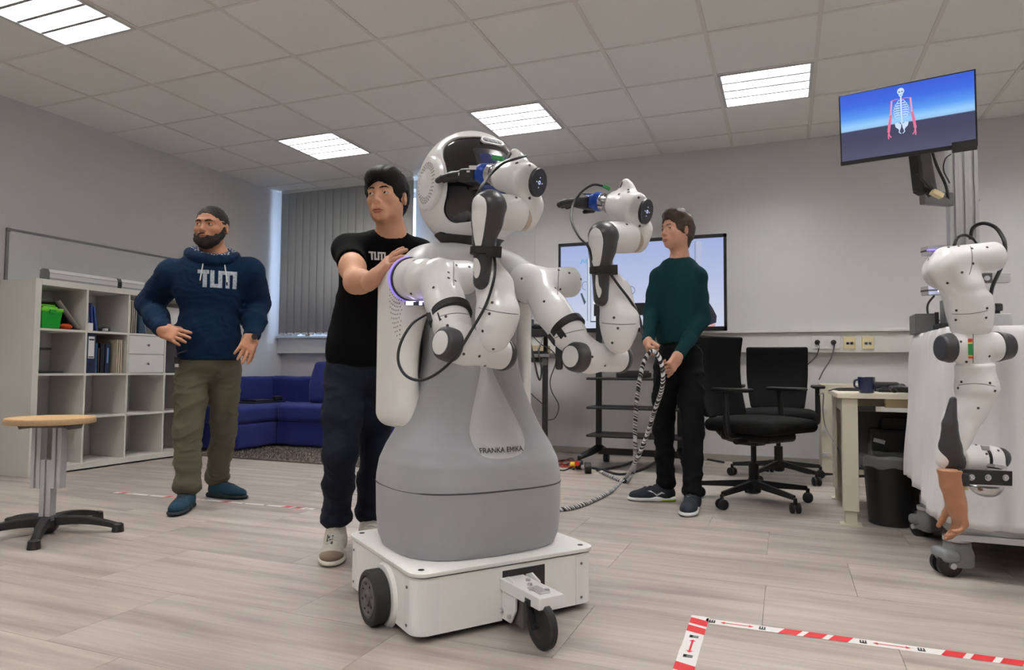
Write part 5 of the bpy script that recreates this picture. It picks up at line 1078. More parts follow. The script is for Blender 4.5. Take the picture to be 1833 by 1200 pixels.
for k in range(5):
    a = math.radians(72*k+8); d = ax*math.cos(a)+ay*math.sin(a); sd = np.cross(UPZ, d); rg_ = []
    for t in np.linspace(0, 1, 8):
        p = c+d*(.03+.29*t)+UPZ*(.058-.006*t-.024*t*t+.010*math.sin(t*3.14)); w, h_ = .024-.005*t, .022-.010*t
        rg_.append(np.array([p+sd*w+UPZ*-h_, p+sd*w*.8+UPZ*h_, p-sd*w*.8+UPZ*h_, p-sd*w-UPZ*h_]))
    v, f = loft(rg_); lg = mesh('leg', v, f, M_black, st, bevel=.004); e = c+d*.318
    B().lathe(e+UPZ*0, UPZ, [(.026, 0), (.027, .004), (.024, .036), (.015, .042)], 18).mk('foot_pad', M_black, lg, smooth=True, sharp=40)
    if k == 4: B().box(e-d*.04+UPZ*.046, (.035, .022, .002), np.stack([d, sd, UPZ], 1)@rot((0, 1, 0), 12)).mk('sticker', M_alu, lg)
# ---- blue corner sofa, tray on it, rug
M_sofa = mat('royal_blue_fabric', s2l(10, 28, 104), .85, bump=.4, bscale=500, sheen=.1)
sofa = thing('sofa', 'low royal blue corner sofa under the blinds', 'sofa', (-4.4, 5.8, 0))
def cush(name, lo, hi, par, r=.04, m=M_sofa, puff=0., R=None, h=.012):
    lo, hi = np.array(lo, float), np.array(hi, float); S = SDF(); S.box((lo+hi)/2, hi-lo, R, rnd=r)
    if puff: S.ell((lo+hi)/2, (hi-lo)*.5+puff, R, k=.08) if False else None
    S.disp(lambda P: .003*noise3(P, 4, 3)); return S.mk(name, m, par, h=h)
sx1 = -4.72; cush('chaise_base', (-5.36, 4.98, .03), (sx1, 6.24, .265), sofa, .02); cush('chaise_cushion', (-5.36, 4.97, .26), (sx1+.01, 6.02, .43), sofa, .045)
cush('seat_base', (sx1+.005, 5.50, .03), (-3.35, 6.24, .265), sofa, .02); cush('seat_cushion', (sx1+.012, 5.48, .26), (-3.34, 6.02, .43), sofa, .045)
cush('side_back', (-5.37, 4.98, .42), (-5.22, 6.2, .70), sofa, .04); cush('backrest', (-5.30, 6.02, .30), (-3.35, 6.22, .70), sofa, .05)
def pillow(name, c, w, h_, t, R, lab):
    S = SDF(); S.box(c, (w, t*.55, h_), R, rnd=t*.26, k=.02); S.ell(c, (w*.52, t*.55, h_*.52), R, k=.05); S.disp(lambda P: .004*noise3(P, 5, 9)); return S.mk(name, M_sofa, None, h=.010, label=lab, cat='cushion')
pillow('back_cushion', V3(-4.27, 5.90, .64), .66, .44, .17, rot((1, 0, 0), -14), 'large blue back cushion leaning under the window sill behind the sofa seat')
B().tube([(-4.05, 5.475, .245), (-4.02, 5.462, .235), (-4.0, 5.458, .215)], .008, 6).mk('pull_tab', M_sofa, sofa)
tr_ = thing('tray', 'dark tray with a laptop on the sofa chaise', 'tray', (-5.02, 5.55, .43)); B().b2((-5.15, 5.40, .432), (-4.90, 5.85, .446)).mk('board', mat('dark_blue_board', s2l(22, 30, 48), .35), tr_, bevel=.004); B().b2((-5.12, 5.45, .446), (-4.93, 5.70, .465)).mk('laptop', M_dark, tr_, bevel=.003); B().box((-4.93, 5.76, .475), (.06, .10, .05)).mk('pouch', M_black, tr_, bevel=.012)
rx0, rx1, ry0, ry1 = -4.90, -3.10, 4.70, 6.0
rug = B().b2((rx0, ry0, .0005), (rx1, ry1, .012)).mk('rug', mat('grey_brown_pile', s2l(98, 88, 82), .95, bump=1., bscale=160, var=.45, vscale=140), None, label='grey brown shag rug in front of the sofa', cat='rug')
# yaw the rug slightly as seen
n = 5200; px_ = rng.uniform(rx0, rx1, n); py_ = rng.uniform(ry0, ry1, n); v = []; f = []
for i in range(n):
    a = rng.uniform(0, 6.28); l = rng.uniform(-.012, .012, 2); w = .006; b0 = V3(px_[i], py_[i], .010); v += [b0+V3(math.cos(a)*w, math.sin(a)*w, 0), b0-V3(math.cos(a)*w, math.sin(a)*w, 0), b0+V3(l[0], l[1], .018)]; f.append((3*i, 3*i+1, 3*i+2))
mesh('pile', v, f, mat('pile_fibre', s2l(104, 94, 88), .95, var=.35, vscale=60), rug, kind='stuff')
# ---- red and white floor tapes
M_tw = mat('tape_white', s2l(222, 219, 216), .55); M_tr = mat('tape_red', s2l(205, 40, 48), .5); M_tb = mat('tape_black', (.02, .02, .02), .5)
def tape(a, b, w, lab, period=.50, ph=0., worn=0., grp='floor marking tapes'):
    a, b = V3(a[0], a[1], 0), V3(b[0], b[1], 0); d = nrm(b-a); s = np.cross(UPZ, d); L = np.linalg.norm(b-a)
    N = max(2, int(L/.05)); v = []
    for i in range(N+1):
        t = L*i/N; e0, e1 = rng.uniform(-.0012, .0012, 2); v += [a+d*t+s*(w/2+e0)+UPZ*.0008, a+d*t-s*(w/2+e1)+UPZ*.0008]
    o = mesh('marking_tape', v, [(2*i, 2*i+1, 2*i+3, 2*i+2) for i in range(N)], M_tw, None, label=lab, cat='tape', group=grp)
    def quad(t, poly, m, nm, z=.0013):
        P = [(t+x, y) for x, y in poly]
        if min(p[0] for p in P) < 0 or max(p[0] for p in P) > L: return
        if worn and rng.rand() < worn: return
        mesh(nm, [a+d*x+s*y+UPZ*z for x, y in P], [tuple(range(len(P)))], m, o)
    t = -ph; h_ = w/2
    while t < L:
        for k in range(3): quad(t+k*.070, [(0, -h_), (.052, -h_), (.072, h_), (.020, h_)], M_tr, 'red_stripe')
        m_ = t+.235                      # hand sign, double arrow, hand sign
        for q in (0, .150):
            for x in (-.007, 0, .007): quad(m_+q+x, [(-.0022, -.010), (.0022, -.010), (.0030, .013), (-.0014, .013)], M_tb, 'figure_print')
            quad(m_+q, [(-.010, -.013), (.010, -.013), (.010, -.004), (-.010, -.004)], M_tb, 'figure_print')
        quad(m_+.075, [(-.050, 0), (-.036, .010), (-.036, .003), (.036, .003), (.036, .010), (.050, 0), (.036, -.010), (.036, -.003), (-.036, -.003), (-.036, -.010)], M_tr, 'arrow_print')
        t += period*.80+.03
    return o, d, s
ta, d_t, s_t = tape(WZ(1263, 1112)[:2], WZ(1263, 1112)[:2]+(WZ(1833, 1189)-WZ(1263, 1112))[:2]*1.6, .044, 'long red and white marking tape running right from the taped corner in the foreground', ph=.235-.02)
tape(WZ(1254, 1104)[:2], WZ(1254, 1104)[:2]+(WZ(1222, 1205)-WZ(1254, 1104))[:2]*1.6, .055, 'short red and white marking tape running towards the viewer from the foreground corner', ph=.05)
tape(WZ(205, 882)[:2], WZ(225, 884)[:2]+(WZ(562, 912)-WZ(225, 884))[:2], .035, 'worn red and white marking tape on the floor behind the stool and the bearded man', worn=.30, ph=.1)
tape(WZ(640, 885)[:2], WZ(640, 885)[:2]+V3(0, .9, 0)[:2], .045, 'worn tape end on the floor between the legs of the man in the black shirt', worn=.4, ph=.3)
# ================================================================= back wall and right side
M_tvb = mat('tv_bezel', (.008, .008, .009), .3)
def screen_mat(name, stops, st=1., axis=2):
    m = bpy.data.materials.new(name); m.use_nodes = True; nt = m.node_tree; b = nt.nodes['Principled BSDF']; b.inputs['Base Color'].default_value = (.01, .01, .01, 1); b.inputs['Roughness'].default_value = .25
    at = nt.nodes.new('ShaderNodeAttribute'); at.attribute_name = 'v'; r = nt.nodes.new('ShaderNodeValToRGB'); e = r.color_ramp.elements; e[0].position, e[0].color = stops[0][0], stops[0][1]+(1,); e[1].position, e[1].color = stops[-1][0], stops[-1][1]+(1,)
    for p, c in stops[1:-1]: q = e.new(p); q.color = c+(1,)
    nt.links.new(at.outputs['Fac'], r.inputs[0]); nt.links.new(r.outputs[0], b.inputs['Emission Color']); b.inputs['Emission Strength'].default_value = st; return m
def screen(name, o, ux, uy, m, par):       # o = lower left corner, ux/uy = full edges
    N = 24; v = []; a = []
    for j in range(N+1): v += [o+uy*j/N, o+ux+uy*j/N]; a += [j/N]*2
    ob = mesh(name, v, [(2*j, 2*j+1, 2*j+3, 2*j+2) for j in range(N)], m, par); at = ob.data.attributes.new('v', 'FLOAT', 'POINT'); at.data.foreach_set('value', np.array(a, np.float32)); return ob
def em(name, c, st=1.): return mat(name, (.01, .01, .01), .4, emis=c, es=st)
def poly(name, P, o, ux, uy, n, off, m, par):  # flat print on a screen; P in fractions of ux, uy
    return mesh(name, [o+ux*x+uy*y+n*off for x, y in P], [tuple(range(len(P)))], m, par)
# ---- television on its black trolley stand
TY = 5.84; a = WY(1000, 437, TY); b = WY(1300, 418, TY); tx0, tx1, tz1 = a[0], b[0], (a[2]+b[2])/2; tz0 = WY(1300, 592, TY)[2]
tv = thing('television', 'large black-framed television showing a pale lilac picture', 'television', ((tx0+tx1)/2, TY, tz0))
B().b2((tx0, TY, tz0), (tx1, TY+.045, tz1)).mk('casing', M_tvb, tv, bevel=.004); B().b2((tx0+.25, TY+.04, tz0+.1), (tx1-.25, TY+.08, tz1-.2)).mk('rear_cover', M_black, tv, bevel=.01)
for lo, hi in (((tx0, TY-.008, tz1-.030), (tx1, TY, tz1)), ((tx0, TY-.008, tz0), (tx1, TY, tz0+.035)), ((tx0, TY-.008, tz0), (tx0+.022, TY, tz1)), ((tx1-.022, TY-.008, tz0), (tx1, TY, tz1))): B().b2(lo, hi).mk('bezel', M_tvb, tv)
so, su, sv = V3(tx0+.022, TY-.002, tz0+.035), V3(tx1-tx0-.044, 0, 0), V3(0, 0, tz1-tz0-.065); nn = V3(0, -1, 0)
scr = screen('picture', so, su, sv, screen_mat('tv_picture', [(0, s2l(206, 214, 232)), (.45, s2l(186, 197, 228)), (1, s2l(160, 176, 222))], .95), tv)
def onTV(pts): return [((WY(x, y, TY)[0]-so[0])/su[0], (WY(x, y, TY)[2]-so[2])/sv[2]) for x, y in pts]
def tvp(nm, pts, c, st=.9, off=.001): poly(nm, onTV(pts), so, su, sv, nn, off, em('tvc_%d_%d_%d' % c, s2l(*c), st), scr)
for k, (x0, x1) in enumerate(((1051, 1053), (1056, 1058))): tvp('column_image', [(x0, 463), (x1, 463), (x1, 575), (x0, 575)], (150, 165, 190))
tvp('column_image', [(1053, 463), (1056, 463), (1056, 575), (1053, 575)], (222, 226, 236)); tvp('panel_image', [(1243, 432), (1246, 432), (1246, 575), (1243, 575)], (150, 160, 190))
tvp('panel_image', [(1246, 432), (1256, 432), (1256, 560), (1246, 560)], (182, 192, 220)); tvp('glow_image', [(1062, 530), (1075, 520), (1085, 535), (1085, 575), (1060, 575)], (226, 230, 240))
poly('letter_image', [], so, su, sv, nn, .001, None, scr) if False else None
tvp('letter_image', [(1038, 473), (1042, 464), (1044, 464), (1046, 469), (1049, 464), (1051, 464), (1051, 473), (1049, 473), (1049, 468), (1046, 472), (1043, 468), (1041, 473)], (120, 180, 225))
def arcp(nm, cx, cy, rx, ry, t0, t1, w, c):
    t = np.radians(np.linspace(t0, t1, 18)); tvp(nm, [(cx+rx*math.cos(a_), cy+ry*math.sin(a_)) for a_ in t]+[(cx+(rx-w)*math.cos(a_), cy+(ry-w)*math.sin(a_)) for a_ in t[::-1]], c)
arcp('robot_image', 1111, 508, 9, 7, -180, 175, 2, (74, 92, 118)); arcp('robot_image', 1129, 520, 8, 8, -100, 160, 1.4, (120, 132, 160)); arcp('robot_image', 1048, 512, 6, 8, 90, 300, 1.2, (130, 142, 170)); arcp('robot_image', 1105, 521, 16, 7, 10, 150, 1.2, (96, 110, 140))
tvp('robot_image', [(1039, 526), (1042, 525), (1049, 541), (1046, 546)], (60, 78, 100)); tvp('robot_image', [(1057, 575), (1070, 575), (1070, 577), (1057, 577)], (60, 70, 90)); tvp('robot_image', [(1098, 506), (1101, 505), (1100, 511), (1096, 514)], (40, 50, 66))
tvp('sitter_image', [(1262, 536), (1268, 540), (1276, 552), (1283, 566), (1282, 578), (1270, 582), (1264, 584), (1262, 584)], (26, 24, 48)); tvp('sitter_image', [(1264, 584), (1272, 581), (1281, 580), (1280, 585), (1264, 586)], (214, 160, 150))
SY = 5.60; lx, rx_ = WY(1072, 700, SY)[0], WY(1213, 700, SY)[0]+.02
ts = thing('tv_stand', 'black wheeled television stand with stacked shelves', 'stand', ((lx+rx_)/2, SY, 0))
for x in (lx, rx_): B().b2((x-.022, SY-.022, .12), (x+.022, SY+.022, 1.25)).mk('post', M_dark, ts, bevel=.004)
B().b2((lx-.05, SY+.02, 1.25), (rx_+.05, SY+.06, 1.35)).mk('mount_bar', M_dark, ts)
for y in (677, 729, 779):
    z = WY(1072, y, SY-.16)[2]; B().b2((lx-.055, SY-.20, z-.016), (rx_+.10, SY+.14, z+.004)).mk('shelf_board', M_dark, ts, bevel=.006); 
for x, dx in ((lx, -.10), (rx_, .10)):
    p = [V3(x, SY+.26, .10), V3(x, SY+.1, .13), V3(x, SY, .15), V3(x+dx*.3, SY-.12, .13), V3(x+dx*.9, SY-.27, .095)]
    B().tube(p, [.022, .03, .034, .03, .02], 10).mk('foot', M_dark, ts, smooth=True)
    for q in (p[0], p[-1]):
        cc = V3(q[0], q[1], .038); w = B().cyl(cc+V3(-.022, 0, 0), cc+V3(.022, 0, 0), .038, n=24).mk('castor', M_black, ts, bevel=.004); B().cyl(cc+V3(0, 0, .035), cc+V3(0, 0, .07), .014, n=12).mk('swivel', M_dark, w)
B().b2((lx+.0, SY-.02, .10), (rx_, SY+.02, .15)).mk('cross_bar', M_dark, ts)
zt_ = WY(1130, 664, 5.55)[2]; zs = WY(1072, 677, SY-.16)[2]
B().b2((WY(1106, 660, 5.5)[0], 5.44, zs+.006), (WY(1160, 660, 5.5)[0], 5.66, zs+.045)).mk('set_top_box', M_black, None, label='flat black box on the top shelf of the television stand', cat='box', bevel=.004)
B().b2((WY(1118, 660, 5.5)[0], 5.44, zs+.046), (WY(1158, 660, 5.5)[0], 5.60, zs+.062)).mk('remote_tray', M_dark, None, label='thin dark tray on the flat black box under the television', cat='tray', bevel=.002)
# ---- black desk left of the television, half hidden by the robot
dX = WY(975, 700, 5.45)[0]; dz = WY(960, 634, 5.45)[2]
bd = thing('desk', 'black-legged desk with a grey top behind the robot, left of the television', 'desk', (dX-.6, 5.75, 0))
B().b2((dX-.85, 5.42, dz-.028), (dX+.05, 6.15, dz)).mk('desktop', mat('desk_grey', s2l(120, 120, 120), .5), bd, bevel=.003)
for x in (dX, dX-.80):
    for y in (5.46, 6.1): x_ = x*(1.117 if y > 6 and x == dX else 1); B().b2((x_-.02, y-.02, 0), (x_+.02, y+.02, dz-.028)).mk('leg', M_dark, bd, bevel=.003)
B().b2((dX-.80, 5.45, dz-.07), (dX+.02, 5.47, dz-.03)).mk('apron', M_dark, bd)
B().box((dX+.005, 5.435, dz-.065), (.05, .02, .06)).mk('corner_bracket', M_hub, bd, bevel=.003)
kb = thing('keyboard', 'black keyboard on the black-legged desk behind the robot', 'keyboard', (dX-.22, 5.50, dz)); B().b2((dX-.42, 5.43, dz), (dX-.005, 5.57, dz+.015)).mk('case', M_black, kb, bevel=.003)
for q in range(14): 
    for r in range(3): B().box((dX-.40+.029*q, 5.455+.035*r, dz+.020), (.022, .026, .010)).mk('key', M_dark, kb)
B().b2((dX-.35, 5.75, dz), (dX-.12, 5.95, dz+.085)).mk('cardboard_box', mat('cream_card', s2l(206, 186, 150), .8), None, label='cream cardboard box on the desk behind the keyboard', cat='box', bevel=.002)
rz = WY(970, 596, 5.45)[2]
rs = thing('monitor_riser', 'black riser shelf standing on the desk left of the television', 'riser', (dX-.2, 5.6, dz)); x1_ = WY(1003, 596, 5.5)[0]
B().b2((dX-.5, 5.40, rz-.03), (x1_, 5.62, rz+.03)).mk('board', M_black, rs, bevel=.003); B().b2((dX-.5, 5.58, dz), (dX-.46, 5.62, rz-.03)).mk('support', M_black, rs); B().b2((dX-.06, 5.585, dz), (dX-.03, 5.615, rz-.03)).mk('support', M_black, rs); B().b2((WY(941, 596, 5.4)[0], 5.40, rz+.03), (WY(944, 596, 5.4)[0], 5.56, rz+.12)).mk('side_fin', M_black, rs)
S = SDF(); S.box((WY(972, 583, 5.5)[0], 5.5, rz+.055), (.15, .11, .05), rnd=.02); S.cap((WY(956, 583, 5.5)[0], 5.48, rz+.05), (WY(990, 583, 5.5)[0], 5.45, rz+.06), .014); S.mk('headset', M_black, h=.006, label='black goggles-like headset on the riser left of the television', cat='headset')
hh = thing('hanging_handset', 'black rounded handset hanging below the riser beside the robot arm', 'handset', (WY(1001, 663, 5.3)[0], 5.3, WY(1001, 663, 5.3)[2])); S = SDF(); S.box((WY(1001, 634, 5.36)[0], 5.36, WY(1001, 634, 5.36)[2]), (.062, .045, .26), rnd=.02); S.mk('body', M_black, hh, h=.007); B().bar(WY(1001, 606, 5.36), V3(WY(1001, 606, 5.36)[0], 5.41, rz), .012, .008).mk('hook', M_dark, hh)
def cab(name, pts, r, lab, m=None, cat='cable', **k): return B().tube(pts, r, 7).mk(name, m or M_cable, None, smooth=True, label=lab, cat=cat, **k)
cab('cable', [W(925, 578, 2.75), W(944, 600, 3.4), W(955, 640, 4.4), W(962, 672, 5.0), W(967, 680, 5.1), W(969, 660, 5.15), W(964, 630, 5.2), W(972, 604, 5.3)], .007, 'thick black cable hanging in a loop between the robot back and the riser')
cab('cable', [W(952, 600, 5.25), W(968, 616, 5.3), W(990, 630, 5.3), W(995, 648, 5.3), W(985, 680, 5.35), W(988, 702, 5.35), W(1000, 726, 5.35), W(994, 748, 5.4), W(979, 753, 5.5)], .004, 'thin black cable curling beside the black desk leg')
cab('cable', [W(942, 696, 5.3), W(958, 712, 5.4), W(975, 727, 5.5)], .004, 'thin straight black cable sloping to the black desk leg')
# ---- red cable tangle and plugs on the floor
M_redc = mat('red_cable', s2l(150, 28, 22), .45)
for k in range(7):
    y0_ = 822+4*k; pts = [WZ(985+rng.uniform(-10, 5), y0_+rng.uniform(-2, 4), .008+.004*(k % 3))]
    for x in (998, 1008, 1018, 1026): pts.append(WZ(x+rng.uniform(-3, 3), y0_*.72+826*.28+rng.uniform(-3, 3), .008+.005*(k % 3)))
    pts.append(WZ(1034+rng.uniform(-3, 4), 830+rng.uniform(-2, 3), .012)); B().tube(pts, .0055, 6).mk('power_cable', M_redc if k % 3 else M_cable, None, smooth=True, label=('black', 'red', 'red', 'black', 'red', 'red', 'black')[k]+' power cable '+('furthest back', 'second from the back', 'third from the back', 'in the middle', 'third from the front', 'second from the front', 'nearest the viewer')[k]+' in the floor tangle right of the robot', cat='cable', group='tangled power cables')
pg = thing('plug', 'yellow plug with a red cap at the end of the red cables', 'plug', WZ(1030, 832)); S = SDF(); S.cyl(WZ(1022, 832, .03), WZ(1040, 834, .03), .024, .006); S.mk('shell', mat('yellow_plastic', s2l(214, 176, 30), .45), pg, h=.005); B().cyl(WZ(1033, 830, .045), WZ(1033, 830, .085), .020, n=16).mk('cap', mat('red_plastic', s2l(205, 36, 20), .45), pg); B().cyl(WZ(1040, 836, .022), WZ(1050, 839, .022), .017, n=14).mk('sleeve', M_alu, pg)
B().lathe(WZ(1053, 838, .042)-RR*.03, RR, [(.02, 0), (.042, .004), (.042, .05), (.02, .054)], 24).mk('connector_drum', M_black, None, smooth=True, sharp=40, label='black round connector lying beside the yellow plug', cat='connector')
cab('cable', [WZ(1060, 838, .01), WZ(1080, 842, .01), WZ(1105, 849, .01), WZ(1130, 847, .01), WZ(1155, 838, .01), WZ(1175, 826, .01)], .010, 'thick black cable curving across the floor under the television stand')
cab('cable', [WZ(1068, 842, .012), WZ(1095, 838, .012), WZ(1120, 832, .012), WZ(1145, 820, .012)], .009, 'shorter black cable on the floor under the television stand')
cab('cable', [WZ(1255, 820, .01), WZ(1275, 824, .01), WZ(1296, 828, .01)], .008, 'black cable on the floor along the wall by the swivel chairs'); cab('cable', [WZ(1418, 838, .01), WZ(1432, 844, .01), WZ(1452, 848, .01), WZ(1470, 843, .01), WZ(1462, 836, .01), WZ(1440, 835, .01)], .006, 'thin black cable coiled on the floor behind the chair bases')
# ---- sockets on the trunking
TYs = YB-.077
def plate(x0, x1, y0, y1, m, lab, name='socket', insets=()):
    a_, b_ = WY(x0, y1, TYs), WY(x1, y0, TYs); t = thing(name, lab, 'socket', ((a_[0]+b_[0])/2, TYs, a_[2])); B().b2((a_[0], TYs-.010, a_[2]), (b_[0], TYs, b_[2])).mk('plate', m, t, bevel=.002)
    for (u, v_, w, h_, mm) in insets: cx, cz = a_[0]+(b_[0]-a_[0])*u, a_[2]+(b_[2]-a_[2])*v_; B().b2((cx-w/2, TYs-.013, cz-h_/2), (cx+w/2, TYs-.009, cz+h_/2)).mk('insert', mm, t)
    return t
M_cream = mat('cream_plastic', s2l(222, 206, 160), .5)
so1 = plate(1454, 1503, 602, 625, M_white, 'white triple wall socket with two black plugs in it', insets=((.5, .5, .035, .05, M_trunk),)); plate(1510, 1531, 603, 625, M_cream, 'cream data socket nearer the white socket', insets=((.5, .45, .055, .03, M_trunk), (.35, .45, .02, .02, M_dark), (.68, .45, .02, .02, mat('brass', s2l(170, 140, 60), .4, .6)))); plate(1543, 1564, 603, 625, M_cream, 'cream data socket further right on the trunking', insets=((.5, .45, .055, .03, M_trunk), (.35, .45, .02, .02, M_dark), (.68, .45, .02, .02, M_dark)))
for k, (x, y, pts, lab) in enumerate(((1463, 613, [(1466, 622), (1462, 636), (1449, 650), (1440, 656)], 'black plug in the left hole of the white wall socket'), (1492, 613, [(1493, 622), (1487, 643), (1474, 664), (1466, 680)], 'black plug in the right hole of the white wall socket'))):
    p = WY(x, y, TYs-.012); t = thing('plug', lab, 'plug', p, 'plugs in the wall socket'); B().lathe(p, (0, -1, 0), [(.021, 0), (.021, .015), (.014, .03), (.008, .034)], 20).mk('plug_body', M_black, t, smooth=True, sharp=40)
    if k == 0: B().cyl(p+V3(.008, -.02, -.03), p+V3(.008, -.02, -.055), .006, n=10).mk('sleeve', M_white, t)
    B().tube([p+V3(.004, -.025, -.01)]+[WY(a_, b_, TYs-.03-.05*i) for i, (a_, b_) in enumerate(pts)], .0045, 7).mk('cord', M_cable, t, smooth=True)
# ---- swivel chairs
M_chf = mat('black_chair_fabric', (.005, .005, .0052), .9, bump=.5, bscale=500, spec=.2); M_chp = mat('black_nylon', (.009, .009, .0095), .5, spec=.35)
def swivel_chair(loc, yaw, lab, star, arms_out=.27, seat_z=.47, back_top=1.05, bw=.46):
    t = thing('swivel_chair', lab, 'chair', loc, 'black swivel chairs'); o = V3(*loc); cy, sy = math.cos(math.radians(yaw)), math.sin(math.radians(yaw)); X = V3(cy, sy, 0); Y = V3(-sy, cy, 0); P = lambda x, y, z: o+X*x+Y*y+UPZ*z; R = np.stack([X, Y, UPZ], 1)
    S = SDF(); S.box(P(.05, 0, seat_z), (.47, .50, .075), R, rnd=.035); S.ell(P(.05, 0, seat_z+.018), (.25, .26, .04), R, k=.04); S.mk('seat', M_chf, t, h=.009)
    S = SDF(); S.box(P(.03, 0, seat_z-.065), (.34, .30, .06), R, rnd=.025, k=.02); S.box(P(-.03, 0, seat_z-.10), (.18, .12, .05), R, rnd=.02, k=.02); S.mk('mechanism', M_chp, t, h=.008); B().cyl(P(.06, -.16, seat_z-.09), P(.06, -.25, seat_z-.085), .016, n=14).mk('lever', M_chp, t)
    zs = np.linspace(seat_z+.04, back_top, 12); rg_ = []
    S = SDF()
    v = []; nx = 11; th = .036
    for z in zs:
        u = (z-zs[0])/(zs[-1]-zs[0]); w = bw*(.86+.14*math.sin(min(1, u*1.6)*math.pi/2)); xb = -.215-.05*u+.045*math.sin(u*math.pi)*-1+.02; ring_ = []
        for s in np.linspace(-1, 1, nx): ring_.append(P(xb-.045*(1-s*s)+th/2, s*w/2, z))
        for s in np.linspace(1, -1, nx): ring_.append(P(xb-.045*(1-s*s)-th/2, s*w/2, z))
        rg_.append(np.array(ring_))
    vv, ff = loft(rg_); bk = mesh('backrest', vv, ff, M_chf, t, smooth=True, bevel=0); md = bk.modifiers.new('b', 'BEVEL'); md.width = .014; md.segments = 3; md.angle_limit = math.radians(50)
    B().tube([P(-.05, 0, seat_z-.09), P(-.20, 0, seat_z-.08), P(-.30, 0, seat_z+.02), P(-.315, 0, seat_z+.20)], [.03, .028, .026, .02], 10).mk('back_support', M_chp, t, smooth=True)
    for s in (-1, 1):
        ar = B().tube([P(.02, s*.13, seat_z-.055), P(.02, s*(arms_out-.02), seat_z-.05), P(.015, s*arms_out, seat_z+.0), P(.0, s*arms_out, seat_z+.20)], [.018, .018, .020, .016], 8).mk('arm_post', M_chp, t, smooth=True)
        S = SDF(); S.box(P(.05, s*arms_out, seat_z+.215), (.25, .085, .024), R, rnd=.011); S.disp(lambda Q: -.0*Q[:, 0]); S.mk('arm_pad', M_chp, t, h=.007)
    B().cyl(P(0, 0, .10), P(0, 0, .24), .030, n=20).cyl(P(0, 0, .24), P(0, 0, seat_z-.10), .016, n=16).mk('gas_lift', M_chp, t)
    hub = B().lathe(P(0, 0, .055), UPZ, [(.025, 0), (.040, .01), (.045, .07), (.036, .085)], 20).mk('star_hub', M_chp, t, smooth=True, sharp=40)
    for k in range(5):
        a_ = math.radians(star+72*k); d = V3(math.cos(a_), math.sin(a_), 0); sd = np.cross(UPZ, d); sec = []
        for u in np.linspace(0, 1, 6):
            p = o+d*(.03+.30*u)+UPZ*(.115-.028*u); w, h_ = .022-.009*u, .021-.008*u; sec.append(np.array([p+sd*w-UPZ*h_, p+sd*w*.7+UPZ*h_, p-sd*w*.7+UPZ*h_, p-sd*w-UPZ*h_]))
        v_, f_ = loft(sec); lg = mesh('star_leg', v_, f_, M_chp, t, bevel=.003); e = o+d*.335; cd = V3(math.cos(a_+1.1), math.sin(a_+1.1), 0)
        for s in (-1, 1): B().lathe(e+cd*s*.008+UPZ*.030, cd*s, [(.02, 0), (.030, .001), (.030, .016), (.024, .020), (.0005, .021)], 22).mk('castor_wheel', M_chp, lg, smooth=True, sharp=40)
        B().cyl(e+UPZ*.05, e+UPZ*.085, .011, n=10).mk('castor_stem', M_chp, lg)
    return t
swivel_chair((-.19, 4.45, 0), -33, 'black swivel chair in front, turned towards the desk, beside the man in green', 25, back_top=1.02)
swivel_chair((-.06, 5.50, 0), -88, 'black swivel chair standing behind the nearer one, facing the room', 30, back_top=.985, bw=.45)
# ---- cream desk with the mug, power strip, computer and bin
M_desk = mat('cream_desk', s2l(216, 208, 188), .5); M_dleg = mat('cream_metal', s2l(206, 198, 180), .45)
zk = .685; DX0, DX1, DY0, DY1 = .265, 1.9, 3.975, 4.86
ck = thing('desk', 'cream height-adjustable desk with square legs, a blue mug on it', 'desk', ((DX0+DX1)/2, (DY0+DY1)/2, 0))
B().b2((DX0-.02, DY0-.01, zk-.026), (DX1, DY1, zk)).mk('desktop', M_desk, ck, bevel=.002)
for x in (DX0+.04, DX1-.06):
    for y in (DY0+.045, DY1-.05):
        lg = B().b2((x-.0375, y-.0375, .075), (x+.0375, y+.0375, zk-.026)).mk('leg', M_dleg, ck, bevel=.003); B().b2((x-.028, y-.028, .006), (x+.028, y+.028, .08)).mk('inner_tube', M_dleg, lg); B().b2((x-.05, y-.045, 0), (x+.05, y+.045, .008)).mk('foot_plate', M_dleg, lg)
B().b2((DX0+.01, DY0+.08, zk-.10), (DX0+.05, DY1-.09, zk-.026)).mk('side_rail', M_dleg, ck); B().b2((DX0+.08, DY1-.10, zk-.10), (DX1-.1, DY1-.06, zk-.026)).mk('rear_rail', M_dleg, ck)
B().b2((DX0+.0, DY1-.30, .10), (DX0+.012, DY1-.09, zk-.03)).mk('end_sheet', M_dleg, ck)
B().b2((DX0+.10, DY1-.35, zk-.30), (DX1-.1, DY1-.33, zk-.12)).mk('modesty_panel', mat('anthracite_sheet', s2l(52, 52, 54), .6), ck)
pw = thing('power_strip', 'cream multi-socket power strip under the cream desk top', 'power strip', (.75, 4.10, zk-.08)); B().b2((.48, 4.07, zk-.075), (1.15, 4.12, zk-.028)).mk('bar', M_cream, pw, bevel=.003)
for q in range(5):
    for s in (-1, 1): B().cyl((.60+.1*q+s*.012, 4.072, zk-.052+s*.006), (.60+.1*q+s*.012, 4.068, zk-.052+s*.006), .006, n=8).mk('socket_hole', M_dark, pw)
cn = W(1551, 690, 3.62); cn[2] = zk
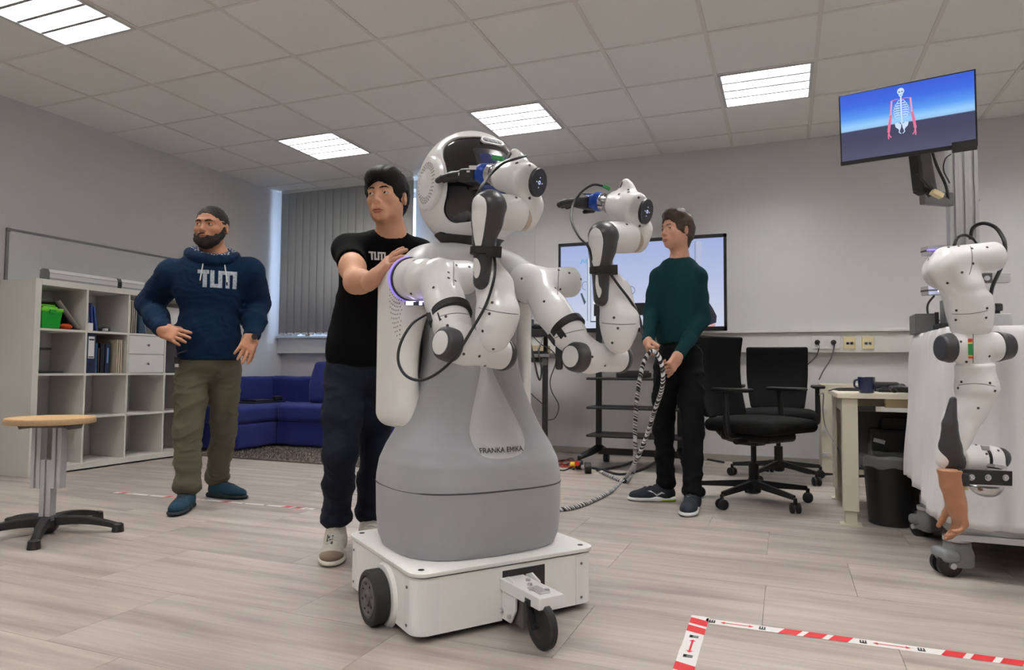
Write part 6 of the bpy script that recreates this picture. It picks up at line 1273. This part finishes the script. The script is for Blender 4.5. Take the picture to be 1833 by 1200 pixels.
mg = thing('mug', 'dark blue mug at the front edge of the cream desk', 'mug', cn); M_mug = mat('navy_glaze', s2l(20, 28, 70), .18, coat=.4); B().lathe(cn, UPZ, [(.030, 0), (.036, .003), (.038, .02), (.042, .085), (.0405, .086), (.036, .02), (.0005, .008)], 32).mk('cup', M_mug, mg, smooth=True, sharp=50); B().tube([cn-RR*.036+UPZ*.072, cn-RR*.060+UPZ*.066, cn-RR*.062+UPZ*.036, cn-RR*.037+UPZ*.024], .0052, 8).mk('handle', M_mug, mg, smooth=True)
def onD(x, y): Y = float(np.interp(y, [676, 684, 694], [4.55, 4.32, 4.0])); q = WY(x, y, Y); return V3(q[0], Y, zk)
kbd = thing('keyboard', 'black keyboard lying on the cream desk right of the mug', 'keyboard', onD(1600, 688)); k0 = onD(1600, 686); B().box(k0+V3(.15, .10, .010), (.44, .14, .018)).mk('case', M_black, kbd, bevel=.004)
for q in range(13):
    for r in range(4): B().box(k0+V3(-.04+.031*q, .055+.03*r, .022), (.024, .022, .008)).mk('key', M_dark, kbd)
S = SDF(); c_ = onD(1612, 692); S.box(c_+V3(.06, .03, .018), (.20, .13, .03), rot((0, 0, 1), 15)@rot((0, 1, 0), 6), rnd=.014); S.cap(c_+V3(-.03, .0, .02), c_+V3(.02, .10, .035), .016, .018); S.mk('desk_telephone', M_black, None, h=.006, label='black handset shape lying at the right of the cream desk by the cloth', cat='telephone')
B().box(onD(1528, 680)+V3(.06, .10, .004), (.30, .22, .006), rot((0, 0, 1), 4)).mk('desk_mat', mat('dark_mat', s2l(30, 30, 32), .6), None, label='thin dark mat on the cream desk behind the mug', cat='mat'); S = SDF(); S.box(onD(1582, 678)+V3(0, .0, .03), (.16, .07, .05), rnd=.018); S.mk('speaker_puck', M_black, h=.006, label='small black device behind the mug on the cream desk', cat='device')
cab('cable', [onD(1484, 683)+UPZ*.004, onD(1500, 680)+V3(0, .06, .012), onD(1520, 678)+V3(0, .08, .012), onD(1545, 680)+V3(0, .08, .01)], .004, 'black cable lying across the cream desk behind the mug')
cab('cable', [onD(1482, 686)+V3(-.04, .1, -.02), W(1474, 706, 4.3), W(1473, 735, 4.35), W(1478, 765, 4.35), W(1492, 790, 4.2), W(1508, 812, 4.05), W(1540, 836, 3.8)], .004, 'thin grey cable looping down beside the back leg of the cream desk', m=mat('grey_cable', s2l(130, 130, 130), .5))
pc_ = thing('computer', 'black tower computer under the cream desk with a white sticker', 'computer', (.78, 4.62, 0)); B().b2((.44, 4.34, .04), (1.30, 4.60, .47)).mk('case', M_black, pc_, bevel=.006)
for x in (.50, 1.24): B().b2((x-.03, 4.38, 0), (x+.03, 4.56, .045)).mk('foot', M_black, pc_)
B().box(WY(1574, 790, 4.335), (.058, .003, .022), rot((0, 1, 0), 14)).mk('sticker', M_alu, pc_)
B().b2((.50, 4.40, .472), (.63, 4.50, .53)).mk('adapter', M_black, None, label='small black adapter on top of the tower computer', cat='adapter', bevel=.004)
cb = thing('waste_bin', 'black waste bin lined with a clear plastic bag under the desk', 'bin', (.50, 4.14, 0)); bc = V3(WZ(1600, 930)[0]+.0, 4.02, 0); bc = V3(WY(1594, 900, 4.14)[0], 4.14, 0)
B().lathe(bc, UPZ, [(.098, 0), (.105, .004), (.128, .34), (.132, .345), (.125, .343), (.100, .012), (.0005, .010)], 40).mk('pail', M_black, cb, smooth=True, sharp=40)
M_bag = mat('clear_bag', (.85, .86, .88), .18, alpha=.16, bump=1., bscale=26)
v = []; n_ = 64
for r_, z_, am in ((.100, .12, .001), (.112, .25, .001), (.121, .349, .002), (.136, .362, .004), (.142, .350, .004), (.141, .325, .006), (.138, .300, .008)):
    for q in range(n_): t_ = 6.2832*q/n_; rr_ = r_+am*math.sin(9*t_+z_*20)+am*.6*math.sin(17*t_); v.append(bc+V3(rr_*math.cos(t_), rr_*math.sin(t_), z_+am*.8*math.sin(7*t_)))
mesh('bag', v, [(j*n_+i, j*n_+(i+1) % n_, (j+1)*n_+(i+1) % n_, (j+1)*n_+i) for j in range(6) for i in range(n_)], M_bag, cb, smooth=True)
rk = thing('cabinet', 'white steel equipment cabinet with latches behind the cream desk', 'cabinet', (.45, 6.04, 0)); B().b2((.245, 5.82, .02), (.66, 6.26, .70)).mk('body', M_dleg, rk, bevel=.004); B().b2((.33, 5.81, .06), (.62, 5.822, .66)).mk('door', M_black, rk)
for z in (.16, .34, .50): B().box((.27, 5.81, z), (.03, .02, .025)).mk('latch', M_alu, rk)
# ---- covered trolley
M_cloth = mat('white_cotton_sheet', s2l(226, 225, 226), .9, bump=.06, bscale=900, sheen=.1)
CX0, CY0, CY1, CX1, CZ = .60, 3.16, 3.91, 2.05, .975
cart = thing('trolley', 'equipment trolley hidden under a white sheet, on grey castors', 'trolley', ((CX0+CX1)/2, (CY0+CY1)/2, 0))
for y in (CY0+.02, CY1-.02): B().b2((CX0, y-.022, .155), (CX1, y+.022, .20)).mk('base_profile', M_alu, cart, bevel=.002)
for x in (CX0+.022, CX1-.022): B().b2((x-.022, CY0+.04, .155), (x+.022, CY1-.04, .20)).mk('base_profile', M_alu, cart, bevel=.002)
for x in (CX0+.03, CX1-.03):
    for y in (CY0+.03, CY1-.03): B().b2((x-.02, y-.02, .20), (x+.02, y+.02, CZ-.02)).mk('upright', M_alu, cart)
B().b2((CX0, CY0, .20), (CX1, CY1, .215)).mk('lower_deck', M_black, cart); B().b2((CX0+.005, CY0+.005, CZ-.03), (CX1-.005, CY1-.005, CZ-.006)).mk('upper_deck', M_alu, cart)
B().b2((CX0-.01, CY0-.02, .148), (CX0+.26, CY0-.002, .172)).mk('front_rail', M_alu, cart)
M_cgr = mat('castor_grey', s2l(128, 130, 132), .45)
for x, y, a_ in ((CX0+.02, CY0+.05, 20), (CX0+.03, CY1-.05, -60), (CX1-.05, CY0+.05, 70), (CX1-.05, CY1-.05, 10)):
    o = V3(x, y, 0); R = rot((0, 0, 1), a_); q = B().cyl(o+UPZ*.135, o+UPZ*.152, .05, n=24).mk('castor_plate', M_alu, cart)
    S = SDF(); S.cyl(o+UPZ*.085, o+UPZ*.135, .048, .01, k=.02); S.box(o+R@V3(.0, 0, .065), (.10, .085, .07), R, rnd=.02, k=.02); S.mk('castor_housing', M_cgr, q, h=.006)
    for s in (-1, 1): B().lathe(o+R@V3(-.045, s*.012, .046), R@V3(0, s, 0), [(.03, 0), (.046, .001), (.046, .020), (.040, .024), (.015, .025)], 26).mk('castor_wheel', M_black, q, smooth=True, sharp=40); B().cyl(o+R@V3(-.045, s*.036, .046), o+R@V3(-.045, s*.052, .046), .012, n=12).mk('axle_nut', M_alu, q)
    if True: S = SDF(); S.box(o+R@V3(-.045, 0, .080), (.075, .108, .05), R, rnd=.02); S.mk('castor_hood', M_cgr, q, h=.006)
# sheet: top and four hanging sides as one cloth
def sheet():
    per = []; g = .012
    def seg(a_, b_, n, hem0, hem1, nr):
        for i in range(n): t = i/n; per.append((np.array(a_)*(1-t)+np.array(b_)*t, hem0*(1-t)+hem1*t, nr))
    x0, x1, y0, y1 = CX0-g, CX1+g, CY0-g, CY1+g
    seg((x0, y1), (x0, y0+.03), 60, .285, .20, (-1, 0)); seg((x0, y0+.03), (x0+.03, y0), 6, .20, .195, (-.7, -.7)); seg((x0+.03, y0), (x1-.03, y0), 110, .195, .205, (0, -1)); seg((x1-.03, y0), (x1, y0+.03), 6, .205, .2, (.7, -.7)); seg((x1, y0+.03), (x1, y1), 40, .2, .25, (1, 0)); seg((x1, y1), (x0, y1), 60, .25, .285, (0, 1))
    n = len(per); L = np.concatenate([[0], np.cumsum([np.linalg.norm(per[(i+1) % n][0]-per[i][0]) for i in range(n)])]); T_ = L[-1]; V = []; rows = 30
    for j in range(rows+1):
        u = j/rows
        for i in range(n):
            p, hem, nr = per[i]; s = L[i]/T_*2*math.pi; fo = (math.sin(s*23)+.7*math.sin(s*37+1.3)+.5*math.sin(s*61+u*1.5)+.4*math.sin(s*11))*.012
            z = CZ+.004-(CZ-hem-.004*math.sin(s*19)-.006*math.sin(s*7))*u; out = .004+fo*(.15+.85*u**.7)+.030*u**1.2+.004*math.sin(9*u+s*5)
            edge = .012*max(0, 1-u*14)**2
            V.append([p[0]+nr[0]*(out-edge), p[1]+nr[1]*(out-edge), z])
    F = [(j*n+i, (j+1)*n+i, (j+1)*n+(i+1) % n, j*n+(i+1) % n) for j in range(rows) for i in range(n)]
    F.append(tuple(range(n)))
    return V, F
v, f = sheet(); sh_ = mesh('dust_sheet', v, f, M_cloth, None, smooth=True, sharp=70, label='white cotton sheet draped over the trolley at the right', cat='sheet'); md = sh_.modifiers.new('s', 'SOLIDIFY'); md.thickness = .002; md.offset = 1
# ---- things standing on the sheet
top = CZ+.008
def Wt(x, y, Y): return WY(x, y, Y)
xa, xb = Wt(1636, 590, 3.80)[0], Wt(1676, 590, 3.80)[0]; gb1 = thing('amplifier_box', 'grey metal box on the sheet at the left end of the trolley', 'box', ((xa+xb)/2, 3.84, top)); B().b2((xa, 3.76, top), (xb, 3.93, top+.095)).mk('case', M_grey, gb1, bevel=.003); B().b2((xb-.012, 3.755, top+.01), (xb+.004, 3.765, top+.10)).mk('edge_plate', M_black, gb1)
xa, xb = Wt(1690, 560, 3.80)[0], Wt(1706, 560, 3.8)[0]; B().b2((xa, 3.80, top), (xb+.1, 3.90, top+.165)).mk('steel_case', M_grey, None, label='upright grey metal case on the trolley behind the hanging arm', cat='case', bevel=.003)
B().b2((Wt(1676, 570, 3.6)[0], 3.52, top), (Wt(1704, 570, 3.6)[0], 3.68, top+.035)).mk('router', M_black, None, label='low black device with cables on the trolley left of the hanging arm', cat='device', bevel=.004)
xa, xb = Wt(1773, 565, 3.5)[0], Wt(1812, 565, 3.5)[0]; eb = thing('button_box', 'light grey switch box with a black mushroom button on the trolley', 'switch', ((xa+xb)/2, 3.55, top)); B().b2((xa, 3.50, top+.01), (xb, 3.62, top+.07)).mk('box', mat('light_grey_box', s2l(176, 176, 178), .5), eb, bevel=.005); B().b2((xa, 3.50, top), (xb, 3.62, top+.01)).mk('base', M_black, eb); B().lathe(((xa+xb)/2-.008, 3.55, top+.07), UPZ, [(.016, 0), (.016, .012), (.026, .016), (.026, .042), (.022, .046), (.0005, .047)], 26).mk('button', M_black, eb, smooth=True, sharp=40)
# ---- mast with the monitor
MR = frame_z((0, 0, 1)); mc = W(1723, 400, 3.12); mx, my = mc[0], mc[1]; Rm_ = rot((0, 0, 1), 4)
mast = thing('mast', 'tall aluminium profile mast on the trolley carrying the monitor', 'mast', (mx, my, top)); ztop = W(1723, 262, 3.12)[2]
profile('profile', V3(mx, my, 0), top-.0, ztop, M_alu, mast, Rm_, .115, .055)
B().box((mx, my, top+.008), (.2, .16, .014)).mk('foot_plate', M_alu, mast); B().cyl(W(1748, 357, 3.10), W(1752, 357, 3.10), .008, n=12).mk('bolt', M_alu, mast)
for y, nm in ((450, 'upper'), (521, 'lower')):
    for k in range(1): a_ = W(1655, y, 3.02); b_ = W(1712, y-2, 3.06); R = frame_z(b_-a_); B().bar(a_, b_, .040, .040).mk('cross_profile', M_alu, mast, bevel=.002); B().bar(a_-nrm(b_-a_)*.001+UPZ*.0, b_, .042, .008).mk('profile_slot', M_hub, mast)
a_ = W(1770, 499, 2.98); b_ = W(1803, 498, 2.98); B().bar(a_, b_, .045, .04).mk('cross_profile', M_alu, mast, bevel=.002); B().bar(W(1760, 498, 2.955), b_+nrm(b_-a_)*.001, .010, .042).mk('profile_slot', M_hub, mast); B().cyl(W(1767, 498, 2.95), W(1767, 498, 2.93), .011, n=14).mk('bolt', M_alu, mast)
B().bar(W(1682, 516, 2.98), W(1698, 522, 2.97), .02, .03).mk('lamp_block', em('cool_lamp', (.62, .70, 1.), 3.), mast)
B().bar(W(1660, 448, 3.0), W(1690, 447, 3.0), .010, .006).mk('light_strip', M_led, mast)
TLc, TRc, BRc, BLc = W(1499, 172, 3.03), W(1747, 123, 2.75), W(1750, 261, 2.76), W(1507, 297, 3.04)
ux = (TRc-TLc+BRc-BLc)/2; uy = (TLc-BLc+TRc-BRc)/2; uy = uy-nrm(ux)*np.dot(uy, nrm(ux)); nn = nrm(np.cross(ux, uy)); nn = nn if np.dot(nn, EYE-TLc) > 0 else -nn; o_ = (TLc+TRc+BRc+BLc)/4-ux/2-uy/2; RM = np.stack([nrm(ux), nn, nrm(uy)], 1); wM, hM = np.linalg.norm(ux), np.linalg.norm(uy)
mon = thing('monitor', 'tilted flat monitor showing a blue screen with a skeleton figure', 'monitor', o_+ux/2)
cM = o_+ux/2+uy/2; B().box(cM-nn*.008, (wM, .014, hM), RM).mk('casing', M_tvb, mon, bevel=.002); S = SDF(); S.box(cM-nn*.028-nrm(uy)*.03, (wM*.6, .03, hM*.6), RM, rnd=.012); S.mk('rear_housing', M_black, mon, h=.008)
B().box(o_+ux/2+uy*.025+nn*.001, (wM, .006, hM*.055), RM).mk('chin', M_tvb, mon); B().box(o_+ux*.91+uy*.02+nn*.0035, (wM*.17, .006, hM*.14), RM).mk('webcam_bar', M_black, mon, bevel=.001)
po_, pu, pv = o_+ux*.012+uy*.055+nn*.0005, ux*.976, uy*.927
sm = screen('picture', po_, pu, pv, screen_mat('sky_picture', [(0, s2l(78, 80, 108)), (.30, s2l(60, 62, 92)), (.435, s2l(58, 62, 96)), (.45, s2l(150, 195, 235)), (.50, s2l(150, 205, 250)), (.62, s2l(84, 150, 240)), (.80, s2l(50, 104, 226)), (1, s2l(44, 88, 214))], 1.), mon)
aspect = wM/hM
def sk(P, c, nm='skeleton_image'): poly(nm, [(.475+x/aspect*1.0, y) for x, y in P], po_, pu, pv, nn, .0012, em('sk_%d_%d_%d' % c, s2l(*c), 1.), sm)
def strip(pts, w, c):
    pts = np.array(pts, float); T_ = np.gradient(pts, axis=0); T_ /= np.linalg.norm(T_, axis=1)[:, None]; N_ = np.stack([-T_[:, 1], T_[:, 0]], 1)*w/2; P = [tuple(q) for q in pts+N_]+[tuple(q) for q in (pts-N_)[::-1]]; sk(P, c)
cw_, cr_ = (200, 222, 245), (226, 110, 150)
for c0, rx, ry in (((0, .905), .045, .050), ((0, .850), .026, .022)): sk([(c0[0]+rx*math.cos(t), c0[1]+ry*math.sin(t)) for t in np.linspace(0, 6.28, 15)[:-1]], cw_)
for s in (-1, 1): poly('skeleton_image', [(.475+(s*.018+.011*math.cos(t))/aspect, .897+.011*math.sin(t)) for t in np.linspace(0, 6.28, 9)[:-1]], po_, pu, pv, nn, .0020, em('socket_image', s2l(60, 90, 150), 1.), sm)
poly('skeleton_image', [(.475+x/aspect, y) for x, y in ((-.012, .852), (.012, .852), (.012, .846), (-.012, .846))], po_, pu, pv, nn, .0020, em('socket_image', s2l(60, 90, 150), 1.), sm)
strip([(0, .83), (0, .62), (.004, .42)], .020, cw_)
for k in range(7):
    for s in (-1, 1): w_ = (.05, .075, .09, .10, .10, .092, .08)[k]; y = .765-.034*k; strip([(s*.006, y), (s*w_*.6, y+.010), (s*w_, y-.018), (s*w_*.75, y-.040), (s*.02, y-.036)], .009, cw_)
for s in (-1, 1):
    strip([(s*.01, .785), (s*.06, .80), (s*.115, .785)], .012, cr_); strip([(s*.115, .79), (s*.122, .70), (s*.13, .58)], .022, (232, 150, 180)); strip([(s*.13, .58), (s*.152, .44), (s*.165, .33)], .034, cr_); strip([(s*.165, .33), (s*.15, .27), (s*.13, .25)], .016, cr_); strip([(s*.165, .33), (s*.17, .27), (s*.165, .23)], .014, cr_)
    sk([(s*.004, .42), (s*.05, .455), (s*.085, .44), (s*.075, .39), (s*.045, .36), (s*.03, .33), (s*.012, .36)], cw_); strip([(s*.02, .37), (s*.035, .31), (s*.01, .285)], .012, cw_)
# monitor arm
B().bar(W(1637, 272, 2.93), W(1645, 342, 2.95), .045, .03).bar(W(1642, 338, 2.95), W(1654, 345, 2.96), .05, .03).mk('arm_front', M_black, mon, bevel=.008)
B().bar(W(1655, 272, 3.0), W(1668, 345, 3.02), .045, .01).mk('arm_rear', M_grey, mon, bevel=.002); B().bar(W(1650, 354, 3.0), W(1702, 358, 3.06), .03, .06).mk('arm_base', M_grey, mon, bevel=.005)
B().cyl(W(1657, 347, 2.96), W(1672, 338, 2.94), .022, n=18).mk('arm_joint', M_black, mon, bevel=.003); B().bar(W(1668, 343, 2.92), W(1686, 352, 2.92), .03, .02).mk('terminal_block', M_cream, mon, bevel=.002)
B().tube([W(1669, 273, 2.98), W(1678, 300, 2.97), (W(1692, 330, 2.99)), W(1698, 356, 3.04)], .006, 7).mk('monitor_cable', M_cable, mon, smooth=True); B().tube([W(1702, 276, 3.04), W(1692, 285, 3.02), W(1689, 305, 3.02), W(1700, 328, 3.04)], .003, 6).mk('monitor_cable', M_cable, mon, smooth=True); B().tube([W(1642, 312, 2.92), W(1655, 326, 2.92), W(1668, 340, 2.92)], .005, 6).mk('monitor_cable', M_cable, mon, smooth=True)
# ---- the single arm hanging from the mast, holding a skin-coloured hand
ha = thing('robot_arm', 'white single robot arm hanging from the mast with an artificial hand', 'robot arm', (mx, my-.3, 1.0))
d0 = 2.50
S = SDF(); S.cyl(W(1684, 471, d0), W(1786, 459, d0+.02760), .05704, .02024, .05520, k=.02760); S.chain([W(1690, 480, d0), W(1722, 515, d0), W(1735, 555, d0), W(1738, 585, d0)], [.05336, .06072, .06440, .05704], k=.03680); S.cyl(W(1735, 530, d0), W(1739, 592, d0), .06716, .01104, .05888, k=.02760); S.ell(W(1688, 485, d0+.07360), (.06900, .06900, .06900), k=.02760)
S.cap(W(1700, 490, d0+.05520), W(1722, 485, 3.02), .05520, .05520, k=.02760)
s1 = S.mk('shoulder', M_rw, ha, h=.00460)
S = SDF(); S.cyl(W(1697, 623, d0), W(1786, 621, d0), .05336, .00736, k=.01840); S.cyl(W(1740, 585, d0), W(1742, 655, d0), .05060, .00920, k=.01840); e1 = S.mk('elbow', M_rw, ha, h=.00460)
for a_, b_ in ((W(1702, 623, d0), W(1682, 623, d0)), (W(1781, 621, d0), W(1808, 620, d0))): S = SDF(); S.cyl(a_, b_, .05704, .00736, .04600, k=.00920); S.mk('elbow_cap', M_rd, ha, h=.00460)
lb_ = W(1737, 624, d0-.05704); n_ = nrm(EYE-lb_); Rn = np.stack([nrm(np.cross(UPZ, n_)), n_, UPZ], 1)
for z, h_, c_ in ((.02852, .01288, s2l(205, 60, 30)), (.02024, .00552, s2l(220, 190, 60)), (-.00368, .04048, s2l(30, 130, 60)), (-.02668, .00552, s2l(220, 190, 60)), (-.03220, .00736, s2l(205, 60, 30))): B().box(lb_+UPZ*z+n_*.00092, (.01380, .00184, h_), Rn).mk('label_stripe', mat('stripe_%d' % int(c_[0]*1000+c_[1]*97), c_, .5), ha)
S = SDF(); S.cyl(W(1744, 650, d0), W(1748, 700, d0), .06256, .01104, .06440, k=.02760); S.chain([W(1750, 700, d0), W(1735, 735, d0), W(1718, 770, d0), W(1705, 810, d0)], [.06072, .04784, .04048, .04416], k=.03680); S.cap(W(1700, 745, d0), W(1694, 822, d0), .02392, .03680, k=.02760); f1 = S.mk('forearm', M_rw, ha, h=.00460)
S = SDF(); S.chain([W(1706, 716, d0-.034), W(1700, 760, d0-.030), W(1701, 800, d0-.018), W(1706, 826, d0-.008)], [.012, .024, .036, .042], k=.01); S.half(W(1700, 845, d0), -UPZ, k=.01); S.mk('forearm_cover', M_rd, ha, h=.00460)
S = SDF(); S.cyl(W(1716, 821, d0), W(1756, 821, d0), .05060, .00552, k=.01840); w1 = S.mk('wrist', M_rw, ha, h=.00460); B().cyl(W(1756, 821, d0), W(1762, 821, d0), .04600, n=30).mk('wrist_band', M_dark, ha)
S = SDF(); S.cyl(W(1760, 819, d0), W(1788, 822, d0), .04600, .01380, .04232, k=.02760); S.ell(W(1775, 850, d0), (.05060, .05060, .05520), k=.02760); S.half(W(1775, 842, d0), -UPZ, k=.00920); l6 = S.mk('hand_link', M_rw, ha, h=.00460)
S = SDF(); S.cyl(W(1786, 820, d0), W(1800, 824, d0), .04232, .00920, .03312, k=.00920); S.mk('end_cap', M_rd, ha, h=.00460); B().box(W(1763, 802, d0-.02760), (.02392, .02760, .01656)).mk('wrist_plate', M_alu, ha, bevel=.00184)
fc = W(1774, 846, d0-.01840); B().lathe(fc+UPZ*.02760, -UPZ+V3(-.1, -.15, 0), [(.04784, 0), (.04784, .01104), (.03680, .01472), (.03680, .03680), (.05152, .03864), (.05152, .04968), (.04600, .05336), (.02760, .05704)], 36).mk('tool_flange', M_chrome, ha, smooth=True, sharp=30)
S = SDF(); S.ell(W(1765, 868, d0-.0), (.05520, .05520, .04600), k=.01840); S.half(W(1765, 868, d0), UPZ, k=.00920); S.mk('flange_dome', M_chrome, ha, h=.00460)
pb = B(); pc2 = W(1763, 855, d0-.07820); Rp = np.stack([nrm(RR*[1, 1, 0]), nrm(FF*[1, 1, 0]), UPZ], 1); pb.box(pc2, (.189, .00920, .05152), Rp@rot((0, 1, 0), 2)); plt = pb.mk('bracket_plate', M_black, ha, bevel=.00184)
for x in (-.05060, .00736, .06900): B().lathe(pc2+Rp@V3(x, -.00460, 0), -Rp[:, 1], [(.01150, 0), (.01150, .00184), (.00782, .00202), (.00782, .00644), (.00460, .00662), (.00414, .00368)], 18).mk('bracket_bolt', M_chrome, plt, smooth=True, sharp=30)
B().box(W(1720, 858, d0-.06900), (.03680, .04600, .04600), Rp).mk('clamp', M_black, ha, bevel=.00552); B().box(W(1722, 874, d0-.06440), (.03220, .02760, .01104), Rp).mk('clamp_tab', M_cream, ha, bevel=.00184)
TH_ = bvh(s1, e1, f1, w1, l6)
for x, y in ((1698, 443), (1716, 441), (1662, 465), (1722, 488), (1696, 507), (1742, 472), (1740, 445), (1767, 443), (1712, 556), (1767, 552), (1711, 573), (1765, 569), (1707, 604), (1720, 612), (1771, 638), (1730, 648), (1721, 684), (1772, 686), (1715, 695), (1781, 700), (1751, 731), (1712, 762), (1747, 797), (1787, 807), (1766, 813)): screw('screw', TH_, x, y, .00442, M_screw, ha)
for q in ((1704, 562, 1768, 556, 3), (1736, 437, 1735, 492, 0), (1742, 598, 1742, 650, 0), (1716, 690, 1781, 692, -4)):
    pts = [r[0] for r in (seen(TH_, q[0]+(q[2]-q[0])*t+(5*math.sin(t*3.14) if q[0] == 1736 else 0), q[1]+(q[3]-q[1])*t+q[4]*4*t*(1-t)) for t in np.linspace(0, 1, 14)) if r]
    if len(pts) > 3: B().tube(pts, .00110, 5, smooth=False).mk('joint_line', M_screw, ha)
B().tube([W(1737, 427, 3.04), W(1742, 408, 2.98), (W(1760, 400, 2.94)), W(1780, 406, 2.9), W(1793, 422, 2.86), W(1799, 440, 2.84), W(1797, 465, 2.86), W(1788, 488, 2.9), W(1776, 515, 2.95), W(1772, 545, 3.0), W(1772, 575, 3.1)], .00782, 9).mk('arm_cable', M_cable, ha, smooth=True)
B().tube([W(1708, 440, 2.96), W(1714, 426, 2.98), W(1727, 421, 3.0), W(1742, 428, 3.0), W(1750, 438, 2.96)], .00644, 8).mk('arm_cable', M_cable, ha, smooth=True)
B().tube([W(1672, 530, 3.0), W(1661, 545, 3.1), W(1661, 562, 3.3), W(1668, 575, 3.5), W(1682, 574, 3.6)], .00460, 8).mk('power_lead', M_cable, ha, smooth=True); B().tube([W(1701, 530, 3.1), W(1700, 555, 3.3), W(1690, 568, 3.5)], .00368, 8).mk('power_lead', M_cable, ha, smooth=True)
# artificial hand hanging down
M_rub = mat('skin_coloured_rubber', s2l(176, 124, 92), .42, var=.05, vscale=20)
hf = d0-.06; fw, fe = W(1710, 893, hf), W(1697, 842, hf)
S = SDF(); S.chain([W(1699, 838, hf), W(1703, 868, hf), W(1709, 893, hf), W(1716, 915, hf)], [.041, .033, .026, .027], k=.02); S.half(fe+UPZ*.002, UPZ, k=.003)
dh = nrm(W(1724, 960, hf)-fw); hand(S, fw, dh, -RR*.95+FF*.05, 1, (20, 26, 32, 38), 1.0, 4, (22, 30), 12)
S.mk('artificial_hand', M_rub, ha, h=.0035, label='skin-coloured rubber hand and forearm hanging fingers down')
